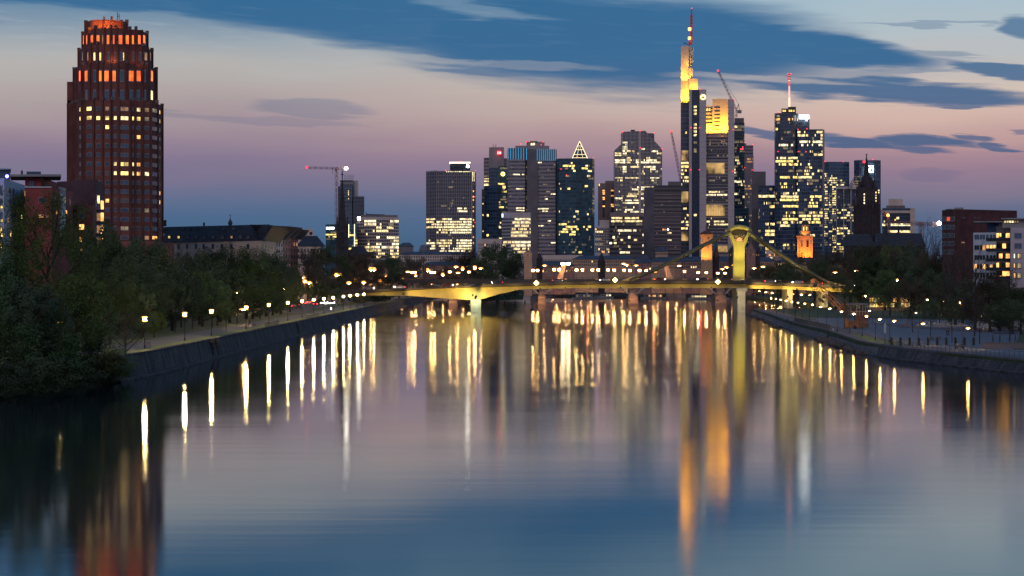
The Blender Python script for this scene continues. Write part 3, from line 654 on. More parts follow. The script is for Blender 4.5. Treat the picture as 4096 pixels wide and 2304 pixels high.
flood((X(2965, BD), BD-5, zz(1122)), (X(2965, BD), BD+8, zz(1040)), 'strong yellow-green floodlight at the foot of the bridge pylon', 11000, (.95, .86, .14), 60, GREYC, glow=False)
flood((X(2965, BD), BD-9, zz(1130)), (X(2965, BD), BD+8, zz(960)), 'floodlight aimed at the head of the bridge pylon', 26000, (1, .82, .22), 38, GREYC, glow=False)
for i, (px, py, tx, ty) in enumerate([(2640, 1112, 2780, 1005), (2740, 1112, 2860, 960), (3110, 1120, 3060, 965), (3240, 1126, 3190, 1055)]):
    flood((X(px, BD), BD-1.8, zz(py)), (X(tx, BD), BD+6, zz(ty)), nth(i) + ' yellow floodlight on the bridge rail aimed up a stay, from the promenade', 800, (1, .82, .2), 75, GREYC, 'floodlights aimed at the stays', glow=False)
flood((X(2940, BD), BD-9, 6.5), (X(2966, BD), BD-1, 4), 'blinding floodlight beside the river pier under the pylon', 2200, (1, .78, .32), 110, WHITEL, hood=.55)
flood((X(1903, BD), BD-6, zz(1192)), (X(1903, BD), BD-1, 4), 'greenish white floodlight under the haunch of the bridge pier', 2400, (.85, 1, .45), 120, L_COOL, hood=.5)
# hanging navigation lanterns on the bridge face
P_NAV = Proto('navigation_sign', [('board', MB().add([(-.1, 0, 1.2), (1.1, 0, 0), (-.1, 0, -1.2), (-1.3, 0, 0), (-.1, .15, 1.2), (1.1, .15, 0), (-.1, .15, -1.2), (-1.3, .15, 0)], [(0, 3, 2, 1), (4, 5, 6, 7), (0, 1, 5, 4), (1, 2, 6, 5), (2, 3, 7, 6), (3, 0, 4, 7)]).mesh('board', mat('nav_board', (.8, .6, .2), e=(1, .72, .25), es=4.5)), []), ('bracket', MB().tube((-.1, .2, 1.2), (-.1, 2.2, 2.4), .06).mesh('bracket', STEEL), [])])
for i, (px, py) in enumerate([(2146, 1132), (2460, 1120), (2870, 1127)]):
    P_NAV.put((X(px, BD), BD-3.2, zz(py)), nth(i) + ' glowing diamond navigation sign on the bridge railing, from the promenade', 'sign', 'diamond navigation signs on the bridge')
# street lamps of the near bridge
P_BR = lamp_arm(8.2, .7, .9, L_BRDG)
nb = [(1470+70, 'x')]
for i, (px, py) in enumerate([(1617, 1086), (1810, 1066), (1818, 1090), (1908, 1072), (2164, 1061), (2480, 1054), (2492, 1059), (2530, 1061), (2703, 1062), (2874, 1075), (2891, 1068), (2922, 1060), (3002, 1072), (3037, 1066), (3215, 1083), (3326, 1089), (3408, 1082), (3535, 1101)]):
    y = BD+(21 if i % 3 else -1.5); zb = zz(ev(T, px))-1.1; zt = HC+(HZ-py)*y/F
    P_BR.put((X(px, y), y, zb), nth(i) + ' tall street lamp on the yellow bridge deck, from the promenade', 'street lamp', 'street lamps on the yellow bridge', sc=(1, 1, (zt-zb)/8.2))
# ------------------------------------------------------------------ second bridge: stone piers and steel arches
ID = 1160.0
SAND = mat('red_sandstone', (.30, .19, .13), .8, var=.3, sc=.6, stretch=(.3, .3, 2.5))
ib = empty('stone_pier_bridge', (X(2300, ID), ID, 0), 'second bridge with banded sandstone piers and steel arches behind the yellow one', 'bridge')
MB().box(X(1450, ID), X(3400, ID), ID, ID+16, Z(1133, ID), Z(1117, ID)).build('deck', DECK, ib)
for y in (ID+.2, ID+15.8):
    rl = MB()
    for k in range(131):
        px = 1450+15*k
        if k < 130: rl.tube((X(px, ID), y, Z(1110, ID)), (X(px+15, ID), y, Z(1110, ID)), .07, n=4)
        rl.tube((X(px, ID), y, Z(1117, ID)), (X(px, ID), y, Z(1110, ID)), .05, n=4)
    rl.build('railing', STEEL, ib)
for i, (a, b) in enumerate([(1797, 1829), (2152, 2182), (2513, 2550), (2860, 2902)]):
    x0, x1 = X(a, ID), X(b, ID); pr = MB(); w = x1-x0; c = (x0+x1)/2
    for k in range(7):
        f = 1.14 - .03*k; z0 = -1+.9*k
        pr.box(c-w*f/2, c+w*f/2, ID-3-f, ID+18, z0, z0+.82); pr.box(c-w*f/2+.12, c+w*f/2-.12, ID-2.8-f, ID+17.8, z0+.82, z0+.9)
    pb = pr.build('pier', SAND, ib)
    MB().lathe((c, ID-1.2, 5.3), [(w*.52, 0), (w*.5, .9), (w*.34, 2.0), (w*.1, 2.7)], 12).build('pier_cap', SAND, pb)
    MB().box(c-w*.36, c+w*.36, ID+1, ID+15, 5.3, Z(1133, ID)-.02).build('pier_head', SAND, pb)
    for s in (-1, 1):
        am = MB(); P = []
        for k in range(9):
            t = k/8; P.append((c+s*(w*.45+t*9.5), 6.3+(Z(1136, ID)-6.5)*(1-(1-t)**1.9)))
        for y in (ID+1, ID+14):
            for (xa, za), (xb, zb) in zip(P, P[1:]): am.tube((xa, y, za), (xb, y, zb), .28, n=5)
        for k in (2, 4, 5): am.tube((P[k][0], ID+1, P[k][1]), (P[k][0]-s*1.0, ID+1, Z(1134, ID)), .12, n=4)
        am.build('steel_arch', mat('arch_paint', (.45, .48, .40), .5), ib)
    flood((c-2.2, ID-9, 3.0), (c, ID-3, 5.5), nth(i) + ' warm floodlight washing a banded stone pier, from the promenade', 1500 if i < 3 else 500, (1, .55, .22), 120, GREYC, 'floodlights on the stone piers', glow=False)
P_IB = lamp_globe(5.2, 1.15, L_BRDG, name='street_lamp')
hl = [(1648, 1090), (1659, 1090), (1724, 1090), (1737, 1090), (1799, 1088), (1876, 1088), (1899, 1071), (2132, 1082), (2150, 1082), (2217, 1079), (2236, 1079), (2306, 1080), (2330, 1080), (2370, 1080), (2393, 1080), (2432, 1080), (2457, 1081), (2496, 1081), (2520, 1082), (2558, 1082), (2585, 1083), (2621, 1084), (2738, 1086), (2793, 1090), (2825, 1091), (2871, 1093), (2900, 1093)]
for i, (px, py) in enumerate(hl):
    y = ID+(1 if i % 2 else 15); zt = HC+(HZ-py)*y/F; zb = Z(1117, ID)
    P_IB.put((X(px, y), y, zb), nth(i) + ' bright street lamp on the second bridge, from the promenade', 'street lamp', 'street lamps on the second bridge', sc=(1, 1, (zt-zb)/5.2))
# leaning tan slabs with twin floodlights on that bridge
for i, (px, tl, nl) in enumerate([(2245, 15, 2), (2690, -22, 0)]):
    t = empty('leaning_slab', (X(px, ID), ID+8, Z(1117, ID)), ['tan leaning concrete slab carrying two glaring floodlights', 'plain tan leaning slab beside the bridge pylon stay'][i], 'monument')
    z0 = Z(1117, ID); z1 = Z(1060, ID); a = X(px-16, ID); b = X(px+6, ID); s = tl*.13
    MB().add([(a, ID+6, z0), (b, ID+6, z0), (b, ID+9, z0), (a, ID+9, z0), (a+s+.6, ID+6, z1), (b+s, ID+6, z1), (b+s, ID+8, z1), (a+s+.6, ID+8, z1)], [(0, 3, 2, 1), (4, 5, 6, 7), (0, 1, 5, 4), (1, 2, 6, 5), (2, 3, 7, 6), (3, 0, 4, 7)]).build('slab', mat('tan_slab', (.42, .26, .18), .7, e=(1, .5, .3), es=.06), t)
    for k in range(nl):
        xx = X(2253+21*k, ID); f = MB().box(xx-1.0, xx+1.0, ID+5.2, ID+5.7, z1+.1, z1+1.2).build('floodlight', STEEL, t)
        MB().box(xx-.9, xx+.9, ID+5.1, ID+5.2, z1+.2, z1+1.1).build('lens', L_FLOOD, f)
NAVR = lampmat('navigation_red', (1, .02, .03), 60); NAVG = lampmat('navigation_yellow', (.9, .75, .02), 40)
for i, (px, m_) in enumerate([(2348, NAVR), (2490, NAVG), (2617, NAVR), (2722, NAVG), (2803, NAVR)]):
    t = empty('navigation_lamp', (X(px, ID), ID-.6, 11.6), ('red' if m_ is NAVR else 'yellow') + ' navigation lamp hung below the second bridge, ' + nth(i) + ' from the promenade', 'navigation lamp', 'navigation lamps under the second bridge')
    MB().ball((X(px, ID), ID-.6, 11.3), .3, 8).build('lens', m_, t); MB().tube((X(px, ID), ID-.6, 11.5), (X(px, ID), ID-.6, 12.4), .12).build('bracket', STEEL, t)
# ------------------------------------------------------------------ third, far bridge
AD = 1680.0
ab = empty('old_stone_bridge', (X(2476, AD), AD, 0), 'far old bridge whose broad dark red piers show beneath the others', 'bridge')
MB().box(X(1900, AD), X(3100, AD), AD, AD+14, 11.5, 13.4).build('deck', SAND, ab)
for a, b in ((2208, 2280), (2668, 2744), (1990, 2040), (2920, 2960)):
    MB().prism([(X(a, AD), AD), (X(b, AD), AD), (X(b, AD), AD+14), (X(a, AD), AD+14)], -1, 11.4, top=[(X(a, AD)+1, AD+1), (X(b, AD)-1, AD+1), (X(b, AD)-1, AD+14), (X(a, AD)+1, AD+14)]).build('pier', SAND, ab)
# moored river boats
HULL = mat('boat_hull', (.22, .22, .23), .5)
def boat(px0, px1, d, label, lights):
    x0, x1 = X(px0, d), X(px1, d); L = x1-x0; t = empty('river_boat', (x0, d, 0), label, 'boat', 'moored passenger boats')
    h = MB(); o = []
    secs = [(0, .15, 1.9), (.06, .8, 1.6), (.2, 1, 1.4), (.8, 1, 1.4), (.94, .8, 1.5), (1, .2, 1.7)]
    for k, w, z in secs: xx = x0+L*k; o += [(xx, d-2.6*w, z), (xx, d-2.0*w, -.3), (xx, d+2.0*w, -.3), (xx, d+2.6*w, z)]
    h.add(o, [(i*4+j, i*4+(j+1) % 4, (i+1)*4+(j+1) % 4, (i+1)*4+j) for i in range(5) for j in range(4)] + [(0, 1, 2, 3), (23, 22, 21, 20)]); h.build('hull', HULL, t)
    c = MB().box(x0+L*.14, x0+L*.84, d-2.2, d+2.2, 1.42, 3.3).build('cabin', HULL, t)
    MB().box(x0+L*.12, x0+L*.86, d-2.4, d+2.4, 3.3, 3.45).build('roof', HULL, c)
    MB().box(x0+L*.55, x0+L*.66, d-1.2, d+1.2, 3.46, 4.9).build('wheelhouse', HULL, t)
    for k in range(9):
        xx = x0+L*(.17+.073*k); MB().box(xx, xx+L*.05, d-2.26, d-2.2, 2.0, 2.9).build('window', random.choice(lights), c)
boat(2290, 2385, 1500, 'white moored boat with dark windows between the first two stone piers', [GLASS, DIM])
boat(2392, 2455, 1540, 'small pale moored boat just past the far bridge pier', [GLASS, PALE])
boat(2562, 2665, 1500, 'white moored boat with a red-lit deck between the stone piers near the pylon', [DIM, ORG, GLASS])
boat(2752, 2840, 1450, 'moored boat with a bright row of cabin lights close to the pylon', [PALE, WARM])
# ------------------------------------------------------------------ brick tower on the left bank
BRICK = mat('dark_red_brick', (.185, .060, .045), .85, var=.3, sc=.12, bump=.2, stretch=(1, 1, 3))
BRICK2 = mat('brick_pilaster', (.14, .046, .036), .85, var=.3, sc=.2)
FRAME = mat('pale_window_frame', (.26, .23, .23), .6)
BLIND = mat('grey_blind', (.12, .11, .12), .7)
bp = B('brick_tower', 'tall dark red brick tower with stepped crown glowing orange', 461, 630, 3.6, 'tower')
FP = [(268, 652), (280, 646), (292, 640), (307, 635), (322, 631), (340, 628.5), (366, 627), (402, 626.3), (440, 626), (480, 626.3), (518, 627.5), (540, 629), (570, 630.5), (600, 632), (620, 636), (637, 642), (653, 652)]
def tier(f, cx, pts=FP, back=0):
    return [(cx + (p-461)*f, 626 + back + (d-626)*f) for p, d in pts]
def onface(pts, fs, px):
    for (a, b), f in zip(zip(pts, pts[1:]), fs):
        if a[0] <= px <= b[0]: return f
    return fs[-1] if px > pts[-1][0] else fs[0]
CAPB = mat('pilaster_cap', (.15, .10, .09), .8)
def tower_tier(name, f, cx, ytop, zbot, back, depth, ref, pil=()):
    pts = tier(f, cx, back=back)
    fs = bp.mass(name, pts, ytop, BRICK, z0=zbot, depth=depth, ref=ref)
    # pilasters between the window columns, each with a cap above the parapet
    for k, X0 in enumerate(pil):
        px = 200+X0*.3865
        f_ = onface(pts, fs, px); A, Bp = Vector(f_[0]), Vector(f_[1]); kk = (px-2048)/F
        t = (kk*A.y-A.x)/((Bp.x-A.x)-kk*(Bp.y-A.y)); P = A+(Bp-A)*t; u = Bp-A
        po = MB().obox((P.x, P.y, (zbot+bp.zt)/2+.1), u, .42, .9, bp.zt-zbot+.25).build('pilaster', BRICK2, bp.root)
        if k % 3 != 1: MB().obox((P.x, P.y, bp.zt+.5), u, .5, 1.0, .6+.35*(k % 2)).build('cap', CAPB, po)
    return fs, pts
z1 = Z(402, 628)
f1, p1 = tower_tier('base_shaft', 1, 461, 402, 3.6, 0, 30, 628, [190, 204, 219, 236, 255, 275, 340, 362, 457, 548, 634, 640, 716, 830, 880, 955, 1042, 1106, 1160])
bp.box('side_shoulder', 268, 300, 327, 402, 652, 20, BRICK)
f2, p2 = tower_tier('second_tier', .883, 461, 254, z1, 1.5, 28, 628, [250, 282, 338, 345, 422, 496, 550, 630, 703, 790, 876, 950, 1000, 1085, 1100])
f3, p3 = tower_tier('third_tier', .78, 460, 178, bp.zt, 3.5, 25, 630, [300, 372, 430, 494, 560, 640, 702, 795, 888, 962, 1010, 1055])
f4, p4 = tower_tier('fourth_tier', .696, 460, 113, bp.zt, 5.0, 22, 631, [340, 366, 410, 470, 568, 632, 690, 765, 828, 890, 948, 1005])
f5, p5 = tower_tier('top_crown', .457, 425, 78, bp.zt, 8.0, 14, 634, [370, 385, 560, 640, 740, 795])
cols = [(315, 16), (408, 60), (502, 44), (594, 42), (676, 32), (770, 78), (857, 15), (915, 36), (1000, 42), (1078, 38), (1132, 13)]
yoff = [5, 0, 1, 0, 0, 2, 4, 6, 8, 12, 22]
litm = {(0, 0): YEL, (0, 1): YEL, (0, 3): DORG, (0, 5): DORG, (0, 7): WARM, (0, 8): DORG, (0, 9): DIM, (0, 10): ORG, (1, 0): YEL, (1, 1): YEL, (1, 2): YEL, (1, 3): YEL, (1, 4): WARM, (1, 5): WARM, (1, 6): YEL, (1, 7): YEL, (1, 8): DIM, (1, 10): ORG,
        (2, 3): YEL, (3, 7): ORG, (6, 4): WARM, (6, 5): YEL, (6, 6): WARM, (6, 7): ORG, (7, 4): WARM, (7, 5): YEL, (7, 6): WARM, (7, 7): ORG, (7, 8): PALE, (10, 3): ORG, (9, 10): ORG, (10, 10): ORG, (11, 8): DIM, (14, 8): DORG, (14, 9): ORG, (13, 5): DIM}
for r in range(15):
    y = 435+36.8*r
    for c, (cx, w) in enumerate(cols):
        px = 200+cx*.3865; k = (1110-y)/673
        m = litm.get((r, c), BLIND if (r, c) in ((2, 1), (2, 2), (7, 3), (10, 4), (10, 5), (14, 5), (7, 2)) else GLASSB)
        bp.win(px, y+yoff[c]*.3865*k*1.6, w*.3865, 17.5, m, onface(p1, f1, px), prio=500 if m not in (GLASSB, BLIND) else 0)
n_lit = 0
for X0, w, kind in [(380, 34, 0), (465, 30, 0), (590, 42, 0), (660, 30, 0), (748, 40, 0), (842, 34, 0), (912, 34, 0), (985, 20, 0), (1050, 24, 1)]:
    px = 200+X0*.3865; bp.win(px, 381, w*.3865, 44, WARM if kind else GLASSB, onface(p2, f2, px), prio=300)
glow = []
for X0, w, kind in [(312, 24, 1), (378, 38, 1), (465, 28, 0), (522, 26, 1), (587, 48, 1), (664, 36, 1), (745, 42, 0), (838, 42, 1), (915, 40, 1), (985, 16, 0), (1050, 24, 1)]:
    px = 200+X0*.3865; bp.win(px, 304, w*.3865, 50, CROWN if kind else GLASSB, onface(p2, f2, px), prio=900)
for X0, w, kind in [(463, 20, 2), (523, 20, 2), (605, 24, 0), (677, 16, 0), (735, 24, 0), (760, 10, 2), (860, 18, 0), (932, 24, 0), (988, 20, 3), (1035, 14, 3), (340, 14, 3), (395, 16, 3)]:
    px = 200+X0*.3865; bp.win(px, 226, w*.3865, 38, [GLASSB, CROWN, YEL, DORG][kind], onface(p3, f3, px), prio=900)
for X0, w in [(350, 14), (384, 16), (438, 32), (500, 34), (547, 12), (602, 27), (660, 17), (728, 38), (797, 28), (856, 18), (922, 24), (970, 26)]:
    px = 200+X0*.3865; bp.win(px, 159, w*.3865, 42, CROWN if X0 != 547 else DORG, onface(p4, f4, px), prio=900)
bp.done(FRAME)
MB().tube(W(470, 80, 634), W(470, 50, 634), .12).tube(W(477, 80, 634), W(477, 55, 634), .1).tube(W(470, 66, 634), W(477, 68, 634), .08).build('antenna', STEEL, bp.root)
MB().box(X(262, 640), X(665, 640), 618, 655, 3.6, Z(968, 630)).build('podium', BRICK, bp.root)
for px, y, ty in [(345, 178, 130), (400, 178, 130), (460, 178, 130), (520, 178, 130), (575, 178, 130)]:
    pass
for i, (px, y, d, ty, P) in enumerate([(356, 112, 632.5, 88, 420), (390, 112, 632.5, 88, 420), (425, 112, 632.3, 88, 420), (460, 112, 632.3, 88, 420), (496, 112, 632.5, 88, 420), (330, 252, 628.6, 215, 110), (450, 252, 627.8, 215, 110), (560, 252, 628.8, 215, 110)]):
    flood((X(px, d), d, Z(y, d)+.6), (X(px, 636), 636, Z(ty, 636)), nth(i) + ' small orange floodlight on a terrace of the brick tower', P*1.3, (1, .30, .03), 130, GREYC, 'orange floodlights on the brick tower', glow=False, hood=.2)
# ------------------------------------------------------------------ houses left of it
WHITE_R = mat('white_render', (.46, .50, .56), .8, var=.08, sc=.2)
RED_R = mat('red_render', (.26, .05, .05), .8, var=.12, sc=.3)
DBR = mat('dark_brown_brick', (.085, .04, .045), .85, var=.3, sc=.25)
DBR2 = mat('brown_brick', (.15, .055, .05), .85, var=.25, sc=.25)
SLATE = mat('slate_roof', (.03, .033, .04), .7, var=.3, sc=.5, stretch=(1, 1, 3))
h = B('white_apartment_block', 'white apartment block with glazed corner bay at the photo edge', 60, 430, 3.6)
fs = h.mass('wall', [(-140, 430), (16, 430), (116, 470)], 722, WHITE_R, depth=20, ref=440)
h.box('penthouse', -140, 40, 676, 722, 440, 14, GLASSB); h.box('roof', -150, 45, 672, 677, 438, 17, WHITE_R)
for k, (px, y, w, hh, m) in enumerate([(38, 762, 7, 24, GLASS), (52, 766, 7, 28, GLASS), (84, 770, 9, 26, GLASS), (99, 776, 10, 30, ORG), (110, 776, 6, 34, YEL), (28, 760, 6, 26, DORG), (38, 812, 7, 24, GLASS), (52, 815, 7, 24, GLASS), (99, 826, 10, 30, DIM), (84, 870, 8, 26, YEL), (99, 880, 10, 30, GLASS), (30, 880, 8, 24, DORG), (110, 880, 5, 30, WARM), (99, 935, 9, 28, YEL), (40, 935, 8, 24, YEL)]):
    h.win(px, y, w, hh, m, fs[1])
for y in (760, 812, 866, 925, 985): h.win(-4, y, 30, 40, GLASSB if y < 900 else YEL, fs[0]); h.win(8, y+16, 10, 12, YEL if y > 790 else GLASSB, fs[0])
h.done(FRAME)
MB().ball(W(28, 705, 428), .35, 8, mat('blue_lamp', (.1, .1, .8), e=(.10, .10, 1), es=14)).build('roof_lamp', None, h.root)
h = B('red_flat_roofed_house', 'dark red house with a wide overhanging flat roof behind the white one', 150, 500, 3.6)
h.mass('wall', [(100, 500), (164, 500), (228, 530)], 708, RED_R, depth=14); h.box('roof', 40, 245, 697, 706, 497, 20, GREYC); h.box('roof_hut', 106, 164, 686, 697, 505, 8, GLASSB); h.box('chimney', 83, 92, 682, 697, 505, 2, STEEL)
for px in (122, 132): h.win(px, 738, 8, 26, GLASSB, d=499.8)
h.win(176, 738, 6, 20, GLASS, d=506); h.done(FRAME)
h = B('red_house_with_white_parapet', 'dark red house with white parapet and a white vertical panel', 200, 440, 3.6)
fs = h.mass('wall', [(100, 440), (207, 440), (291, 462)], 750, RED_R, depth=16, ref=440)
h.box('parapet', 98, 207, 746, 750.5, 439.7, 15, WHITE_R)
A, Bq = fs[1]; MB().obox((( A[0]+Bq[0])/2, (A[1]+Bq[1])/2, h.zt+.1), (Bq[0]-A[0], Bq[1]-A[1]), 5.2, .5, .35).build('parapet', WHITE_R, h.root)
h.win(249, 850, 30, 200, WHITE_R, fs[1]); h.win(243, 795, 12, 26, GLASS, fs[1]); h.win(257, 798, 8, 26, DIM, fs[1]); h.win(277, 808, 7, 30, GLASS, fs[1]); h.win(170, 800, 30, 22, GLASS, fs[0]); h.win(218, 790, 6, 22, GLASS, fs[1])
h.win(165, 865, 22, 14, ORG, fs[0]); h.win(190, 866, 14, 12, DORG, fs[0]); h.win(262, 850, 8, 20, ORG, fs[1]); h.win(225, 850, 8, 18, ORG, fs[1]); h.done(FRAME)
h = B('brown_brick_house', 'dark brown brick house with roof terrace and tall glowing stair windows', 340, 470, 3.6)
h.mass('upper_wall', [(228, 490), (386, 480), (414, 500)], 722, DBR, depth=12, ref=484)
fs = h.mass('wall', [(288, 470), (372, 468), (386, 478)], 822, DBR2, depth=16, ref=470)
f2b = h.mass('bay', [(386, 478), (413, 480)], 800, DBR, depth=12, ref=479)
f3b = h.mass('side_wing', [(413, 482), (440, 484)], 876, DBR2, depth=12, ref=482)
h.box('terrace_glass', 292, 332, 748, 770, 486, 2, GLASSB); h.box('chimney', 360, 369, 708, 722, 488, 1.5, STEEL); h.box('chimney', 300, 314, 712, 722, 492, 1.5, STEEL)
h.win(328, 860, 24, 26, GLASSB, fs[0]); h.win(328, 908, 24, 26, ORG, fs[0], prio=5); h.win(325, 958, 12, 22, ORG, fs[0]); h.win(325, 1000, 10, 16, ORG, fs[0]); h.win(392, 798, 8, 40, WARM, f2b[0])
for y in (820, 868, 917, 965): h.win(407, y, 10, 42, ORG, f2b[0], prio=9); h.win(393, y, 13, 36, DORG if y > 830 else GLASSB, f2b[0])
for y in (915, 965, 1010): h.win(423, y, 12, 30, GLASSB, f3b[0])
h.done(FRAME)
# ------------------------------------------------------------------ mansard terrace and street houses on the left bank
CREAM = mat('cream_plaster', (.55, .43, .36), .85, var=.1, sc=.2)
WH2 = mat('white_plaster', (.50, .46, .48), .85, var=.1, sc=.2)
def dormers(hh, lst, d, m, y=948, dm=None):
    for i, px in enumerate(lst):
        q = hh.box('dormer', px-8, px+8, y-8, y+8, d-1.4, 3, SLATE)
        hh.win(px, y, 11, 11, dm[i] if dm else GLASSB, d=d-1.42, prio=4)
t = B('mansard_apartment_row', 'long cream apartment row under a dark mansard roof beside the brick tower', 850, 720, 3.6)
fs = t.mass('wall', [(650, 735), (1045, 700)], 966, CREAM, depth=14, ref=716); f2c = t.mass('wall', [(1045, 700), (1105, 770)], 964, CREAM, depth=10, ref=710)
def hip(hh, px0, px1, d0, d1, dep, ye, yr, m, inset=10, nm='roof', ins=None):
    """mansard or hipped roof: eaves at ye, top at yr, sloping in by inset metres"""
    e = .6; a = (X(px0, d0)-e, d0-e); b = (X(px1, d1)+e, d1-e); c = (X(px1, d1)+e-.02*dep, d1+dep); dd = (X(px0, d0)-e+.02*dep, d0+dep)
    u = (Vector(b)-Vector(a)).normalized(); i2 = inset*.5 if ins is None else ins
    n = Vector((-u.y, u.x)); q = [Vector(a)+u*i2+n*inset, Vector(b)-u*i2+n*inset, Vector(c)-u*i2-n*min(inset, dep*.48), Vector(dd)+u*i2-n*min(inset, dep*.48)]
    dm = (d0+d1)/2
    return MB().prism([a, b, c, dd], Z(ye, dm), Z(yr, dm), top=[tuple(v) for v in q]).build(nm, m, hh.root)
hip(t, 650, 1045, 735, 700, 14, 966, 902, SLATE, 3.2, ins=.3)
hip(t, 1045, 1105, 700, 770, 10, 966, 908, SLATE, 3, ins=.5)
dl = [677, 714, 750, 785, 817, 852, 889, 926, 962, 992]
for i, px in enumerate(dl):
    d = 735-(px-650)/395*35; mm = [YEL, YEL, GLASSB, GLASSB, GLASSB, GLASSB, GLASSB, DORG, GLASSB, GLASSB][i]
    t.box('dormer', px-7, px+7, 941, 958, d-.4, 3, SLATE); t.win(px, 949, 9, 11, mm, d=d-.55, prio=9)
for px in (728, 757, 784, 869, 892, 932):
    d = 735-(px-650)/395*35; MB().obox((X(px, d), d+1.9, Z(914, d)), (1, 0), .9, .5, .8).build('skylight', GLASSB, t.root)
for px in (715, 749, 785, 816, 852, 888, 926, 993):
    d = 735-(px-650)/395*35
    for y in (986, 1022): t.win(px, y, 12, 22, GLASS, fs[0])
t.grid(f2c[0], 5, 972, 1100, 4, .35, .5)
t.box('chimney', 812, 820, 890, 903, 716, 1.5, SLATE); t.box('chimney', 650, 666, 880, 905, 732, 2, SLATE); t.box('cornice', 652, 1042, 963, 966.5, 716, .5, WH2) if False else None
t.done(FRAME)
on = B('onion_turret', 'small dark onion-domed turret with a cross above the mansard roofs', 921, 800, 3.6, 'turret')
MB().lathe(W(921, 900, 800), [(.6, -14), (.6, 0), (.85, .5), (.78, 1.1), (.35, 1.7), (.14, 2.4), (.05, 3.2)], 10).build('dome', SLATE, on.root); MB().tube(W(921, 866, 800), W(921, 858, 800), .09).tube(W(918, 862, 800), W(924, 862, 800), .08).build('cross', STEEL, on.root)
rows = [('white_terraced_house', 'white terraced house seen end-on behind the mansard row', 1052, 1105, 790, 960, 903, WH2), ('pale_terraced_house', 'pale tall terraced house with rooftop glazing', 1082, 1132, 840, 958, 905, WH2),
        ('pink_terraced_house', 'pinkish narrow terraced house with rows of slim windows', 1106, 1162, 900, 950, 905, mat('pink_plaster', (.30, .16, .15), .85)), ('brick_terraced_house', 'red brick terraced house at the street mouth', 1140, 1192, 960, 955, 916, mat('street_brick', (.24, .07, .05), .85, var=.25))]
for nm, lb_, a, b, d, ye, yr, m in rows:
    t = B(nm, lb_, a, d, 3.6, 'house'); fs = t.mass('wall', [(a, d), (b, d+30)], ye, m, depth=16, ref=d+10); hip(t, a, b, d, d+30, 16, ye, yr, SLATE, 4)
    t.grid(fs[0], 5, ye+8, 1118, 6, .34, .55, [(0, 4000, 1060, 1110, .12, ORG)], p=.03, pm=DORG); t.done()
bt = B('rooftop_sign', 'small glowing red rooftop sign above the street houses', 1161, 985, 40, 'sign'); bt.root.location = W(1161, 930, 985); OR[bt.root.name] = W(1161, 930, 985)
text_mesh('Adina', 2.0, mat('sign_red', (.3, 0, 0), e=(1, .02, .04), es=7), 'letters', bt.root, W(1161, 924, 984)); MB().box(X(1152, 985), X(1171, 985), 985, 985.2, Z(931, 985), Z(929, 985)).build('rail', STEEL, bt.root)
t = B('hipped_roof_villa', 'cream house with dark blue hipped roof left of the church spire', 1240, 1100, 3.6, 'house')
fs = t.mass('wall', [(1188, 1100), (1290, 1100)], 985, CREAM, depth=20); hip(t, 1188, 1290, 1100, 1100, 20, 985, 942, SLATE, 9, ins=4); t.grid(fs[0], 8, 990, 1040, 2, .4, .6); t.done()
t = B('pale_office_block', 'plain pale office block behind the hipped roof', 1210, 1300, 3.6)
fs = t.mass('wall', [(1165, 1300), (1255, 1300)], 918, CREAM, depth=25); t.grid(fs[0], 4, 925, 960, 2, .5, .7, p=0); t.box('chimney', 1232, 1240, 910, 918, 1302, 3, CREAM); t.done()
# ------------------------------------------------------------------ church with needle spire (left of centre)
DSTONE = mat('dark_church_stone', (.040, .030, .034), .9, var=.35, sc=.4, bump=.3)
def spire_poly(cx, d, r, n=8): return [(X(cx, d)+r*math.cos(2*math.pi*(i+.5)/n), d+r*math.sin(2*math.pi*(i+.5)/n)) for i in range(n)]
def lathe_px(cx, d, prof, n=8):
    k = d/F; return MB().lathe((X(cx, d), d, 0), [(w*k, Z(y, d)) for w, y in prof], n)
c = B('needle_spire_church', 'dark church with a very slender needle spire', 1369, 1150, 3.6, 'church')
c.box('tower', 1345, 1394, 905, 1110, 1146, 7, DSTONE); lathe_px(1369, 1150, [(16, 910), (15, 885), (12, 850), (7, 780), (3, 730), (.8, 712)]).build('spire', DSTONE, c.root)
for px in (1349, 1389): lathe_px(px, 1147, [(5, 905), (3.5, 890), (.5, 862)], 6).build('pinnacle', DSTONE, c.root)
MB().tube(W(1369, 716, 1150), W(1369, 684, 1150), .3).tube(W(1364, 698, 1150), W(1374, 698, 1150), .25).build('cross', STEEL, c.root)
c.win(1369, 950, 12, 40, GLASS, d=1145.9); c.win(1369, 1000, 10, 26, GLASS, d=1145.9); c.done()
c.box('nave', 1394, 1470, 1020, 1110, 1155, 12, DSTONE); hip(c, 1394, 1470, 1155, 1155, 12, 1020, 985, SLATE, 5)
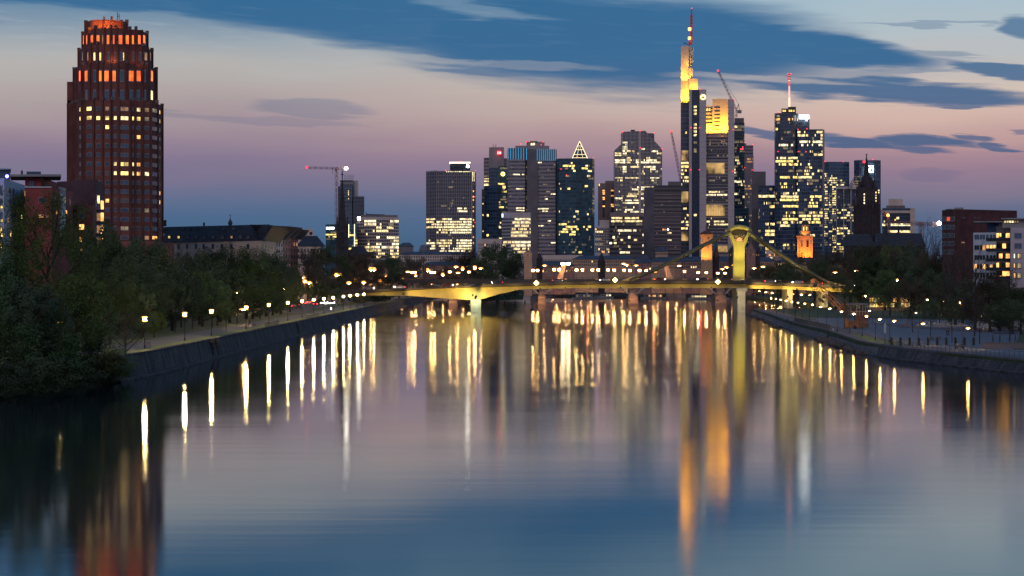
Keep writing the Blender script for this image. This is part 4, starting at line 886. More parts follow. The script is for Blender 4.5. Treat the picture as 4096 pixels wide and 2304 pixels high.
# ------------------------------------------------------------------ tower cranes
def lattice(mb, p, q, w, step, r=.16):
    p = Vector(p); q = Vector(q); d = (q-p); L = d.length; d.normalize(); a = d.orthogonal().normalized(); b = d.cross(a)
    cs = [(a*i+b*j)*w/2 for i, j in ((1, 1), (1, -1), (-1, -1), (-1, 1))]
    for c_ in cs: mb.tube(p+c_, q+c_, r, n=4)
    n = max(2, int(L/step))
    for k in range(n):
        for i in range(4):
            A_ = p+d*(L*k/n)+cs[i]; B_ = p+d*(L*(k+1)/n)+cs[(i+1) % 4]; mb.tube(A_, B_, r*.7, n=3)
    return mb
t = empty('tower_crane', W(1346, 1105, 1750), 'hammerhead tower crane with a white light on its short jib, over the unfinished tower', 'crane')
d = 1750; lattice(MB(), (X(1346, d), d, 4), W(1346, 668, d), 1.7, 5, .15).build('mast', CRANE, t)
lattice(MB(), W(1228, 671, d), W(1385, 674, d), 1.3, 4, .12).build('jib', CRANE, t); MB().box(X(1376, d), X(1384, d), d-1, d+1, Z(682, d), Z(673, d)).build('counterweight', GREYC, t)
MB().box(X(1341, d), X(1347, d), d-1.4, d+1, Z(684, d), Z(675, d)).build('cab', CRANE, t); MB().tube(W(1330, 672, d), W(1330, 696, d), .15).build('hoist_rope', STEEL, t)
MB().ball(W(1385, 673, d-2), 1.3, 8, WHITEL).build('flood_lamp', None, t); MB().ball(W(1228, 669, d), 1.0, 8, REDL).build('beacon', None, t)
def luffer(label, d, foot, pivot, tip, tail, col=CRANE, loc0=None, group=None):
    t = empty('luffing_crane', W(foot[0], foot[1], d), label, 'crane', group)
    lattice(MB(), W(*foot, d), W(*pivot, d), 2.0, 5, .2).build('mast', col, t); lattice(MB(), W(*pivot, d), W(*tip, d), 1.6, 4, .17).build('jib', col, t)
    m = MB(); ax = (pivot[0]+(tail[0]-pivot[0])*.7, pivot[1]-24); m.tube(W(*pivot, d), W(*ax, d), .35).tube(W(*ax, d), W(*tail, d), .3).tube(W(*tail, d), W(*pivot, d), .35).build('a_frame', col, t)
    MB().tube(W(*ax, d), W(*tip, d), .14).build('guy_rope', STEEL, t); MB().box(W(*tail, d).x-2.2, W(*tail, d).x+2.2, d-1.5, d+1.5, W(*tail, d).z-2.5, W(*tail, d).z+1).build('counterweight', GREYC, t)
    MB().ball(W(tip[0], tip[1]-1, d), 1.1, 8, REDL).build('beacon', None, t); return t
luffer('steep luffing crane with a thin raised jib left of the tallest tower', 2450, (2722, 900), (2722, 722), (2685, 527), (2730, 726))
luffer('luffing crane leaning over the glass tower behind the yellow crown', 2420, (2944, 470), (2946, 440), (2872, 284), (2958, 444))
luffer('dark red crane with its raised jib beside the cathedral', 1620, (3325, 1040), (3345, 855), (3457, 648), (3336, 862), STEEL)
t = empty('tower_crane', W(3685, 1000, 1500), 'red tower crane with a long level jib and blinding lamp near the dark red block', 'crane'); d = 1500
lattice(MB(), (X(3685, d), d, 4), W(3685, 888, d), 2.2, 5, .28).build('mast', CRANE, t); lattice(MB(), W(3535, 890, d), W(3752, 897, d), 1.7, 4, .2).build('jib', CRANE, t); MB().box(X(3675, d), X(3695, d), d-1, d+1, Z(898, d), Z(888, d)).build('cab', CRANE, t)
MB().ball(W(3757, 893, d-2), 1.4, 8, WHITEL).build('flood_lamp', None, t)
t = empty('mobile_crane', W(3560, 1000, 1560), 'sloping red crane boom between the cathedral and the pale office', 'crane'); lattice(MB(), W(3505, 838, 1560), W(3552, 862, 1560), 1.8, 4, .3).build('jib', CRANE, t); lattice(MB(), (X(3552, 1560), 1560, 4), W(3552, 862, 1560), 1.8, 5, .25).build('mast', CRANE, t); MB().ball(W(3552, 861, 1558), 1.1, 8, mat('beacon_orange', (.4, .1, 0), e=(1, .3, .05), es=8)).build('beacon', None, t)
# ------------------------------------------------------------------ skyline towers
CONC = mat('warm_concrete', (.30, .25, .25), .75, var=.1, sc=.1)
CONCP = mat('pale_concrete', (.50, .41, .38), .75, var=.08, sc=.1)
DARKC = mat('dark_cladding', (.14, .115, .12), .6, var=.2, sc=.1)
BROWNC = mat('brown_cladding', (.24, .17, .16), .7, var=.15, sc=.1)
FWALL = fac('slab_curtain_wall', (.20, .17, .18), (.03, .045, .075), 3.7, .72, 1.5, .14)
FTEAL = fac('teal_curtain_wall', (.035, .075, .095), (.020, .06, .085), 3.6, .8, 1.6, .1, .16, .4)
FBLUE = fac('blue_curtain_wall', (.06, .10, .15), (.03, .065, .12), 3.7, .78, 2.0, .12, .15, .4)
FBROWN = fac('ribbon_facade', (.31, .25, .25), (.06, .07, .10), 3.7, .48, 1.5, .12)
FGREY = fac('grey_ribbon_facade', (.28, .22, .22), (.05, .055, .08), 3.8, .5, 2.2, .1)
FDARK = fac('dark_ribbon_facade', (.11, .085, .085), (.025, .025, .035), 4.0, .45, 30, .0)
FGLASS = fac('glass_storeys', (.07, .09, .12), (.03, .05, .09), 3.8, .82, 1.9, .1, .12, .4)
def fins(b, face, n, y0, y1, m, w=.35, t=.5):
    A, Bq = Vector(face[0]), Vector(face[1]); u = Bq-A; mb = MB(); z0 = Z(y1, A.y); z1 = Z(y0, A.y)
    for i in range(n+1): P = A+u*i/n; mb.obox((P.x, P.y, (z0+z1)/2), u, w, t, z1-z0)
    mb.build('fin', m, b.root)
def bands(b, face, ys, m, h=.7, t=.45):
    A, Bq = Vector(face[0]), Vector(face[1]); u = Bq-A; mb = MB(); c = (A+Bq)/2
    for y in ys: mb.obox((c.x, c.y, Z(y, c.y)), u, u.length, t, h)
    mb.build('spandrel_band', m, b.root)
# A finned tower with bright roof ring
a = B('finned_office_tower', 'finned dark office tower with a glowing ring around its roof storey', 1800, 2200)
fs = a.mass('wall', [(1706, 2216), (1746, 2200), (1888, 2200), (1902, 2210)], 684, FWALL, depth=40, ref=2200)
fins(a, fs[0], 6, 684, 1110, CONC, .5, .8); fins(a, fs[1], 16, 684, 1110, CONC, .5, .8); fins(a, fs[2], 2, 684, 1110, CONCP, .8, .8)
LA = [(1746, 1902, 876, 910, .85, [PALE, WARM]), (1706, 1746, 876, 910, .85, WARM), (1746, 1800, 915, 935, .6, WARM), (1800, 1888, 915, 935, .9, PALE), (1746, 1810, 960, 985, .6, WARM), (1828, 1888, 955, 985, .92, PALE), (1746, 1888, 988, 1012, .75, [PALE, WARM]), (1706, 1740, 955, 1012, .5, PALE),
      (1830, 1872, 834, 850, .75, PALE), (1785, 1835, 778, 788, .6, DIM), (1796, 1812, 690, 960, .35, DIM)]
a.grid(fs[1], 32, 690, 1010, 30, .8, .62, LA, dark=None, p=.01, pm=DIM); a.grid(fs[0], 8, 690, 1010, 30, .8, .62, LA, dark=None)
for y in (765, 787, 800, 828, 845, 880, 905, 948, 972): a.win(1894, y, 5, 6, ORG, fs[2])
for i in range(24): a.win(1786+i*4.3, 686.5, 2.6, 3, PALE, fs[1])
a.win(1889.5, 706, 3, 38, PALE, fs[1]); a.win(1896, 706, 3, 38, PALE, fs[2])
a.box('roof_storey', 1800, 1880, 650, 684, 2215, 18, GLASS, z0=a.zt); a.box('light_ring', 1798, 1881, 648, 652.5, 2213, 21, mat('ring_light', (.8, .7, .6), e=(1, .86, .66), es=3.5)); a.beacon([(1843, 645), (1783, 681), (1902, 683), (1900, 787), (1900, 890)], 2198, .7)
a.win(1871, 665, 10, 9, WHITEL, d=2214.6); a.done()
# B red lettered tower group
b = B('silver_tower', 'grey tower with a red illuminated square of two letters near its top', 1986, 2260)
f0 = b.mass('shaft', [(1956, 2262), (1968, 2258), (2016, 2260)], 589, CONC, depth=30, ref=2260, z0=Z(672, 2260)); b.box('shoulder', 1935, 1956, 631, 1110, 2262, 24, FGREY, z0=4); b.box('low_strip', 1927, 1936, 757, 1110, 2266, 20, DARKC, z0=4); b.box('link', 2016, 2032, 633, 1110, 2268, 20, CONC, z0=4)
b.box('lower_shaft', 1956, 1992, 672, 1110, 2258, 30, FBLUE, z0=4)
for k in range(1, 5): b.win(1956+12*k, 632, .5, 80, DARKC, f0[min(1, k//1)], prio=0)
for y in (705, 715, 725, 737, 741): b.win(1946, y, 19, 4, DIM if y < 712 else WARM, d=2261.8)
for y in (790, 815, 860, 925, 970): b.win(1932, y, 4, 5, WARM if y > 800 else DIM, d=2265.8)
q = b.box('sign_panel', 1989.5, 2004.5, 604, 619, 2256.5, 1.2, mat('red_sign', (.4, .0, .0), e=(1, .03, .05), es=2.6)); text_mesh('DB', 3.0, mat('sign_letters', (.8, .7, .7), e=(1, .75, .72), es=2.4), 'letters', b.root, W(1997, 611.5, 2256.3))
MB().tube(W(1975, 592, 2262), W(1972, 577, 2262), .25).tube(W(1981, 592, 2262), W(1984, 577, 2262), .25).build('antenna', STEEL, b.root); b.done()
g = B('dark_glass_tower', 'dark glass tower with a round yellow ring emblem, in front of the grey lettered tower', 2010, 2240)
fs = g.mass('wall', [(1992, 2240), (2031, 2240)], 664, FTEAL, depth=20); fl = g.mass('lower_wing', [(1938, 2238), (1982, 2230), (1996, 2234)], 742, FBLUE, depth=16, ref=2232)
g.grid(fs[0], 10, 668, 1000, 32, .8, .6, [(2010, 2031, 664, 675, .9, DIM), (1990, 2021, 732, 742, .85, YEL), (1990, 2031, 795, 830, .5, [DIM, YEL]), (1995, 2031, 880, 1000, .35, [DIM, WARM, YEL])], dark=None, p=.08, pm=[DIM, DIM, YEL])
g.win(2016, 748, 12, 10, YEL, fs[0]); g.win(1951, 862, 7, 10, WARM, fl[0]); g.win(1951, 941, 8, 8, YEL, fl[0]); g.win(2000, 909, 8, 8, PALE, fs[0])
def emblem(par, px, py, d, r, m):
    """hexagonal ring with a triangular cut, lying on the facade"""
    t = MB(); c = W(px, py, d); n = 12
    for i in range(n):
        a0, a1 = 2*math.pi*i/n, 2*math.pi*(i+1)/n; P = lambda a_, rr, yy: (c.x+rr*math.cos(a_), yy, c.z+rr*math.sin(a_))
        t.add([P(a0, r, c.y), P(a1, r, c.y), P(a1, r*.55, c.y), P(a0, r*.55, c.y), P(a0, r, c.y+.4), P(a1, r, c.y+.4), P(a1, r*.55, c.y+.4), P(a0, r*.55, c.y+.4)], [(0, 3, 2, 1), (0, 1, 5, 4), (2, 3, 7, 6)])
    t.build('emblem', m, par)
    MB().add([(c.x-r*.5, c.y, c.z-r*.42), (c.x+r*.5, c.y, c.z-r*.42), (c.x, c.y, c.z+r*.5)], [(0, 2, 1), (0, 1, 2)]).build('emblem', mat('emblem_dark', (.03, .025, .02), .6), par)
EY = mat('emblem_yellow', (.8, .6, .1), e=(1, .80, .22), es=5)
emblem(g.root, 2011.6, 696, 2238.5, 2.1, EY); g.done()
# C twin brown tower with blue light strips
c = B('twin_winged_tower', 'brown twin-winged tower whose crown carries blue vertical light strips', 2128, 2180)
fa = c.mass('west_wing', [(2029, 2182), (2034, 2178), (2100, 2178), (2111, 2184)], 592, FBROWN, depth=24, ref=2178)
c.box('core', 2108, 2152, 597, 1110, 2176, 30, DARKC, z0=4); fb = c.mass('east_wing', [(2148, 2178), (2222, 2174), (2227, 2180)], 597, FBROWN, depth=24, ref=2176)
c.box('plant_storey', 2061, 2197, 583, 592, 2186, 20, CONC, z0=Z(598, 2180)); c.box('roof_hut', 2106, 2178, 567, 583, 2190, 12, CONC); c.box('roof_plate', 2117, 2150, 564, 567, 2188, 14, CONC)
BLUEL = mat('blue_light_strip', (.1, .4, .6), e=(.04, .50, .95), es=1.1); CROWNW = DARKC
c.win(2069, 614, 66, 44, CROWNW, fa[1], prio=99); c.win(2185, 618, 73, 42, CROWNW, fb[0], prio=99)
for i in range(7): c.win(2032+i*10.4, 614, 1.1, 46, BLUEL, d=2177.5, prio=999)
c.win(2106, 616, 1.7, 46, BLUEL, d=2181, prio=999)
for i in range(10): c.win(2149+i*8.0, 619, 1.1, 46, BLUEL, d=2173.2, prio=999)
c.grid(fa[1], 22, 645, 1010, 38, .8, .45, [(2052, 2096, 692, 700, .95, PALE), (2060, 2100, 718, 725, .7, DIM), (2064, 2096, 752, 760, .95, PALE), (2030, 2068, 766, 774, .9, PALE), (2030, 2050, 814, 822, .7, WARM), (2064, 2098, 826, 846, .95, PALE)], dark=None, p=.03, pm=DIM)
c.grid(fb[0], 24, 645, 1015, 38, .8, .45, [(2148, 2166, 642, 655, .95, PALE), (2170, 2192, 645, 655, .6, DORG), (2203, 2222, 770, 780, .95, PALE), (2178, 2192, 790, 800, .95, PALE), (2148, 2194, 828, 836, .9, PALE), (2170, 2192, 842, 850, .7, WARM), (2190, 2204, 878, 886, .95, PALE), (2154, 2176, 900, 908, .9, PALE), (2202, 2222, 968, 976, .9, PALE), (2180, 2196, 816, 824, .7, DIM)], dark=None, p=.03, pm=DIM)
for y in range(660, 1000, 9): c.win(2106, y, 5, 4, random.choice([GLASSB, DIM, GLASS]), d=2181)
c.win(2131, 576.5, 15, 8, PALE, d=2189.5); c.beacon([(2105, 568), (2118, 566), (2172, 568), (2165, 579), (2083, 576), (2030, 597)], 2186, .8); c.done()
# D small front block
e = B('beige_office_block', 'beige office block with rows of lit windows and a small blue roof mark', 2066, 1900)
fs = e.mass('wall', [(2007, 1910), (2044, 1900), (2122, 1900), (2127, 1912)], 850, CONCP, depth=24, ref=1900); e.box('plant', 2040, 2085, 843, 850, 1906, 10, DARKC)
LD = [(2060, 2122, 873, 884, .95, PALE), (2018, 2122, 886, 900, .85, [PALE, WARM]), (2044, 2122, 902, 925, .5, WARM), (2044, 2122, 928, 940, .8, WARM), (2044, 2115, 942, 955, .7, WARM), (2060, 2122, 968, 985, .9, PALE), (2010, 2122, 968, 985, .6, WARM), (2050, 2122, 990, 1015, .65, WARM), (2007, 2042, 966, 980, .7, WARM)]
e.grid(fs[1], 26, 870, 1015, 11, .62, .6, LD); e.grid(fs[0], 11, 870, 1015, 11, .62, .6, LD)
e.win(2010, 862, 6, 14, mat('blue_sign', (.1, .2, .8), e=(.25, .40, 1), es=6), d=1899, prio=99); e.done()
# E dark green tower, with the pyramid-topped tower behind
e = B('dark_green_glass_tower', 'wide dark green glass tower directly below the glowing pyramid', 2300, 2150)
fs = e.mass('wall', [(2226, 2156), (2236, 2150), (2302, 2146), (2370, 2150), (2378, 2160)], 634, FTEAL, depth=30, ref=2150)
LE = [(2252, 2300, 655, 668, .95, YEL), (2286, 2296, 668, 682, .9, YEL), (2292, 2302, 682, 692, .9, YEL), (2326, 2350, 664, 676, .85, YEL), (2350, 2368, 676, 690, .85, WARM), (2226, 2240, 728, 736, .9, WARM), (2340, 2352, 738, 750, .95, YEL), (2270, 2280, 752, 762, .95, YEL), (2226, 2266, 890, 906, .8, YEL), (2226, 2272, 914, 930, .85, YEL), (2270, 2315, 902, 912, .7, YEL), (2350, 2378, 900, 915, .6, YEL), (2288, 2302, 925, 940, .95, YEL), (2226, 2378, 880, 1010, .13, [DIM, YEL]), (2330, 2378, 995, 1012, .7, YEL)]
for f_, n in ((fs[1], 22), (fs[2], 22)): e.grid(f_, n, 648, 1014, 36, .85, .7, LE, dark=None, p=.035, pm=[DIM, DIM, WARM])
e.beacon([(2312, 629), (2374, 631), (2244, 676), (2266, 700)], 2145, .8); e.done()
m = B('pyramid_topped_tower', 'tower top shaped as a pyramid outlined in warm light', 2319, 2300); MB().box(X(2290, 2300), X(2349, 2300), 2300, 2316, 4, Z(632, 2300)).build('shaft', BROWNC, m.root)
P5 = [(X(2289, 2300), 2300, Z(633, 2300)), (X(2350, 2300), 2300, Z(633, 2300)), (X(2349, 2300), 2316, Z(633, 2300)), (X(2290, 2300), 2316, Z(633, 2300)), (X(2319.5, 2300), 2308, Z(563, 2300))]
MB().add(P5, [(0, 3, 2, 1), (0, 1, 4), (1, 2, 4), (2, 3, 4), (3, 0, 4)]).build('pyramid', FTEAL, m.root)
ol = MB(); PL = mat('pyramid_outline', (.8, .7, .5), e=(1, .80, .42), es=1.7)
for i in (0, 1): ol.tube(Vector(P5[i])+Vector((0, -.3, 0)), Vector(P5[4])+Vector((0, -.3, 0)), .34)
for t_ in (.03, .22, .5, .72): a_ = Vector(P5[0]).lerp(Vector(P5[4]), t_); b_ = Vector(P5[1]).lerp(Vector(P5[4]), t_); ol.tube(a_+Vector((0, -.4, 0)), b_+Vector((0, -.4, 0)), .22)
for s_ in (-1, 1): ol.tube(W(2319+s_*12, 632, 2299), W(2319+s_*3, 588, 2303), .15)
ol.build('light_outline', PL, m.root); m.done()
# F..K
e = B('slim_brown_tower', 'slim brown tower with two columns of orange windows left of the chamfered tower', 2425, 2300)
fs = e.mass('wall', [(2392, 2300), (2422, 2298), (2460, 2302)], 733, BROWNC, depth=24, ref=2300); e.box('upper_part', 2421, 2460, 723, 733, 2306, 18, BROWNC)
for y in (737, 742): e.win(2397, y, 4, 4, YEL, fs[0])
for y in range(762, 870, 7): e.win(2415, y, 9, 4.5, ORG if y in (762, 790, 797, 769) or random.random() < .25 else GLASS, fs[0]); e.win(2449, y, 10, 4.5, ORG if y in (762, 755, 818, 825) or random.random() < .2 else GLASS, fs[1])
e.done()
G = B('chamfered_top_tower', 'pale-ribbed office tower with sloping chamfered shoulders and many lit windows', 2553, 2250)
d = 2250; x0, xa, xb, x1 = X(2459, d), X(2489, d), X(2581, d), X(2648, d)
pz = [(x0, 4), (x1, 4), (x1, Z(596, d)), (xb, Z(523, d)), (xa, Z(527, d)), (xa, Z(573, d)), (x0, Z(600, d))]
MB().add([(x, d, z) for x, z in pz] + [(x*.985+2, d+34, z) for x, z in pz], [tuple(range(7)), tuple(range(13, 6, -1))] + [(i, 7+i, 7+(i+1) % 7, (i+1) % 7) for i in range(7)]).build('wall', FWALL, G.root)
fG = ((x0, d), (x1, d)); fm = MB()
for i in range(37):
    px = 2459+i*189/36; y = 596-(2648-px)/67*73 if px > 2581 else (527-4*(px-2489)/92 if px >= 2489 else 600-(px-2459)/30*27); fm.box(X(px, d)-.22, X(px, d)+.22, d-.5, d, 4, Z(y, d))
fm.build('fin', CONCP, G.root); MB().box(X(2559, d)-.9, X(2559, d)+.9, d-.9, d-.51, 4, Z(524, d)).build('central_rib', CONCP, G.root)
bands(G, fG, [625, 655, 685, 715, 745, 775, 805, 835], CONC, .6, 1.2)
G.box('roof_storey', 2560, 2617, 533, 600, d+8, 16, FWALL); G.box('plant', 2523, 2540, 519, 526, d+6, 6, STEEL)
LG = [(2489, 2508, 568, 622, .95, PALE), (2507, 2552, 596, 608, .8, WARM), (2568, 2592, 580, 610, .6, PALE), (2600, 2634, 585, 622, .65, PALE), (2595, 2648, 612, 622, .5, WARM), (2459, 2485, 605, 628, .6, WARM), (2459, 2500, 640, 656, .75, PALE), (2507, 2520, 628, 652, .8, WARM), (2545, 2626, 636, 650, .95, PALE), (2488, 2508, 650, 692, .8, PALE), (2520, 2560, 662, 676, .7, WARM), (2576, 2622, 662, 680, .85, PALE), (2620, 2646, 678, 692, .85, PALE), (2500, 2560, 705, 718, .75, WARM), (2575, 2640, 704, 718, .85, PALE), (2459, 2490, 712, 722, .6, WARM),
      (2525, 2560, 745, 760, .8, PALE), (2562, 2600, 742, 770, .75, PALE), (2600, 2640, 745, 752, .4, WARM), (2500, 2575, 770, 785, .6, WARM), (2459, 2490, 788, 802, .9, PALE), (2500, 2560, 795, 812, .5, PALE), (2562, 2576, 780, 800, .8, PALE), (2500, 2576, 838, 852, .75, PALE)]
G.grid(fG, 36, 600, 852, 28, .66, .75, LG, dark=None, p=.10, pm=[DIM, DIM, WARM])
G.grid(((xa, d), (xb, d)), 18, 566, 600, 4, .66, .75, LG, dark=None, p=.02, pm=DIM)
G.beacon([(2491, 528), (2561, 523), (2615, 532), (2561, 591), (2648, 596)], d-1, .9); G.done()
e = B('white_gridded_house', 'white gridded building with square punched windows beside the brown lit block', 2410, 2000)
e.mass('upper_wall', [(2392, 2006), (2438, 2006)], 880, CONCP, depth=14); fs = e.mass('wall', [(2380, 1996), (2438, 2000)], 908, mat('white_grid', (.50, .46, .44), .8), depth=20, ref=1998)
e.win(2395, 892, 4, 20, GLASS, d=2005.8); e.grid(fs[0], 9, 912, 1012, 10, .6, .62, p=.10, pm=[DIM, ORG, WARM]); e.done()
e = B('brown_lit_office', 'brown office block with two bright window rows near its roof', 2505, 1980)
fs = e.mass('wall', [(2438, 1984), (2476, 1980), (2575, 1980)], 853, FDARK, depth=24, ref=1980); e.box('attic', 2440, 2575, 850, 866, 1979.5, 2, BROWNC)
LI = [(2445, 2490, 868, 877, .95, WARM), (2500, 2556, 868, 877, .95, WARM), (2445, 2490, 881, 891, .95, WARM), (2500, 2568, 881, 891, .95, WARM), (2473, 2545, 917, 928, .95, PALE), (2438, 2466, 970, 980, .7, PALE), (2482, 2502, 970, 980, .4, DIM), (2480, 2520, 1005, 1016, .8, PALE)]
e.grid(fs[1], 30, 866, 1016, 12, .75, .6, LI, dark=None, p=.07, pm=[DIM, DIM, WARM]); e.grid(fs[0], 11, 866, 1016, 12, .75, .6, LI, dark=None, p=.08, pm=DIM)
for px, y in ((2455, 949), (2517, 949), (2517, 986), (2572, 940), (2572, 983), (2572, 1010)): e.win(px, y, 8 if px < 2560 else 4, 9, PALE, fs[1] if px > 2476 else fs[0])
e.done()
e = B('dark_striped_office', 'dark office tower with horizontal stripes and hardly any light, left of the tallest tower', 2650, 2060)
e.mass('wall', [(2577, 2068), (2617, 2060)], 748, DARKC, depth=30); fs = e.mass('wall', [(2617, 2060), (2724, 2060)], 741, FDARK, depth=30); e.box('plant', 2672, 2722, 726, 741, 2066, 12, DARKC)
bands(e, fs[0], [778+i*14.6 for i in range(17)], BROWNC, .9, .6); e.grid(fs[0], 26, 770, 1010, 17, .7, .4, [(2650, 2662, 890, 925, .4, ORG), (2672, 2686, 915, 1010, .35, [ORG, PALE])], dark=None, p=.012, pm=[DORG, DIM]); e.win(2672, 918, 4, 4, WHITEL, d=2059.5); e.win(2680, 931, 4, 4, PALE, d=2059.5); e.done()
# ------------------------------------------------------------------ the tallest tower with the yellow crown
D = 2300; q = B('tallest_bank_tower', 'tallest skyscraper, its crown floodlit yellow, with a slanted antenna mast', 2825, D)
LGR = mat('light_grey_panel', (.50, .42, .42), .6, var=.06, sc=.05); YP = mat('crown_panel', (.42, .40, .36), .6, var=.05, sc=.05)
FCOM = fac('tower_storeys', (.30, .25, .25), (.05, .055, .08), 3.6, .42, 1.6, .15); FCOMG = fac('tower_glazing', (.12, .13, .16), (.04, .055, .09), 4.4, .85, 30, .0)
q.box('left_face', 2723, 2757, 402, 1110, D+14, 20, FCOMG, z0=4); q.box('crown_shaft', 2724, 2754, 183, 402, D+14, 14, YP); q.box('crown_return', 2754, 2770, 272, 402, D+14.5, 13, YP)
q.box('crown_step', 2757, 2791, 314, 402, D+9, 16, YP); q.box('crown_step', 2724, 2757, 318, 402, D+11, 3, YP)
q.box('corner_column', 2756, 2767, 360, 1110, D, 18, LGR, z0=4); q.box('stair_glazing', 2766.5, 2798.5, 362, 1110, D+.8, 16, mat('stair_glass', (.02, .035, .07), .15, var=.3), z0=4); q.box('corner_column', 2798, 2825, 359, 1110, D, 20, LGR, z0=4); q.box('corner_roof', 2756, 2825, 357.5, 361, D+.2, 20, LGR)
f1 = q.mass('front_face', [(2823, D+12), (2913, D+10)], 535, FCOM, depth=24, ref=D+10); q.box('upper_block', 2824, 2852, 423, 535, D+14, 18, YP); q.box('upper_block', 2850, 2916, 395, 535, D+12.5, 20, YP); q.box('corner_column', 2912, 2937, 396, 1110, D+4, 24, LGR, z0=4)
for y in range(405, 1000, 23):
    for a_, b_ in ((2798, 2825), (2912, 2937)): MB().box(X(a_, D)-.05, X(b_, D)+.05, D-.06 if a_ < 2900 else D+3.93, D+.4 if a_ < 2900 else D+4.4, Z(y+.3, D), Z(y-.3, D)).build('panel_joint', DARKC, q.root)
for y in [430+14.5*i for i in range(7)]: q.win(2868.5, y, 22, 5, GLASS, d=D+12.4, prio=9); q.win(2837, y+3, 24, 5, GLASS if y < 500 else YEL, d=D+13.9)
for px in (2828, 2838): q.win(px, 438, 6, 9, YEL, d=D+13.8)
for y in (407, 418): 
    for px in (2731, 2739, 2747): q.win(px, y, 5, 6, GLASS, d=D+13.9)
for y in (427, 441, 455, 498, 512, 526, 540, 570, 598, 606, 860): q.win(2781, y, 11, 8, WARM if y < 545 or y > 800 else DIM, d=D+.7, prio=50); 
LQ = [(2823, 2880, 566, 576, .35, WARM), (2823, 2882, 760, 768, .9, WARM), (2823, 2910, 774, 783, .85, PALE), (2855, 2895, 880, 896, .9, WARM), (2855, 2912, 898, 908, .8, WARM), (2823, 2840, 885, 905, .6, WARM), (2823, 2912, 870, 880, .3, WARM)]
q.grid(f1[0], 22, 548, 640, 8, .72, .5, LQ, p=.06, pm=DIM); q.grid(f1[0], 22, 705, 808, 9, .72, .5, LQ, p=.06, pm=DIM); q.grid(f1[0], 22, 868, 1000, 11, .72, .5, LQ, p=.06, pm=DIM)
GARD = lit('garden_glow', (1, .60, .20), .62, sc=.09, lo=.06)
for y, hh in ((673, 42), (841, 44), (995, 24)): q.box('sky_garden', 2824 if y < 900 else 2872, 2898 if y < 900 else 2910, y-hh/2, y+hh/2, D+9.7, .4, GARD); q.box('garden_lintel', 2822, 2913, y-hh/2-4, y-hh/2, D+9.5, .6, YP)
for y, hh in ((622, 40), (788, 44), (945, 36)): q.box('sky_garden', 2726, 2753, y-hh/2, y+hh/2, D+13.6, .5, GARD)
q.grid(((X(2725, D+14), D+14), (X(2754, D+14), D+14)), 8, 645, 760, 8, .8, .6, [(2725, 2755, 650, 740, .45, [WARM, YEL])], dark=None); q.grid(((X(2725, D+14), D+14), (X(2754, D+14), D+14)), 8, 815, 920, 8, .8, .6, [(2725, 2755, 830, 920, .35, [WARM, YEL])], dark=None); q.win(2744, 530, 6, 8, YEL, d=D+13.8)
for i in range(12):
    x_ = X(2824+i*6.7, D); MB().box(x_-.12, x_+.12, D+9.4, D+9.69, Z(862, D), Z(820, D)).build('garden_mullion', STEEL, q.root)
emblem(q.root, 2812.5, 388.5, D-.6, 2.7, EY)
am = MB(); REDP = mat('antenna_red', (.5, .08, .05), .5)
lattice(am, W(2761, 272, D+20), W(2764, 186, D+20), 3.2, 6, .5).build('truss', YP, q.root)
lattice(MB(), W(2760, 182, D+20), W(2765, 148, D+20), 2.4, 4, .5).build('antenna', REDP, q.root); a2 = lattice(MB(), W(2765, 150, D+20), W(2766, 60, D+20), 1.4, 3, .4); a2.tube(W(2766, 60, D+20), W(2767, 36, D+20), .6).build('antenna', REDP, q.root)
for y in (145, 108): MB().lathe((X(2765, D), D+20, Z(y, D)), [(1.5, -1.6), (1.9, 0), (1.5, 1.6)], 8, mat('antenna_light', (.8, .5, .3), e=(1, .42, .10), es=4)).build('antenna_lamp', None, q.root)
MB().tube(W(2753, 178, D+20), W(2733, 170, D+20), .3).tube(W(2733, 170, D+20), W(2742, 176, D+20), .25).build('roof_crane', STEEL, q.root)
q.beacon([(2767, 33), (2763, 153), (2800, 356), (2766, 358), (2764, 511), (2798, 511), (2763, 679), (2797, 679)], D-.5, .85); q.beacon([(2935, 398), (2933, 519), (2932, 685)], D+3, .85); q.done()
YC = (1, .41, .015)
for i, (px, yb, tx, ty, dd, P) in enumerate([(2732, 319, 2734, 288, 9, 6500), (2746, 319, 2746, 288, 9, 6500), (2763, 316, 2762, 286, 11, 9500), (2730, 402, 2732, 362, 4, 8500), (2742, 402, 2744, 362, 4, 8500), (2752, 402, 2750, 362, 4, 7000), (2772, 358, 2772, 335, 3, 3500), (2785, 357, 2785, 335, 3, 3500),
        (2830, 533, 2832, 500, 8, 4500), (2842, 533, 2842, 500, 8, 4500), (2856, 533, 2856, 480, 5, 12000), (2870, 533, 2870, 480, 5, 7000), (2884, 533, 2884, 470, 5, 12000), (2898, 533, 2898, 470, 5, 14000), (2908, 533, 2906, 470, 5, 12000), (2738, 290, 2738, 215, 4, 1500), (2760, 268, 2762, 225, 9, 2500)]):
    flood((X(px, D+dd), D+dd, Z(yb, D)+.3), (X(tx, D+13), D+13, Z(ty, D)), nth(i) + ' yellow floodlight on the setbacks of the tallest tower', P*3.0, YC, 120, GREYC, 'yellow floodlights on the tallest tower', glow=False, hood=.3)
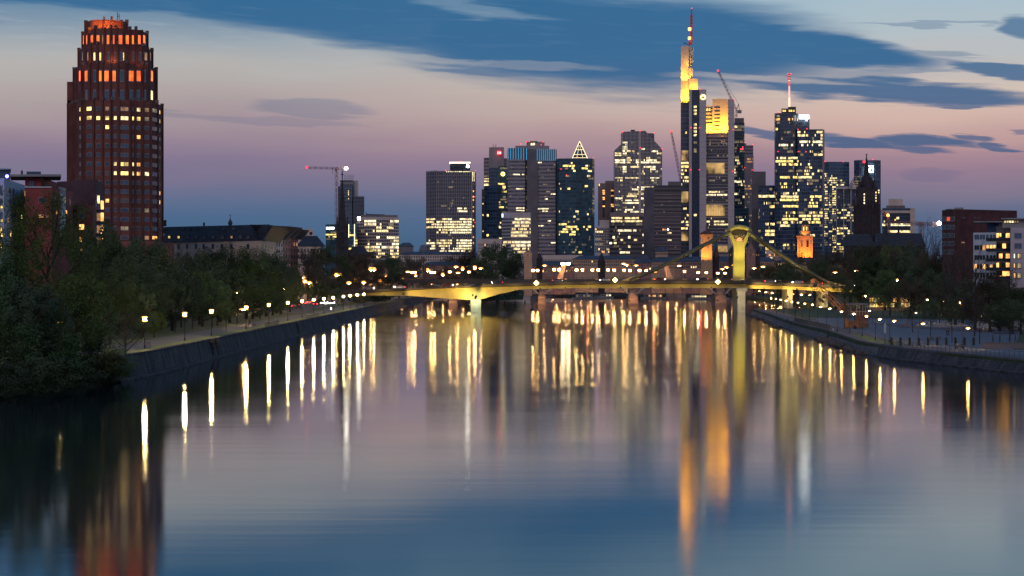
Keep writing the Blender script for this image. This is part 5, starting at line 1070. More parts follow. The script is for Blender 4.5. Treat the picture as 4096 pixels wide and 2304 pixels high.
# ------------------------------------------------------------------ towers right of it
e = B('stepped_glass_tower', 'teal glass tower under the leaning crane, right of the tallest tower', 2960, 2380)
e.box('upper_core', 2938, 2976, 472, 500, 2388, 16, DARKC); fs = e.mass('wall', [(2934, 2380), (2978, 2380)], 492, FTEAL, depth=20); e.box('lower_part', 2934, 2996, 832, 1110, 2376, 20, FTEAL, z0=4)
bands(e, fs[0], [492+12.2*i for i in range(28)], STEEL, .5, .8); e.grid(fs[0], 12, 500, 830, 27, .82, .7, [(2934, 2978, 512, 525, .5, DIM), (2934, 2976, 562, 576, .7, DIM), (2934, 2978, 680, 780, .5, [DIM, WARM, DIM, PALE])], dark=None, p=.10, pm=[DIM, DIM, WARM])
e.win(2967, 596, 12, 4, REDL, fs[0]); e.win(2971, 590, 4, 7, REDL, fs[0]); e.win(2966, 880, 16, 5, PALE, d=2375.6); e.grid(((X(2936, 2376), 2376), (X(2994, 2376), 2376)), 16, 850, 1000, 12, .8, .6, dark=None, p=.08, pm=[DIM, WARM]); e.done()
e = B('ribbed_grey_tower', 'slim grey tower with vertical ribs and orange window rows behind the teal glass one', 2995, 2500)
fs = e.mass('wall', [(2974, 2500), (3013, 2500)], 581, FGREY, depth=24); e.box('side', 2974, 2985, 573, 600, 2506, 10, BROWNC); fins(e, fs[0], 16, 620, 1110, CONC, .5, .6)
e.grid(fs[0], 16, 620, 900, 26, .6, .6, [(2976, 3010, 636, 652, .8, ORG), (2976, 3010, 724, 733, .85, WARM), (2976, 3010, 750, 765, .7, ORG)], dark=None, p=.08, pm=[DIM, ORG]); e.beacon([(2981, 570), (3011, 578), (2979, 671), (3009, 680)], 2498, .9); e.done()
e = B('dark_blank_tower', 'plain dark grey windowless tower with a lower grey box at its foot', 3035, 2200); e.box('wall', 3007, 3063, 686, 1110, 2206, 24, DARKC, z0=4); e.box('lower_block', 3009, 3061, 835, 1110, 2190, 12, mat('grey_block', (.10, .095, .10), .8), z0=4); e.done()
e = B('lit_row_glass_block', 'lower glass block with warm lit storeys at the foot of the masted tower', 3080, 2150)
fs = e.mass('wall', [(3033, 2152), (3078, 2148), (3126, 2150)], 742, FGLASS, depth=22, ref=2150)
LO = [(3033, 3122, 777, 790, .9, WARM), (3050, 3068, 802, 820, .6, WARM), (3078, 3122, 814, 832, .95, YEL), (3062, 3122, 884, 900, .95, WARM), (3062, 3122, 912, 945, .75, [WARM, YEL]), (3062, 3122, 958, 975, .6, WARM), (3062, 3085, 985, 1012, .8, YEL)]
for f_ in fs: e.grid(f_, 14, 750, 1015, 19, .85, .7, LO, dark=None, p=.08, pm=DIM)
e.done()
MTD = 2120; e = B('masted_glass_tower', 'dark glass tower with a red and white lit mast and bright white rooftop sign', 3190, MTD)
fa = e.mass('round_shaft', [(3098, MTD+8), (3103, MTD+3), (3120, MTD), (3172, MTD), (3192, MTD+5)], 452, FGLASS, depth=22, ref=MTD); e.box('middle_part', 3190, 3238, 460, 520, MTD+6, 20, FGLASS)
fb = e.mass('square_shaft', [(3190, MTD+2), (3290, MTD), (3298, MTD+6)], 517, FGLASS, depth=24, ref=MTD); e.box('roof_storey', 3126, 3184, 434, 452, MTD+6, 12, GLASS); e.box('roof_drum', 3152, 3184, 427, 434, MTD+7, 8, GLASS)
for px in (3133, 3140, 3158, 3166, 3175): e.win(px, 443, 6, 7, YEL, d=MTD+5.8)
LM = [(3098, 3192, 468, 478, .55, ORG), (3104, 3130, 512, 528, .7, YEL), (3138, 3165, 526, 538, .7, DIM), (3100, 3192, 570, 584, .6, PALE), (3098, 3192, 628, 636, .8, WARM), (3105, 3192, 638, 655, .95, YEL), (3098, 3192, 655, 668, .6, [DIM, YEL]), (3150, 3192, 672, 690, .7, DIM), (3098, 3192, 698, 712, .85, YEL), (3120, 3150, 735, 760, .75, YEL), (3130, 3192, 765, 795, .75, WARM), (3122, 3192, 782, 800, .85, YEL), (3122, 3192, 822, 836, .92, YEL), (3122, 3192, 840, 895, .6, [WARM, YEL, DIM]), (3122, 3160, 900, 915, .7, WARM), (3132, 3156, 970, 985, .9, YEL), (3190, 3298, 565, 585, .45, PALE), (3190, 3298, 528, 545, .35, WARM), (3240, 3298, 602, 620, .6, WARM), (3228, 3282, 645, 656, .75, YEL),
      (3190, 3260, 660, 740, .45, [DIM, WARM, YEL]), (3205, 3280, 715, 732, .6, DIM), (3240, 3285, 780, 800, .75, YEL), (3238, 3270, 812, 826, .8, YEL), (3190, 3298, 842, 892, .75, [WARM, YEL, DIM]), (3225, 3298, 905, 915, .7, WARM), (3258, 3282, 903, 915, .9, PALE), (3190, 3230, 985, 1000, .5, YEL)]
for f_, n in ((fa[1], 4), (fa[2], 13), (fa[3], 5)): e.grid(f_, n, 458, 1012, 43, .82, .66, LM, dark=None, p=.05, pm=DIM)
e.grid(fb[0], 26, 522, 1012, 38, .82, .66, LM, dark=None, p=.07, pm=[DIM, DIM, WARM])
sg = mat('white_sign', (.8, .8, .8), e=(.95, 1, .92), es=9); e.box('roof_sign', 3197, 3238, 460, 475, MTD+2, 1, sg); e.box('roof_sign', 3224, 3230, 475, 483, MTD+2, 1, sg)
MST = [(3, 430, 'w'), (3, 395, 'w'), (2.6, 365, 'w'), (2.4, 330, 'r'), (2.4, 305, 'r')]
for y0, y1, r_, mm in ((430, 392, 1.0, mat('mast_lit_low', (.8, .7, .7), e=(1, .50, .30), es=1.8)), (392, 345, .85, mat('mast_lit_mid', (.8, .7, .7), e=(1, .50, .34), es=1.0)), (345, 325, .8, mat('mast_lit_red', (.6, .1, .1), e=(1, .10, .08), es=1.0)), (325, 320, .9, mat('mast_lit_mid', (.8, .7, .7))), (320, 298, .8, mat('mast_lit_red', (.6, .1, .1)))): MB().tube(W(3157, y0, MTD+12), W(3157, y1, MTD+12), r_, n=8).build('mast', mm, e.root)
for y in (299, 308, 318): MB().tube(W(3157, y, MTD+12), W(3157, y-2, MTD+12), 1.6, n=8).build('mast_collar', REDP, e.root)
e.beacon([(3151, 295), (3163, 295), (3115, 449), (3228, 515), (3237, 460), (3112, 606), (3193, 606), (3224, 607), (3192, 518)], MTD-1, .9); e.done()
def fivetower(nm, label, px0, px1, ytop, d, lits, bc, logo=False):
    t = B(nm, label, (px0+px1)/2, d); c = (px0+px1)/2
    fs = t.mass('wall', [(px0, d+6), (px0+(px1-px0)*.2, d), (px1-(px1-px0)*.25, d), (px1, d+7)], ytop, FBLUE, depth=22, ref=d)
    for f_, n in zip(fs, (4, 12, 5)): t.grid(f_, n, ytop+8, 1010, 40, .7, .6, lits, dark=None, p=.02, pm=DIM)
    t.beacon(bc, d-1, .9); return t
t = fivetower('left_twin_blue_tower', 'blue glass tower just right of the masted tower', 3295, 3397, 647, 2400, [(3295, 3312, 690, 990, .7, [WARM, DIM]), (3320, 3352, 700, 715, .8, WARM), (3312, 3385, 715, 745, .6, [WARM, DIM]), (3328, 3345, 745, 1010, .7, [WARM, YEL]), (3295, 3397, 770, 990, .4, [DIM, WARM])], [(3299, 645), (3373, 647)]); t.done()
t = fivetower('right_twin_blue_tower', 'blue glass tower behind the cathedral with a glowing white square emblem', 3416, 3523, 640, 2400, [(3416, 3450, 705, 750, .6, DIM), (3500, 3518, 760, 830, .4, [DIM, WARM])], [(3492, 638), (3458, 648)])
sq = W(3480, 676, 2394); fr = MB(); 
for a_, b_, c_, d_ in ((-3.8, 3.8, 2.8, 3.8), (-3.8, 3.8, -3.8, -2.8), (-3.8, -2.8, -2.8, 2.8), (2.8, 3.8, -2.8, 2.8)): fr.box(sq.x+a_, sq.x+b_, sq.y, sq.y+.5, sq.z+c_, sq.z+d_)
fr.add([(sq.x-1.8, sq.y, sq.z-2), (sq.x-.3, sq.y, sq.z-2), (sq.x+1.8, sq.y, sq.z+2), (sq.x+.3, sq.y, sq.z+2)], [(0, 3, 2, 1), (0, 1, 2, 3)]); fr.build('emblem', sg, t.root); t.done()
t = B('white_framed_tower', 'glass block in a pale T-shaped frame, between the two blue towers', 3385, 1900)
fs = t.mass('wall', [(3344, 1900), (3400, 1900), (3426, 1906)], 758, FGLASS, depth=20, ref=1900); t.box('top_frame', 3344, 3427, 746, 756, 1897, 24, CONCP)
for px in (3346, 3375, 3404, 3425): t.box('frame_column', px-1.6, px+1.6, 756, 1110, 1896.5, 1.2, CONCP, z0=4)
LR = [(3344, 3400, 840, 852, .8, WARM), (3344, 3426, 852, 900, .35, [WARM, DIM]), (3344, 3426, 905, 1010, .6, [WARM, YEL, DIM])]
t.grid(fs[0], 12, 762, 1012, 24, .8, .6, LR, dark=None, p=.06, pm=DIM); t.grid(fs[1], 5, 762, 1012, 24, .8, .6, LR, dark=None, p=.06, pm=DIM); t.done()
t = B('pale_capped_office', 'pale office with warm storeys and a boxy roof cap, right of the cathedral', 3590, 1800)
fs = t.mass('wall', [(3529, 1800), (3641, 1800)], 832, FGLASS, depth=20); t.box('roof_cap', 3554, 3611, 796, 822, 1808, 12, CREAM); t.box('cap_base', 3545, 3620, 822, 832, 1806, 14, DARKC); t.box('side_slab', 3641, 3660, 832, 1110, 1800, 22, CREAM, z0=4); t.box('attic_band', 3529, 3641, 842, 852, 1799.3, .6, CREAM)
t.grid(fs[0], 20, 852, 1000, 11, .86, .66, [(3580, 3641, 876, 884, .8, WARM), (3548, 3641, 890, 897, .6, WARM), (3529, 3641, 898, 911, .97, PALE), (3548, 3641, 925, 940, .85, WARM)], p=.05, pm=WARM)
for px, y in ((3550, 860), (3581, 879), (3547, 936)): t.win(px, y, 5, 6, YEL, d=1799.3)
t.done()
# small far towers at the left: unfinished tower, glass block, grid office
t = B('unfinished_tower', 'unfinished concrete tower with scaffolding and bare top behind the needle spire', 1405, 2000)
fs = t.mass('wall', [(1352, 2006), (1362, 2000), (1408, 2000), (1414, 2004)], 744, fac('raw_floors', (.13, .15, .19), (.05, .065, .09), 3.6, .6, 2.4, .3, .5), depth=20, ref=2000); t.box('upper_core', 1360, 1412, 721, 745, 2004, 14, FGREY); t.box('lift_core', 1412, 1433, 722, 1110, 2010, 12, CONCP, z0=4); t.box('lower_wing', 1412, 1457, 786, 1110, 1998, 16, fac('raw_floors', 0, 0), z0=4)
sm = MB()
for px in range(1378, 1418, 5): sm.tube(W(px, 722, 2002), W(px, 700, 2002), .12, n=4)
for y in (700, 707, 714): sm.tube(W(1376, y, 2002), W(1416, y, 2002), .12, n=4)
sm.build('scaffolding', STEEL, t.root); sm = MB()
for px in range(1414, 1460, 6): sm.tube(W(px, 1000, 1997), W(px, 782, 1997), .12, n=4)
for y in range(790, 1000, 14): sm.tube(W(1352, y, 1997), W(1458, y, 1997), .12, n=4)
sm.build('scaffolding', STEEL, t.root)
for y in (764, 772, 795, 779): t.win(1394, y, 3, 4, WARM, fs[1])
t.done()
t = B('edge_lit_glass_office', 'low glass office with bright vertical light lines, behind the needle spire', 1340, 1400)
fs = t.mass('wall', [(1303, 1404), (1350, 1400), (1430, 1400)], 897, FTEAL, depth=20, ref=1400); LW = mat('edge_light', (.8, .8, .6), e=(1, .86, .5), es=2.6)
for px, y0, y1 in ((1348, 897, 935), (1395, 897, 950), (1418, 897, 1002)): t.win(px, (y0+y1)/2, 2, y1-y0, LW, d=1399.6, prio=50)
t.win(1321, 913, 32, 8, sg, fs[0], prio=60); t.grid(fs[0], 12, 925, 960, 4, .8, .6, [(1303, 1350, 930, 942, .9, YEL), (1303, 1350, 944, 955, .7, YEL)], dark=None, p=.1, pm=DIM); t.grid(fs[1], 18, 925, 1000, 7, .8, .6, [(1396, 1420, 934, 942, .9, YEL)], dark=None, p=.15, pm=[DIM, YEL]); t.done()
t = B('gridded_white_office', 'white gridded office block with a bright corner sign, right of the needle spire', 1510, 1420)
fs = t.mass('wall', [(1424, 1424), (1505, 1416), (1595, 1424)], 868, CONCP, depth=26, ref=1420); t.box('roof_storey', 1440, 1590, 860, 869, 1428, 18, DARKC); t.win(1436, 874, 10, 12, WHITEL, fs[0], prio=99); MB().tube(W(1465, 858, 1430), W(1540, 860, 1430), .35).tube(W(1465, 864, 1430), W(1465, 850, 1430), .3).build('roof_rig', STEEL, t.root)
t.grid(fs[0], 12, 878, 1035, 12, .62, .62, [(1458, 1505, 878, 905, .9, PALE), (1458, 1505, 918, 960, .3, WARM), (1424, 1505, 970, 1035, .25, WARM)], p=.03, pm=DIM)
t.grid(fs[1], 13, 878, 1035, 12, .62, .62, [(1525, 1595, 880, 895, .8, PALE), (1505, 1595, 898, 925, .5, WARM), (1505, 1595, 940, 955, .85, PALE), (1505, 1595, 976, 992, .8, PALE), (1505, 1595, 1000, 1030, .7, WARM)], p=.25, pm=[DIM, WARM]); t.done()
# ------------------------------------------------------------------ old town: cathedral, lit towers, quay houses
OCH = mat('ochre_plaster', (.42, .26, .14), .8, var=.12, sc=.2)
c = B('cathedral', 'huge dark gothic cathedral tower with needle-topped cupola and steep nave roofs', 3466, 1500, 4, 'church')
c.box('tower', 3416, 3520, 868, 1110, 1500, 18, DSTONE, z0=4); c.box('tower', 3424, 3512, 790, 868, 1501, 16, DSTONE); c.box('belfry', 3431, 3505, 752, 790, 1502, 13, DSTONE)
lathe_px(3467, 1509, [(34, 760), (33, 742), (26, 728), (15, 712), (12, 705), (11, 690)], 10).build('cupola', DSTONE, c.root)
lathe_px(3466, 1509, [(11, 700), (9.5, 675), (5, 648), (2, 628), (.8, 614)], 8).build('spire', DSTONE, c.root); MB().tube(W(3462, 619, 1509), W(3470, 619, 1509), .3).build('cross', STEEL, c.root)
for px, y0, y1, d in ((3420, 868, 790, 1500), (3514, 868, 790, 1500), (3427, 790, 742, 1501), (3508, 790, 742, 1501), (3437, 752, 715, 1502), (3497, 752, 715, 1502), (3449, 735, 700, 1503), (3484, 735, 700, 1503)): lathe_px(px, d+1, [(5, y0+4), (4, (y0+y1)/2), (1, y1)], 6).build('pinnacle', DSTONE, c.root)
for px in (3416, 3440, 3466, 3492, 3520): c.box('buttress', px-3, px+3, 800, 1110, 1498.6, 1.5, DSTONE, z0=4)
for px, y in ((3453, 800), (3480, 800), (3458, 880), (3476, 880)): c.win(px, y, 5, 34, GLASS, d=1499.8 if y > 868 else 1500.8)
for y in (778, 790, 800, 812): c.win(3457, y, 4, 7, PALE, d=1500.7, prio=9); c.win(3504, y-8, 3, 6, WARM, d=1500.7)
c.done()
hip(c, 3372, 3500, 1480, 1480, 16, 985, 935, SLATE, 7); c.box('nave', 3376, 3500, 985, 1110, 1480, 15, DSTONE, z0=4); hip(c, 3500, 3700, 1484, 1484, 18, 985, 932, SLATE, 8.5, ins=2); c.box('nave', 3502, 3698, 985, 1110, 1485, 16, DSTONE, z0=4)
for px in (3545, 3594): lathe_px(px, 1490, [(5, 935), (4, 915), (1.5, 890 if px == 3545 else 915), (.5, 852 if px == 3545 else 897)], 6).build('ridge_turret', DSTONE, c.root)
t = B('round_church_tower', 'orange floodlit church tower with small domed belvedere', 3221, 1700, 4, 'church')
t.box('tower', 3189, 3251, 948, 1110, 1700, 12, OCH, z0=4); t.box('cornice', 3185, 3255, 943, 949, 1699.4, 13, OCH); t.box('cornice', 3200, 3241, 925, 943, 1701, 9, OCH)
lathe_px(3221, 1706, [(15, 925), (15, 906), (17, 905), (17, 900), (15, 899)], 10).build('belvedere', OCH, t.root); lathe_px(3221, 1706, [(15, 900), (14, 890), (9, 884), (2, 881)], 10).build('dome', SLATE, t.root)
for k in range(5): t.win(3209+6*k, 915, 3, 16, YEL if k % 2 else DORG, d=1701.9 if k in (0, 4) else 1700.9)
t.win(3230, 975, 9, 26, GLASS, d=1699.8, prio=9); t.win(3207, 975, 9, 26, DORG, d=1699.8); t.done()
for px in (3200, 3240): t.box('pilaster', px-2, px+2, 950, 1110, 1699.2, .6, OCH, z0=4)
for i, (px, y, ty, P) in enumerate([(3205, 1040, 985, 22000), (3236, 1040, 985, 22000), (3221, 942, 912, 3500)]): flood((X(px, 1690), 1690 if i < 2 else 1698, Z(y, 1690)), (X(px, 1702), 1702, Z(ty, 1702)), nth(i) + ' deep orange floodlight on the domed church tower', P, (1, .30, .03), 100, GREYC, 'floodlights on the domed tower', glow=False)
t = B('gate_tower', 'glowing orange square river tower with pointed roof', 2826, 1400, 4, 'tower')
t.box('tower', 2804, 2848, 948, 1110, 1400, 8, OCH, z0=4); t.box('parapet', 2801, 2852, 936, 948, 1399.3, 9.4, OCH)
hip(t, 2800, 2853, 1399, 1399, 10, 936, 922, mat('rust_roof', (.12, .05, .03), .8), 4.5, ins=3.8); MB().tube(W(2822, 924, 1404), W(2822, 898, 1404), .12).build('flagpole', STEEL, t.root)
for px in (2811, 2841): t.box('quoin', px-3, px+3, 948, 1030, 1399.7, .3, OCH)
t.win(2834, 953, 6, 6, GLASS, d=1399.8); t.win(2811, 965, 4, 14, DORG, d=1399.6); t.win(2832, 990, 5, 10, DORG, d=1399.8); t.done()
for i, px in enumerate((2812, 2836)): flood((X(px, 1392), 1392, Z(1040, 1392)), (X(px, 1401), 1401, Z(985, 1401)), nth(i) + ' orange floodlight below the square river tower', 8500, (1, .42, .06), 100, GREYC, 'floodlights on the river tower', glow=False)
ROOFB = mat('blue_slate_roof', (.06, .075, .095), .6, var=.3, sc=.3); TAN = mat('tan_plaster', (.42, .28, .19), .85, var=.1, sc=.2); PINKP = mat('rose_plaster', (.26, .15, .13), .85); GRN = mat('copper_roof', (.04, .09, .09), .6)
low = [('long_stone_palace', 'long pale stone building with an arcade under the finned tower', 1596, 1880, 1018, 1006, 1700, 20, CREAM, ROOFB, 30, 3, .03),
       ('domed_hall', 'low dark hall with a rounded roof left of the finned tower', 1594, 1653, 985, 970, 1800, 20, DARKC, ROOFB, 0, 0, 0),
       ('flat_box_house', 'small plain grey box house beside the finned tower', 1677, 1706, 1003, 979, 1850, 14, BROWNC, DARKC, 0, 0, 0),
       ('dormered_quay_house', 'blue-roofed quay house with two lit dormers', 1612, 1690, 1065, 1045, 1450, 14, CREAM, ROOFB, 8, 2, .25),
       ('lit_terrace_hotel', 'cream hotel with an illuminated roof terrace behind the lamps', 2172, 2330, 1032, 1020, 1650, 18, CREAM, CREAM, 26, 2, .2),
       ('museum_wing', 'long orange-lit museum wing with dark flat roof', 2290, 2545, 1037, 1022, 1600, 22, TAN, ROOFB, 34, 2, .04),
       ('flat_cream_block', 'low cream block at the foot of the silver tower', 1912, 2010, 970, 955, 2100, 20, CREAM, CREAM, 12, 3, .12),
       ('steep_hipped_house', 'tall dark hipped roof house between the lamp rows', 2540, 2606, 1052, 1020, 1450, 16, PINKP, ROOFB, 6, 2, .1),
       ('tea_house', 'square upper storey with a pointed blue roof on a narrow block', 2622, 2672, 1006, 986, 1560, 10, TAN, ROOFB, 9, 1, .05),
       ('slated_quay_row', 'row of slate roofed quay houses in front of the dark striped office', 2600, 2760, 1048, 1028, 1520, 16, TAN, ROOFB, 20, 2, .05),
       ('lit_quay_row', 'quay houses under the first stay of the bridge', 2725, 2960, 1046, 1026, 1500, 16, PINKP, ROOFB, 26, 2, .06),
       ('roof_cluster', 'blue roofed old town houses right of the bridge pylon', 2990, 3110, 1046, 1028, 1500, 16, TAN, ROOFB, 14, 2, .06),
       ('cream_gallery', 'low cream gallery with slit windows below the lit glass block', 3064, 3126, 1010, 1000, 1750, 16, CREAM, CREAM, 12, 2, .1),
       ('old_town_row', 'dark old town houses below the domed tower', 3110, 3420, 1048, 1030, 1480, 16, TAN, ROOFB, 36, 2, .05),
       ('street_block', 'dim block behind the bridgehead trees', 1450, 1620, 1052, 1038, 1400, 16, TAN, ROOFB, 18, 3, .08),
       ('boulevard_block', 'dim pink block left of the first bridge lamps', 1690, 1950, 1060, 1046, 1500, 16, PINKP, ROOFB, 30, 2, .08),
       ('quay_museum_block', 'long dim block just above the bridge deck beside the gabled tower', 2130, 2300, 1062, 1044, 1420, 16, PINKP, ROOFB, 18, 2, .08)]
for nm, lb_, a, b, ye, yr, d, dep, wm, rm, nc, nr, pp in low:
    t = B(nm, lb_, (a+b)/2, d, 4, 'house' if 'house' in nm else 'building'); fs = t.mass('wall', [(a, d), (b, d)], ye, wm, depth=dep)
    if rm is wm: t.box('roof', a-1, b+1, yr, ye, d+2, dep-4, rm)
    else: hip(t, a, b, d, d, dep, ye, yr, rm, dep*.42, ins=min(6, (X(b, d)-X(a, d))*.3))
    if nc: t.grid(fs[0], nc, ye+3, ye+3+nr*13, nr, .42, .55, p=pp, pm=[WARM, ORG, DORG])
    t.done()
def gable(nm, label, a, b, ye, yt, d, m, steps=5, cat='house'):
    t = B(nm, label, (a+b)/2, d, 4, cat); t.box('wall', a, b, ye, 1110, d, 12, m, z0=4); c_ = (a+b)/2
    for k in range(steps): w_ = (b-a)/2*(1-k/steps); t.box('gable_step', c_-w_, c_+w_, ye-(ye-yt)*(k+1)/steps, ye-(ye-yt)*k/steps, d, 1.0, m)
    MB().prism([(X(a, d), d+1), (X(b, d), d+1), (X(b, d), d+12), (X(a, d), d+12)], Z(ye, d), Z(yt+3, d), top=[(X(c_, d)-.1, d+1), (X(c_, d)+.1, d+1), (X(c_, d)+.1, d+12), (X(c_, d)-.1, d+12)]).build('roof', ROOFB, t.root)
    for k in (-1, 0, 1): t.win(c_+k*(b-a)*.22, ye+8, 3, 6, DORG if k else GLASS, d=d-.15)
    t.win(c_, ye-6, 3, 6, GLASS, d=d-.15); t.done(); return t
gable('stepped_gable_house', 'dark stepped gable house left of the bridge pylon', 2914, 2946, 1012, 985, 1350, DSTONE)
gable('stepped_gable_house', 'rose stepped gable house right of the bridge pylon', 2985, 3022, 1010, 972, 1350, PINKP)
gable('turreted_gable_house', 'small dark gabled turret house next to the rose stepped gable', 3022, 3040, 1012, 994, 1352, DSTONE, 3)
gable('gabled_river_church', 'orange-lit church gable rising from behind dark trees', 2096, 2128, 1012, 1000, 1300, TAN, 3, 'church')
for nm, lb_, px, yb, yt, r_, d, m_ in (('green_spire', 'thin green copper spire beside the orange river tower', 2863, 1010, 902, 9, 1550, GRN), ('brown_turret', 'brown square turret right of the orange river tower', 2864, 1030, 985, 13, 1410, DSTONE), ('dark_spire', 'thin dark spire in front of the beige office', 2108, 1030, 955, 6, 1320, DSTONE), ('dark_fir_spire', 'pointed dark roof spire above the museum wing', 2406, 1052, 1006, 14, 1440, DSTONE), ('squat_turret', 'squat pointed turret beside the church gable', 2158, 1040, 1008, 12, 1330, DSTONE)):
    t = B(nm, lb_, px, d, 4, 'church'); lathe_px(px, d, [(r_, 1110), (r_, yb), (r_*1.15, yb-1), (r_*.55, (yb+yt)/2), (.5, yt)], 8).build('turret', m_, t.root); k = d/F
    MB().lathe((X(px, d), d, 0), [(r_*k*.9, 4), (r_*k*.9, Z(1109, d))], 8).build('wall', m_, t.root)
# ------------------------------------------------------------------ houses on the right bank
DRED = mat('dark_red_clinker', (.095, .030, .030), .85, var=.3, sc=.3, bump=.2)
t = B('dark_red_block', 'big plain dark red brick block behind the park trees', 3900, 700, 2, cat='building')
fs = t.mass('wall', [(3768, 712), (3825, 700), (4068, 716)], 838, DRED, depth=24, ref=704); t.box('roof_hut', 3816, 3854, 830, 838, 706, 6, GREYC)
MB().obox((X(3796, 706), 705.9, t.zt+.1), Vector((X(3825, 700)-X(3768, 712), -12)), 5.1, .5, .3).build('parapet', GREYC, t.root)
for r in range(5):
    for k, px in enumerate((3776, 3795, 3812)): t.win(px, 876+r*33, 9, 19, [GLASS, DORG if r == 0 and k == 1 else GLASS, GLASS][k] if not (r == 0 and k == 1) else mat('red_window', (.1, .02, .02), e=(1, .12, .05), es=.8), fs[0])
for px in (3850, 3858, 3900, 3916): t.win(px, 871, 7, 4, GLASSB, fs[1])
t.win(3851, 970, 15, 6, DORG, fs[1], prio=3); t.done(FRAME)
t = B('white_balcony_flats', 'white apartment block with dark shutters and lit rooms at the photo edge', 4070, 545, 2)
fs = t.mass('wall', [(4042, 545), (4180, 545)], 911, mat('pale_pink_render', (.44, .37, .40), .8, var=.06), depth=16, ref=545); t.box('penthouse', 4010, 4180, 876, 911, 547, 12, GREYC); t.box('roof', 4004, 4190, 872, 877, 545.5, 15, GREYC)
for r, y in enumerate((943, 984, 1024, 1063, 1102)):
    t.win(4072, y, 30, 24, GLASSB if r < 2 else GREYC, fs[0]); 
    if r >= 2: t.win(4078, y, 15, 23, YEL, fs[0], prio=9); t.win(4058, y, 6, 21, PALE if r == 2 else ORG, fs[0], prio=9)
for k in range(6): t.win(4020+k*10, 887, 8, 9, WARM if k < 4 else DORG, d=546.8)
t.done(FRAME)
t = B('glass_balcony_flats', 'stepped apartment block with dark balconies and many orange rooms', 3985, 555, 2)
f2 = t.mass('middle_wall', [(3985, 558), (4042, 552)], 905, DARKC, depth=14, ref=555); t.box('tall_glass_part', 3948, 3995, 890, 1110, 566, 10, GLASSB, z0=2); t.box('roof', 3895, 4010, 885, 889, 563, 14, GREYC)
f3 = t.mass('left_wall', [(3893, 560), (3986, 556)], 930, WHITE_R, depth=12, ref=558)
for r, y in enumerate((948, 990, 1030, 1066, 1100)):
    for k, px in enumerate((3903, 3913, 3925, 3936, 3950, 3965, 3978)): t.win(px, y, 7, 18, [GLASSB, GLASSB, GLASSB, GLASSB, GLASSB, GLASSB, GLASSB][k] if r == 0 else (ORG if (r == 1 and k > 2) or (r == 3 and k in (0, 3, 5)) else GLASS), f3[0])
    b_ = t.box('balcony', 3945, 4042, y+14, y+17, 548.5, 4, GREYC); MB().box(X(3945, 548), X(4042, 548), 548.2, 548.4, Z(y+14, 548), Z(y+3, 548)).build('balustrade', GLASS, b_)
    for k, px in enumerate((3994, 4004, 4018, 4032)): t.win(px, y-4, 8, 22, ORG if (r + k) % 3 == 0 or (k == 3 and r > 1) else GLASS, f2[0])
t.win(3999, 940, 10, 14, YEL, f2[0], prio=9)
for k in range(6): t.win(3980+k*8, 1104, 3, 3, ORG, d=548.1)
t.done()
t = B('riverside_pavilion', 'low pavilion glowing warm beyond the park trees near the bridge end', 3560, 860, 2)
fs = t.mass('wall', [(3478, 860), (3650, 860)], 1186, TAN, depth=12); t.box('roof', 3470, 3658, 1181, 1186, 858, 16, DARKC)
t.grid(fs[0], 22, 1190, 1230, 2, .8, .8, [(3478, 3650, 1190, 1232, .8, [WARM, ORG, YEL])]); t.done()
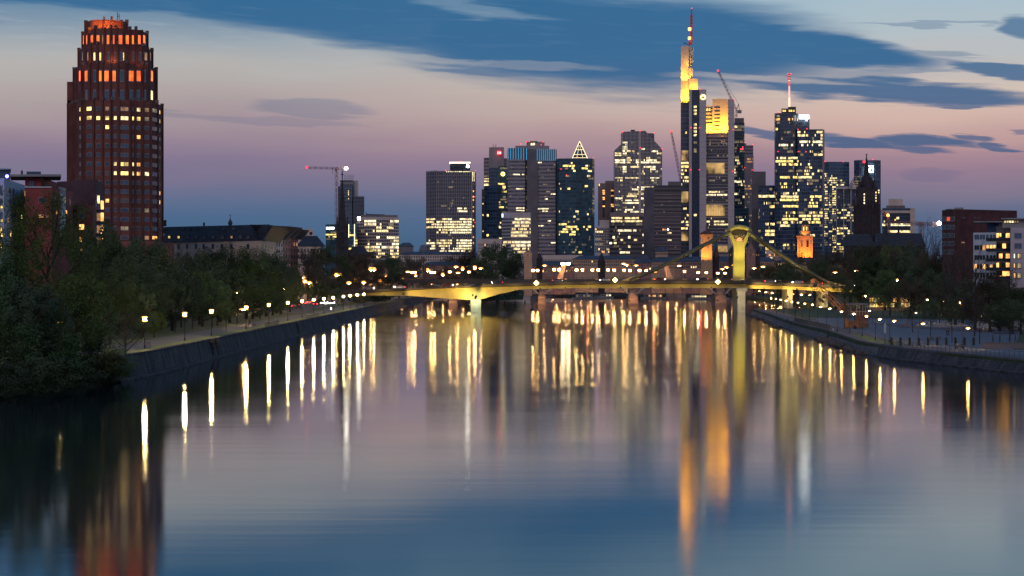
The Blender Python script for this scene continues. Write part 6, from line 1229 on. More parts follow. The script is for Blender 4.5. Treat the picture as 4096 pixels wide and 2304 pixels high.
# ------------------------------------------------------------------ trees
BARK = mat('bark', (.035, .028, .022), .95, var=.3, sc=2)
def leafmat(name, c, c2):
    k = mat(name, c, .85, var=.3, sc=.9, c2=c2); return k
LV = {'spring': leafmat('leaf_spring', (.095, .145, .03), (.17, .22, .05)), 'dark': leafmat('leaf_dark', (.042, .072, .032), (.080, .112, .045)), 'brown': leafmat('leaf_budding', (.075, .055, .035), (.115, .085, .05)), 'mid': leafmat('leaf_mid', (.06, .11, .034), (.105, .17, .05)), 'light': leafmat('leaf_light', (.08, .13, .06), (.14, .20, .09))}
def rv(rnd): 
    while True:
        v = Vector((rnd.uniform(-1, 1), rnd.uniform(-1, 1), rnd.uniform(-1, 1)))
        if .05 < v.length < 1: return v
def tree_proto(seed, leaf, n_limb=9, clumps=60, per=110, size=.045, base=.22, shape='round', twig=2, spread=.075, trunk_r=.022):
    """unit tree: height 1, crown about 1 wide"""
    rnd = random.Random(seed); tb = MB(); cb = MB(); tips = []
    def limb(p, v, L, r, lev):
        q = p; segs = 3
        for i in range(segs):
            v = (v + rv(rnd)*.22 + Vector((0, 0, .10 if lev else .02))).normalized(); q2 = q + v*L/segs; r2 = r*(.78 if lev else .88)
            tb.tube(q, q2, r, r2, 6 if lev < 2 else 3, cap=False); q = q2; r = r2
            if lev < twig and i > 0 or lev == 0:
                for _ in range(2 if lev else 1):
                    w = (v*.6 + rv(rnd)*.9); w.z = abs(w.z)*.6+.05; limb(q, w.normalized(), L*(.55 if lev else .6)*rnd.uniform(.7, 1.1), r*.6, lev+1)
            if lev >= 1: tips.append(q.copy())
        tips.append(q.copy())
    lean = Vector((rnd.uniform(-.05, .05), rnd.uniform(-.05, .05), 1)).normalized()
    tb.tube((0, 0, 0), lean*base, trunk_r*1.25, trunk_r, 8)
    p = lean*base
    for k in range(n_limb):
        t = k/n_limb; h = base + (.9-base)*t*.75; a = k*2.4+rnd.uniform(-.4, .4); q = lean*h
        if k: tb.tube(p, q, trunk_r*(1-.7*t), trunk_r*(1-.7*(t+1/n_limb)), 6, cap=False)
        p = q
        el_ = {'round': .35+.75*t, 'upright': 1.1, 'willow': .5+.6*t, 'cone': .15}[shape]
        Lb = {'round': .34*(1-.35*t), 'upright': .30, 'willow': .36*(1-.2*t), 'cone': .34*(1-.9*t)}[shape]
        limb(q, Vector((math.cos(a)*math.cos(el_), math.sin(a)*math.cos(el_), math.sin(el_))), Lb, trunk_r*.5*(1-.4*t), 1)
    tips = [q for q in tips if q.z > base*.8]
    cz = (base+1)/2; rz = (1.02-base)/2
    cl = []
    while len(cl) < clumps:
        if rnd.random() < .6: q = rnd.choice(tips)+rv(rnd)*.05
        else:
            v = rv(rnd); v = v.normalized()*rnd.uniform(.55, 1)**.5
            q = Vector((v.x*.46, v.y*.46, cz+v.z*rz*.95))
        if shape == 'cone':
            mx_ = .42*(1-(q.z-base)/(1-base)); l = math.hypot(q.x, q.y)
            if l > max(mx_, .03): q.x *= max(mx_, .03)/l; q.y *= max(mx_, .03)/l
        e = ((q.x/.5)**2+(q.y/.5)**2+((q.z-cz)/rz)**2)
        if e > 1.05: q = Vector((q.x/e**.5, q.y/e**.5, cz+(q.z-cz)/e**.5))
        cl.append(q)
    for q in cl:
        s = rnd.uniform(.6, 1.25)
        for _ in range(int(per*rnd.uniform(.6, 1.2))):
            c_ = q + rv(rnd)*spread*s*(1.15 if shape != 'willow' else 1); c_.z -= 0 if shape != 'willow' else rnd.random()*.03
            a = rv(rnd).normalized(); b = a.orthogonal().normalized(); z_ = size*rnd.uniform(.5, 1.0)
            cb.add([c_-a*z_*.5, c_+b*z_*.32, c_+a*z_*.5, c_-b*z_*.32], [(0, 1, 2, 3)])
    t_me = tb.mesh('trunk', BARK); c_me = cb.mesh('crown', LV[leaf]); return [('trunk', t_me, []), ('crown', c_me, [])]
TP = {'willow': tree_proto(1, 'spring', 12, 150, 130, .019, .10, 'willow', 3, .07), 'round_dark': tree_proto(2, 'dark', 9, 95, 150, .032, .10), 'round_mid': tree_proto(3, 'mid', 9, 95, 150, .030, .12), 'round_spring': tree_proto(4, 'spring', 9, 90, 150, .028, .14),
      'bare': tree_proto(5, 'brown', 12, 80, 38, .013, .18, 'willow', 3, .08), 'brown': tree_proto(6, 'brown', 10, 90, 110, .026, .13), 'bush': tree_proto(7, 'mid', 10, 80, 130, .036, .03, 'round', 2, .10), 'bushd': tree_proto(8, 'dark', 10, 80, 130, .036, .03, 'round', 2, .10),
      'park': tree_proto(9, 'spring', 9, 55, 55, .026, .42, 'round', 3, .06, .013), 'parkd': tree_proto(10, 'dark', 9, 70, 80, .030, .38, 'round', 2, .07, .014), 'light': tree_proto(11, 'light', 9, 75, 130, .030, .16), 'cone': tree_proto(12, 'dark', 16, 90, 110, .026, .05, 'cone', 2, .06)}
TN = {'willow': 'willow_tree', 'bare': 'bare_tree', 'brown': 'budding_tree', 'bush': 'riverside_bush', 'bushd': 'riverside_bush', 'park': 'park_tree', 'parkd': 'park_tree', 'cone': 'conifer_tree'}
TL = {'willow': 'tall airy green tree', 'round_dark': 'dense dark green tree', 'round_mid': 'round green tree', 'round_spring': 'fresh green spring tree', 'bare': 'almost bare branching tree', 'brown': 'brownish budding tree', 'bush': 'spreading green bush', 'bushd': 'low dark bush', 'park': 'slender young tree', 'parkd': 'dark-leaved small tree', 'light': 'pale-leaved tree', 'cone': 'dark pointed conifer'}
CNT = {}
def tree(kind, px, ytop, wpx, d, z0, where, x=None):
    g = TL[kind] + 's ' + where; k = CNT.get(g, 0); CNT[g] = k+1; wpx = wpx*(1.22 if kind in ('round_dark', 'round_mid', 'brown', 'willow', 'round_spring') else 1)
    p = Proto(TN.get(kind, 'broadleaf_tree'), TP[kind]); xx = X(px, d) if x is None else x; h = Z(ytop, d)-z0; w = wpx*d/F
    return p.put((xx, d, z0), nth(k) + ' ' + TL[kind] + ' ' + where, 'bush' if 'bush' in kind else 'tree', g, random.uniform(0, 6.3), (w, w*random.uniform(.9, 1.1), h))
LW1 = 'on the near left bank'
for a in [('willow', 175, 775, 500, 300), ('willow', 60, 900, 360, 292), ('round_mid', -40, 1000, 330, 284), ('cone', 345, 985, 240, 345), ('round_dark', 120, 1130, 330, 282), ('round_spring', 300, 1090, 300, 292), ('bush', 60, 1290, 380, 277), ('bush', 230, 1330, 330, 283), ('bushd', 380, 1340, 260, 298), ('bush', 450, 1385, 220, 308), ('bushd', 160, 1430, 300, 272), ('bushd', 300, 1450, 260, 284), ('bush', 405, 1455, 200, 299), ('bushd', 20, 1450, 300, 268), ('bare', 500, 1230, 220, 322), ('bush', 480, 1440, 150, 316)]:
    tree(*a[:4], a[4], .3 if 'bush' in a[0] else 2.5, LW1)
LW2 = 'in the promenade grove'
for a in [('round_dark', 400, 900, 240, 400), ('round_dark', 470, 960, 250, 430), ('round_dark', 560, 958, 270, 455), ('round_mid', 645, 985, 230, 480), ('bare', 725, 972, 170, 500), ('round_dark', 800, 1010, 210, 530), ('round_dark', 880, 985, 250, 560), ('round_mid', 985, 990, 240, 600), ('round_dark', 1065, 1000, 200, 640), ('round_dark', 1125, 1035, 150, 690), ('round_dark', 1160, 1085, 100, 720),
          ('round_mid', 440, 1110, 220, 380), ('bare', 470, 1140, 170, 372), ('round_dark', 570, 1060, 230, 420), ('round_dark', 690, 1075, 230, 470), ('round_mid', 810, 1085, 220, 510), ('round_dark', 920, 1080, 210, 550), ('round_dark', 1010, 1090, 190, 600), ('round_dark', 1090, 1110, 150, 660), ('light', 565, 1130, 150, 408), ('light', 870, 1130, 140, 520), ('round_spring', 640, 1240, 90, 418), ('parkd', 700, 1130, 150, 455), ('parkd', 770, 1140, 130, 480), ('parkd', 850, 1150, 120, 505), ('park', 905, 1205, 90, 462), ('parkd', 960, 1155, 110, 545), ('parkd', 1040, 1155, 100, 600), ('parkd', 1120, 1150, 90, 660), ('park', 1160, 1140, 70, 720), ('parkd', 1200, 1140, 80, 780)]:
    x_ = X(a[1], a[4])
    tree(*a[:4], a[4], 3.4, LW2, x=min(x_, -68.5 if a[1] != 905 else -57.6))
LW3 = 'around the bridgehead street'
for a in [('brown', 1230, 985, 170, 960), ('round_dark', 1300, 985, 190, 1000), ('brown', 1240, 1050, 110, 930), ('brown', 1395, 1010, 130, 1080), ('brown', 1465, 985, 150, 1080), ('round_dark', 1560, 1018, 120, 1120), ('brown', 1510, 1040, 110, 1100), ('round_dark', 1150, 1110, 80, 850), ('brown', 1355, 1060, 110, 1050), ('round_mid', 1350, 1152, 60, 900), ('round_dark', 1270, 1120, 90, 900), ('bushd', 1440, 1160, 120, 985), ('bushd', 1540, 1172, 110, 1010), ('bushd', 1640, 1168, 90, 1040), ('brown', 1610, 1062, 90, 1200), ('brown', 1680, 1040, 120, 1300), ('brown', 1770, 1015, 130, 1360)]:
    tree(*a[:4], a[4], 3.4, LW3, x=min(X(a[1], a[4]), -62))
for a in [('round_dark', 1990, 978, 200, 1480), ('brown', 1880, 985, 190, 1500), ('brown', 1830, 1010, 150, 1520), ('round_dark', 1930, 1040, 160, 1450), ('round_dark', 2060, 1030, 110, 1460), ('bare', 2100, 1005, 130, 1470), ('bushd', 1900, 1130, 200, 1445), ('bushd', 2020, 1120, 180, 1450), ('bushd', 1760, 1120, 150, 1480), ('brown', 1770, 1060, 120, 1500)]:
    tree(*a[:4], a[4], 2.4, 'on the wooded river island', x=X(a[1], a[4]))
for i, px in enumerate(range(2180, 3100, 38)):
    d = 1395 + (i*37) % 60 - (0 if px < 2960 else 100); tree(['brown', 'bare', 'brown', 'round_dark'][i % 4], px, 1056+(i*7) % 16, 80, d+500 if px < 2900 else d, 4, 'along the far old town quay')
LW5 = 'in the park below the cathedral'
for a in [('brown', 3080, 1050, 110, 1250), ('round_dark', 3140, 1040, 130, 1150), ('bare', 3110, 1010, 110, 1200), ('brown', 3190, 1005, 130, 1250), ('round_dark', 3150, 1065, 110, 1050), ('brown', 3260, 1010, 150, 1150), ('brown', 3330, 985, 170, 1100), ('round_dark', 3290, 1040, 150, 1050), ('brown', 3400, 980, 170, 1060), ('round_dark', 3470, 985, 170, 1020), ('brown', 3420, 1010, 160, 1000), ('brown', 3520, 955, 190, 1000), ('round_mid', 3570, 985, 190, 960), ('round_dark', 3500, 1020, 180, 900), ('brown', 3610, 960, 170, 900), ('round_dark', 3660, 975, 180, 880), ('brown', 3700, 990, 170, 850), ('bare', 3700, 890, 150, 760), ('brown', 3380, 1050, 150, 980), ('round_dark', 3600, 1060, 180, 880), ('round_mid', 3540, 1080, 150, 860), ('round_dark', 3680, 1060, 170, 840), ('parkd', 3370, 1100, 90, 830), ('round_dark', 3440, 1110, 110, 900), ('round_mid', 3560, 1120, 70, 860)]:
    tree(*a[:4], a[4], 2, LW5)
LW6 = 'before the red block and flats'
for a in [('bare', 3800, 960, 250, 640), ('bare', 3900, 985, 260, 540), ('bare', 3850, 1010, 240, 620), ('brown', 3960, 1070, 220, 520), ('bare', 4050, 1060, 200, 500), ('round_dark', 3740, 1080, 180, 700), ('brown', 3820, 1100, 180, 600), ('brown', 3640, 1110, 150, 700), ('round_dark', 3900, 1120, 200, 560), ('round_dark', 4000, 1130, 200, 530), ('round_dark', 4085, 1150, 180, 500), ('bare', 3560, 1150, 120, 740)]:
    tree(*a[:4], a[4], 2, LW6)
for a in [('bare', 3740, 905, 170, 730), ('brown', 3728, 985, 150, 740), ('round_dark', 3745, 1035, 150, 735)]:
    tree(*a[:4], a[4], 2, 'between the cathedral roof and the red block')
LW7 = 'in rows behind the plaza'
pt = []
for r_, (pa, pb, yb, n_) in enumerate([(3390, 3640, 1245, 9), (3500, 3780, 1262, 10), (3600, 3930, 1288, 10), (3740, 4050, 1275, 9), (3420, 3560, 1262, 5)]):
    for k in range(n_): pt.append((pa+(pb-pa)*k/(n_-1)+random.uniform(-6, 6), yb+(k*5) % 14))
for px, yb in pt:
    d = 13*F/(yb-HZ); tree('park' if random.random() < .55 else 'parkd', px, yb-random.uniform(58, 88)*640/d, 46*640/d, d, 2, LW7)
for i, (k_, px, yt, w_, yb) in enumerate([('parkd', 3722, 1195, 92, 1361), ('parkd', 3808, 1190, 100, 1370), ('parkd', 4040, 1200, 235, 1360), ('bare', 3898, 1150, 110, 1345), ('bare', 3918, 1200, 90, 1376), ('bare', 3650, 1240, 70, 1330), ('bare', 3105, 1160, 46, 1257), ('bare', 3181, 1165, 60, 1275), ('parkd', 4130, 1190, 200, 1370), ('bare', 3255, 1120, 80, 1235), ('parkd', 3320, 1130, 100, 1225), ('parkd', 3440, 1130, 80, 1235), ('parkd', 3300, 1180, 60, 1240)]):
    d = 13*F/(yb-HZ); tree(k_, px, yt, w_, d, 2, 'standing free on the plaza')
# ------------------------------------------------------------------ harbour crane on the plaza
RUST = mat('rusty_steel', (.12, .06, .035), .7, .3, var=.4, sc=1.5); RUSTR = mat('dark_red_paint', (.09, .03, .022), .6, var=.3, sc=1)
cd = 560.0; hc = empty('harbour_crane', (X(3420, cd), cd, 2.04), 'old rusty excavator-like harbour crane with lattice boom and open cab', 'crane')
def C(px, py, dy=0): return (X(px, cd), cd+dy, Z(py, cd))
for s in (-1, 1):
    tr = MB(); pts = []
    for i in range(16):
        a = 2*math.pi*i/16; pts.append((X(3425, cd)+2.9*math.copysign(min(1, abs(math.cos(a))*1.25), math.cos(a)), 2.75+.66*math.sin(a)))
    y0 = cd+s*1.6-.4; tr.add([(x, y0, z) for x, z in pts]+[(x, y0+.8, z) for x, z in pts], [tuple(range(16)), tuple(range(31, 15, -1))]+[(i, 16+i, 16+(i+1) % 16, (i+1) % 16) for i in range(16)])
    tr.build('track', RUST, hc)
MB().box(X(3385, cd), X(3466, cd), cd-2, cd+2, 3.45, 3.9).build('turntable', RUST, hc)
MB().box(X(3420, cd), X(3468, cd), cd-1.7, cd+1.7, 3.95, 6.4).build('engine_body', RUSTR, hc)
cabf = MB()
for px in (3399, 3422, 3434, 3446, 3457, 3466): cabf.tube(C(px, 1262, -1.7), C(px, 1218, -1.7), .07, n=4).tube(C(px, 1262, 1.7), C(px, 1218, 1.7), .07, n=4)
for a, b in (((3422, 1240), (3434, 1220)), ((3399, 1245), (3466, 1245)), ((3399, 1219), (3466, 1219))): cabf.tube(C(*a, -1.7), C(*b, -1.7), .08, n=4)
cabf.build('cab_frame', mat('cab_frame_paint', (.4, .3, .24), .6), hc)
MB().box(X(3388, cd), X(3468, cd), cd-2.0, cd+2.0, Z(1219, cd), Z(1213, cd)).build('cab_roof', mat('cab_roof', (.12, .12, .14), .6), hc)
for a, b, r in ((3408, 3414, .5), (3428, 3436, .6), (3414, 3420, .35)): MB().tube(C(a, 1243, -.6), C(a, 1243, .9), r, n=10).build('winch_drum', RUST, hc)
lattice(MB(), C(3388, 1262), C(3251, 1122), 1.0, 1.6, .09).build('boom', RUST, hc); lattice(MB(), C(3392, 1262), C(3372, 1214), 1.2, 1.2, .08).build('a_frame', RUST, hc)
MB().tube(C(3251, 1123), C(3392, 1213), .06, n=4).tube(C(3251, 1124), C(3372, 1214), .05, n=4).build('cable', STEEL, hc)
MB().tube(C(3251, 1124, -.4), C(3251, 1124, .4), .6, n=10).build('sheave', RUST, hc); MB().box(X(3372, cd), X(3388, cd), cd-3, cd-1.4, 2.1, 4.6).build('step_ladder', RUST, hc)
spot('crane_light', (X(3400, cd), cd-8, 2.5), C(3410, 1240), 2500, (1, .55, .2), 80).parent = None
flood((X(3250, cd), cd-5, Z(1140, cd)), C(3262, 1134), 'small floodlight lighting the boom tip of the harbour crane', 1500, (1, .55, .22), 100, GREYC, glow=False)
flood((X(3330, cd), cd-5, Z(1230, cd)), C(3320, 1190), 'small floodlight lighting the middle of the crane boom', 1800, (1, .55, .22), 110, GREYC, glow=False)
flood((X(3400, cd), cd-8, 2.5), C(3415, 1235), 'floodlight on the paving in front of the harbour crane', 500, (1, .6, .25), 90, GREYC, glow=False)
bpy.data.objects.remove(bpy.data.objects['crane_light'])
# ------------------------------------------------------------------ bollards, railings, furniture
P_BOL = Proto('bollard', [('post', MB().lathe((0, 0, 0), [(.17, 0), (.17, .85), (.15, .9)], 10).mesh('post', POLE), []), ('cap', MB().lathe((0, 0, .9), [(.15, 0), (.17, .06), (.06, .13)], 10).mesh('cap', POLE), [])])
for i in range(10):
    px = 3566+36.5*i; P_BOL.put((X(px, 417), 417-i*.0, 2.05), nth(i) + ' dark bollard at the plaza edge, from the water', 'bollard', 'row of bollards across the plaza edge', sc=(1.5, 1.5, 1.5))
def railing(pts, z, label, step=1.6, h=1.05, dense=False):
    t = empty('railing', (pts[0][0], pts[0][1], z), label, 'railing'); ra = MB(); po = MB()
    for (a, b) in zip(pts, pts[1:]):
        A = Vector((*a, z)); Bq = Vector((*b, z)); L = (Bq-A).length; n = max(1, int(L/step))
        ra.tube(A+Vector((0, 0, h)), Bq+Vector((0, 0, h)), .045, n=4); ra.tube(A+Vector((0, 0, h*.5)), Bq+Vector((0, 0, h*.5)), .03, n=4)
        for i in range(n): p = A.lerp(Bq, i/n); po.tube(p, p+Vector((0, 0, h)), .04, n=4)
    b0 = len(ra.v); ra.v += po.v; ra.f += [tuple(i+b0 for i in f) for f in po.f]; ra.m += po.m; ra.build('bars', STEEL, t)
railing([(71.2, 416), (72.4, 395), (75.0, 378), (81.0, 342), (101.3, 285)], 2.26, 'long iron railing on top of the curved quay wall', 2.0)
railing([(82.2, 636), (79.8, 590), (77.8, 534)], 2.26, 'close-barred railing on the quay below the harbour crane', .8, 1.2)
railing([(LX-.5, 500), (LX-.5, 530)], 3.68, 'short railing on the promenade edge by the benches', 1.0); railing([(LX-.5, 600), (LX-.5, 640)], 3.68, 'second railing stretch on the promenade edge further along', 1.2)
railing([(LX-.5, 880), (LX-.5, 1300)], 3.68, 'long railing of the quay path running under the bridge', 4)
WOOD = mat('bench_wood', (.16, .11, .07), .8)
def bench(loc, rz, label, white=False):
    m_ = mat('pale_bench', (.5, .5, .48), .7) if white else WOOD; t = empty('park_bench', loc, label, 'bench'); t.rotation_euler = (0, 0, rz)
    def ch(nm, mb, mm): o = bpy.data.objects.new(nm, mb.mesh(nm, mm)); COL.objects.link(o); o.parent = t
    ch('seat', MB().box(-.9, .9, -.25, -.02, .42, .46).box(-.9, .9, .02, .25, .42, .46), m_); ch('backrest', MB().box(-.9, .9, .27, .31, .6, .72).box(-.9, .9, .29, .33, .76, .9), m_)
    for s in (-1, 1): ch('leg', MB().box(s*.75-.04, s*.75+.04, -.22, -.16, 0, .42).box(s*.75-.04, s*.75+.04, .22, .28, 0, .85).box(s*.75-.04, s*.75+.04, -.16, .22, .36, .42), STEEL)
bench((X(3838, 392), 392, 2.05), R(180), 'bench on the quay path carrying seated people'); bench((-60.2, 560, 3.6), R(100), 'pale bench on the promenade verge near the second railing', True); bench((-60.4, 512, 3.6), R(100), 'dark bench beside the short promenade railing')
bench((X(4065, 402), 402, 2.05), 0, 'bench by the low wall at the edge of the lawn'); bench((X(3250, 640), 640, 2.05), 0, 'bench in the far corner of the plaza near the boom'); bench((X(3620, 560), 560, 2.05), 0, 'bench under the young trees behind the plaza')
t = empty('picnic_table', (X(3745, 450), 450, 2.05), 'picnic table with attached seats on the plaza', 'table')
MB().box(X(3745, 450)-1.1, X(3745, 450)+1.1, 449.6, 450.4, 2.78, 2.84).build('tabletop', WOOD, t)
for s in (-1, 1): MB().box(X(3745, 450)-1.1, X(3745, 450)+1.1, 450+s*.75-.14, 450+s*.75+.14, 2.48, 2.53).build('seat', WOOD, t); x_ = X(3745, 450)+s*.8; MB().tube((x_-.0, 449.2, 2.05), (x_, 449.8, 2.8), .05).tube((x_, 450.8, 2.05), (x_, 450.2, 2.8), .05).tube((x_, 449.2, 2.45), (x_, 450.8, 2.45), .04).build('leg', WOOD, t)
t = empty('low_wall', (X(3990, 400), 400, 2.05), 'low dark retaining wall beside the play area', 'wall'); MB().box(X(3930, 400), X(4140, 400), 400, 400.6, 2.0, 3.0).build('wall', DARKC, t); MB().box(X(3928, 400), X(4142, 400), 399.9, 400.7, 3.0, 3.08).build('coping', CAP, t)
t = empty('flag_pole', (X(3540, 425), 425, 2.05), 'thin pole with a furled pale banner on the quay', 'flag'); MB().tube((X(3540, 425), 425, 2.05), (X(3540, 425), 425, 6.3), .05).build('pole', POLE, t); MB().lathe((X(3540, 425), 425, 4.0), [(.08, 0), (.28, .4), (.22, 1.1), (.28, 1.6), (.06, 2.2)], 8).build('banner', mat('banner_cloth', (.45, .44, .42), .9), t)
t = empty('litter_bin', (-58.6, 352, 3.59), 'small pale litter bin by the foot of a promenade lamp', 'bin'); MB().lathe((-58.6, 352.5, 3.59), [(.28, 0), (.32, .8), (.34, .86)], 10).build('bin_body', GREYC, t); MB().lathe((-58.6, 352.5, 4.45), [(.34, 0), (.3, .08), (.1, .12)], 10).build('lid', STEEL, t)
t = empty('swing_frame', (X(4010, 405), 406, 2.05), 'play frame with slide behind the low wall', 'play equipment'); mb = MB()
for px in (3972, 4000, 4040, 4062): mb.tube((X(px, 406), 405, 2.05), (X(px, 406), 406, 4.6), .07).tube((X(px, 406), 407, 2.05), (X(px, 406), 406, 4.6), .07)
mb.tube((X(3972, 406), 406, 4.6), (X(4062, 406), 406, 4.6), .07).build('frame', STEEL, t); MB().quad((X(4000, 406), 405.6, 2.2), (X(4000, 406), 406.4, 2.2), (X(4030, 406), 406.4, 4.2), (X(4030, 406), 405.6, 4.2)).build('slide', GLASSB, t)
t = empty('river_buoy', (X(2128, 1010), 1010, 0), 'small dark channel buoy near the bridge pier', 'buoy'); MB().lathe((X(2128, 1010), 1010, 0), [(.9, -.3), (1.0, .3), (.8, .5), (.25, .8), (.2, 2.2), (.5, 2.4), (.1, 3.0)], 10).build('float', STEEL, t)
# ------------------------------------------------------------------ people
def person(loc, rz, pose, label, top, legs, skin=(.35, .2, .14), hair=(.03, .02, .015)):
    """one continuous skinned body; pose 'sit' or 'walk'"""
    if pose == 'sit':
        J = [(0, 0, .50), (0, .03, .78), (0, .02, 1.02), (0, -.01, 1.14), (0, -.04, 1.30)]; hp = [(-.1, -.02, .48), (.1, -.02, .48)]; kn = [(-.13, -.42, .50), (.13, -.42, .50)]; an = [(-.13, -.40, .08), (.13, -.42, .08)]; to = [(-.14, -.55, .05), (.14, -.57, .05)]
        sh = [(-.19, .01, .98), (.19, .01, .98)]; elb = [(-.24, -.08, .72), (.24, -.08, .72)]; wr = [(-.14, -.30, .62), (.14, -.30, .60)]
    else:
        J = [(0, 0, .94), (0, .01, 1.20), (0, 0, 1.42), (0, -.01, 1.52), (0, -.03, 1.66)]; hp = [(-.1, 0, .90), (.1, 0, .90)]; kn = [(-.1, -.16, .50), (.1, .06, .49)]; an = [(-.1, -.22, .09), (.1, .30, .14)]; to = [(-.1, -.36, .05), (.1, .22, .05)]
        sh = [(-.19, 0, 1.40), (.19, 0, 1.40)]; elb = [(-.25, .10, 1.14), (.25, -.08, 1.14)]; wr = [(-.23, -.02, .92), (.23, -.24, .96)]
    V = list(J); rad = [.13, .125, .15, .06, .10]; E = [(0, 1), (1, 2), (2, 3), (3, 4)]
    for k in (0, 1):
        b = len(V); V += [hp[k], kn[k], an[k], to[k]]; rad += [.095, .065, .045, .035]; E += [(0, b), (b, b+1), (b+1, b+2), (b+2, b+3)]
        b = len(V); s_ = 1 if k else -1; w_ = wr[k]; V += [sh[k], elb[k], w_, (w_[0], w_[1]-.08, w_[2]-.02)]; rad += [.06, .045, .032, .03]; E += [(2, b), (b, b+1), (b+1, b+2), (b+2, b+3)]
    me = bpy.data.meshes.new('person'); me.from_pydata(V, E, []); o = bpy.data.objects.new('person', me); COL.objects.link(o)
    sk = o.modifiers.new('skin', 'SKIN'); o.modifiers.new('sub', 'SUBSURF').levels = 1; o.modifiers['sub'].render_levels = 1; sk.use_smooth_shade = True
    for i, r_ in enumerate(rad): me.skin_vertices[0].data[i].radius = (r_, r_)
    me.skin_vertices[0].data[0].use_root = True
    dg = bpy.context.evaluated_depsgraph_get(); dg.update(); m2 = bpy.data.meshes.new_from_object(o.evaluated_get(dg)); o.modifiers.clear(); o.data = m2; m2.name = 'person'
    m2.materials.clear()
    for nm, c_ in (('cloth_top', top), ('cloth_legs', legs), ('skin', skin)): m2.materials.append(mat(nm + '_%d' % int(c_[0]*1000+c_[1]*77), c_, .85))
    hz_ = J[0][2]; hd = J[3][2]
    for p in m2.polygons: z_ = p.center.z; p.material_index = 2 if z_ > hd-.01 or (abs(p.center.x) > .1 and abs(p.center.y-wr[0][1]) < .06 and pose == 'sit' and z_ < .66 and z_ > .55) else (0 if z_ > hz_+.02 else 1)
    o.location = loc; o.rotation_euler = (0, 0, rz); tag(o, label, 'person')
    h_ = MB().ball((0, J[4][1]+.02, J[4][2]+.05), .115, 10).mesh('hair', mat('hair_brown', hair, .8)); q = bpy.data.objects.new('hair', h_); COL.objects.link(q); q.parent = o
    return o
person((X(3834, 392)-.25, 391.95, 2.05), R(180), 'sit', 'person in a light jacket seated on the quay path bench', (.45, .40, .34), (.04, .04, .06))
person((X(3840, 392)+.4, 391.95, 2.05), R(180), 'sit', 'person in dark clothes seated beside the light jacket on the bench', (.05, .05, .06), (.03, .03, .04))
person((80.6, 640, 1.85), R(-90), 'sit', 'person in dark clothes sitting on the edge of the stone mole', (.04, .04, .05), (.03, .03, .04))
person((76.6, 521, 1.8), R(-90), 'sit', 'person in a white top sitting on the quay wall end', (.6, .6, .62), (.05, .05, .08))
person((76.9, 516, 1.8), R(-90), 'sit', 'dark-clothed person sitting close to the white top on the wall', (.04, .04, .05), (.03, .03, .04))
person((X(3787, 480), 480, 2.05), R(60), 'walk', 'person in dark clothes walking across the plaza', (.04, .05, .07), (.03, .03, .04))
person((X(3794, 482), 482, 2.05), R(60), 'walk', 'second walker beside the first one on the plaza, in a brown coat', (.10, .06, .04), (.03, .03, .04))
# ------------------------------------------------------------------ cars: street by the bridgehead and on the bridge deck
HEAD = lampmat('headlight_glow', (1, .85, .6), 700); TAILM = mat('tail_light', (.4, .02, .02), e=(1, .03, .03), es=14); TYRE = mat('tyre', (.02, .02, .02), .9); CARG = mat('car_glass', (.02, .025, .03), .1)
def car_parts(paint):
    def ext(prof, y0, y1, inset=0): 
        n = len(prof); return MB().add([(x, y0, z) for x, z in prof]+[(x, y1, z) for x, z in prof], [tuple(range(n)), tuple(range(2*n-1, n-1, -1))]+[(i, n+i, n+(i+1) % n, (i+1) % n) for i in range(n)])
    body = ext([(-2.15, .35), (2.1, .35), (2.2, .6), (2.1, .85), (1.1, .95), (.5, 1.4), (-1.2, 1.45), (-1.95, 1.0), (-2.2, .9)], -.88, .88).mesh('body', paint)
    gl = ext([(.95, .98), (.48, 1.34), (-1.1, 1.38), (-1.7, 1.02)], -.9, .9).mesh('window', CARG)
    wh = []
    for x in (-1.35, 1.35):
        for s in (-1, 1): wh.append(('wheel', MB().tube((x, s*.72, .33), (x, s*.92, .33), .33, n=12).mesh('wheel', TYRE), [('rim', MB().tube((x, s*.9, .33), (x, s*.935, .33), .19, n=8).mesh('rim', GREYC))]))
    lt = [('headlight', MB().box(2.12, 2.24, s*.62-.15, s*.62+.15, .6, .78).mesh('headlight', HEAD), []) for s in (-1, 1)] + [('tail_light', MB().box(-2.26, -2.12, s*.68-.18, s*.68+.18, .72, .95).mesh('tail_light', TAILM), []) for s in (-1, 1)]
    return [('body', body, []), ('window', gl, [])] + wh + lt
CP = [Proto('parked_car', car_parts(mat('car_paint_%s' % n_, c_, .3, .3))) for n_, c_ in (('grey', (.2, .2, .22)), ('dark', (.03, .03, .04)), ('red', (.25, .03, .03)), ('white', (.6, .6, .6)))]
CNM = ['grey', 'dark', 'red', 'white']
for p_ in CP: p_.name = 'car'
k = 0
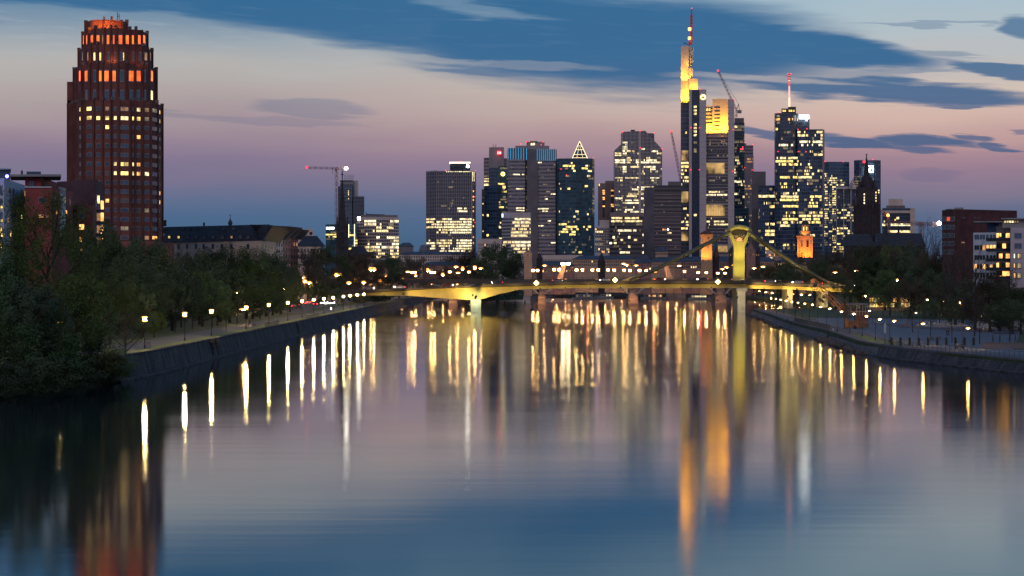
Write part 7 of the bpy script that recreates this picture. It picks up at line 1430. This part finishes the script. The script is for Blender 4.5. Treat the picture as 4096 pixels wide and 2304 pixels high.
for px, py, d, rz in [(1291, 1140, 930, -85), (1318, 1141, 925, -88), (1330, 1141, 935, -88), (1234, 1143, 930, 95), (1215, 1147, 900, 95), (1262, 1150, 880, 95), (1190, 1152, 850, 95), (1175, 1156, 820, 95), (1250, 1140, 960, 95)]:
    CP[k % 4].put((X(px, d), d, 3.58), CNM[k % 4] + ' car on the street beside the grove, ' + nth(k) + ' from the bridgehead', 'car', 'cars on the street by the bridgehead', R(rz)); k += 1
for k2, px in enumerate([1475, 1600, 1790, 1990, 2230, 2420, 2640, 2810, 3080, 3190, 3310, 3440]):
    y = BD+(4 if k2 % 2 else 16); zt = zz(ev(T, px))-1.14
    CP[(k2*3) % 4].put((X(px, y), y, zt), CNM[(k2*3) % 4] + ' car driving over the yellow bridge, ' + nth(k2) + ' from the promenade side', 'car', 'cars on the yellow bridge', R(0 if k2 % 2 == 0 else 180))
st = strip('street', [(-75, 700), (-80, 800), (-82, 900), (-84, 1000), (-90, 1200)], -8, 8, 3.57, ASPH)
# cyclist on the promenade
cy = empty('bicycle', (-61.5, 742, 3.6), 'bicycle with bright front lamp on the promenade', 'bicycle'); bc = MB()
for s in (-.52, .52): MB().path([(-61.5, 742+s+.33*math.cos(a*math.pi/6), 3.94+.33*math.sin(a*math.pi/6)) for a in range(13)], .025, 4).build('wheel', TYRE, cy)
bc.tube((-61.5, 741.48, 3.94), (-61.5, 741.7, 4.5), .02).tube((-61.5, 741.7, 4.45), (-61.5, 742.2, 4.4), .02).tube((-61.5, 742.2, 4.5), (-61.5, 742.05, 3.9), .02).tube((-61.5, 742.05, 3.9), (-61.5, 742.52, 3.94), .02).tube((-61.5, 742.2, 4.4), (-61.5, 742.52, 3.94), .02).build('frame', STEEL, cy)
MB().tube((-61.75, 741.68, 4.56), (-61.25, 741.68, 4.56), .02).build('handlebar', STEEL, cy); MB().ball((-61.5, 741.55, 4.45), .10, 8, lampmat('bike_lamp_glow', (1, .97, .9), 150)).build('headlight', None, cy)
person((-61.5, 742.3, 3.6), 0, 'walk', 'rider in a dark coat astride the bicycle on the promenade', (.05, .05, .07), (.03, .03, .04))
person((-62.5, 520, 3.6), R(10), 'walk', 'stroller in dark clothes on the promenade near the pale-trunked trees', (.06, .05, .05), (.03, .03, .04))
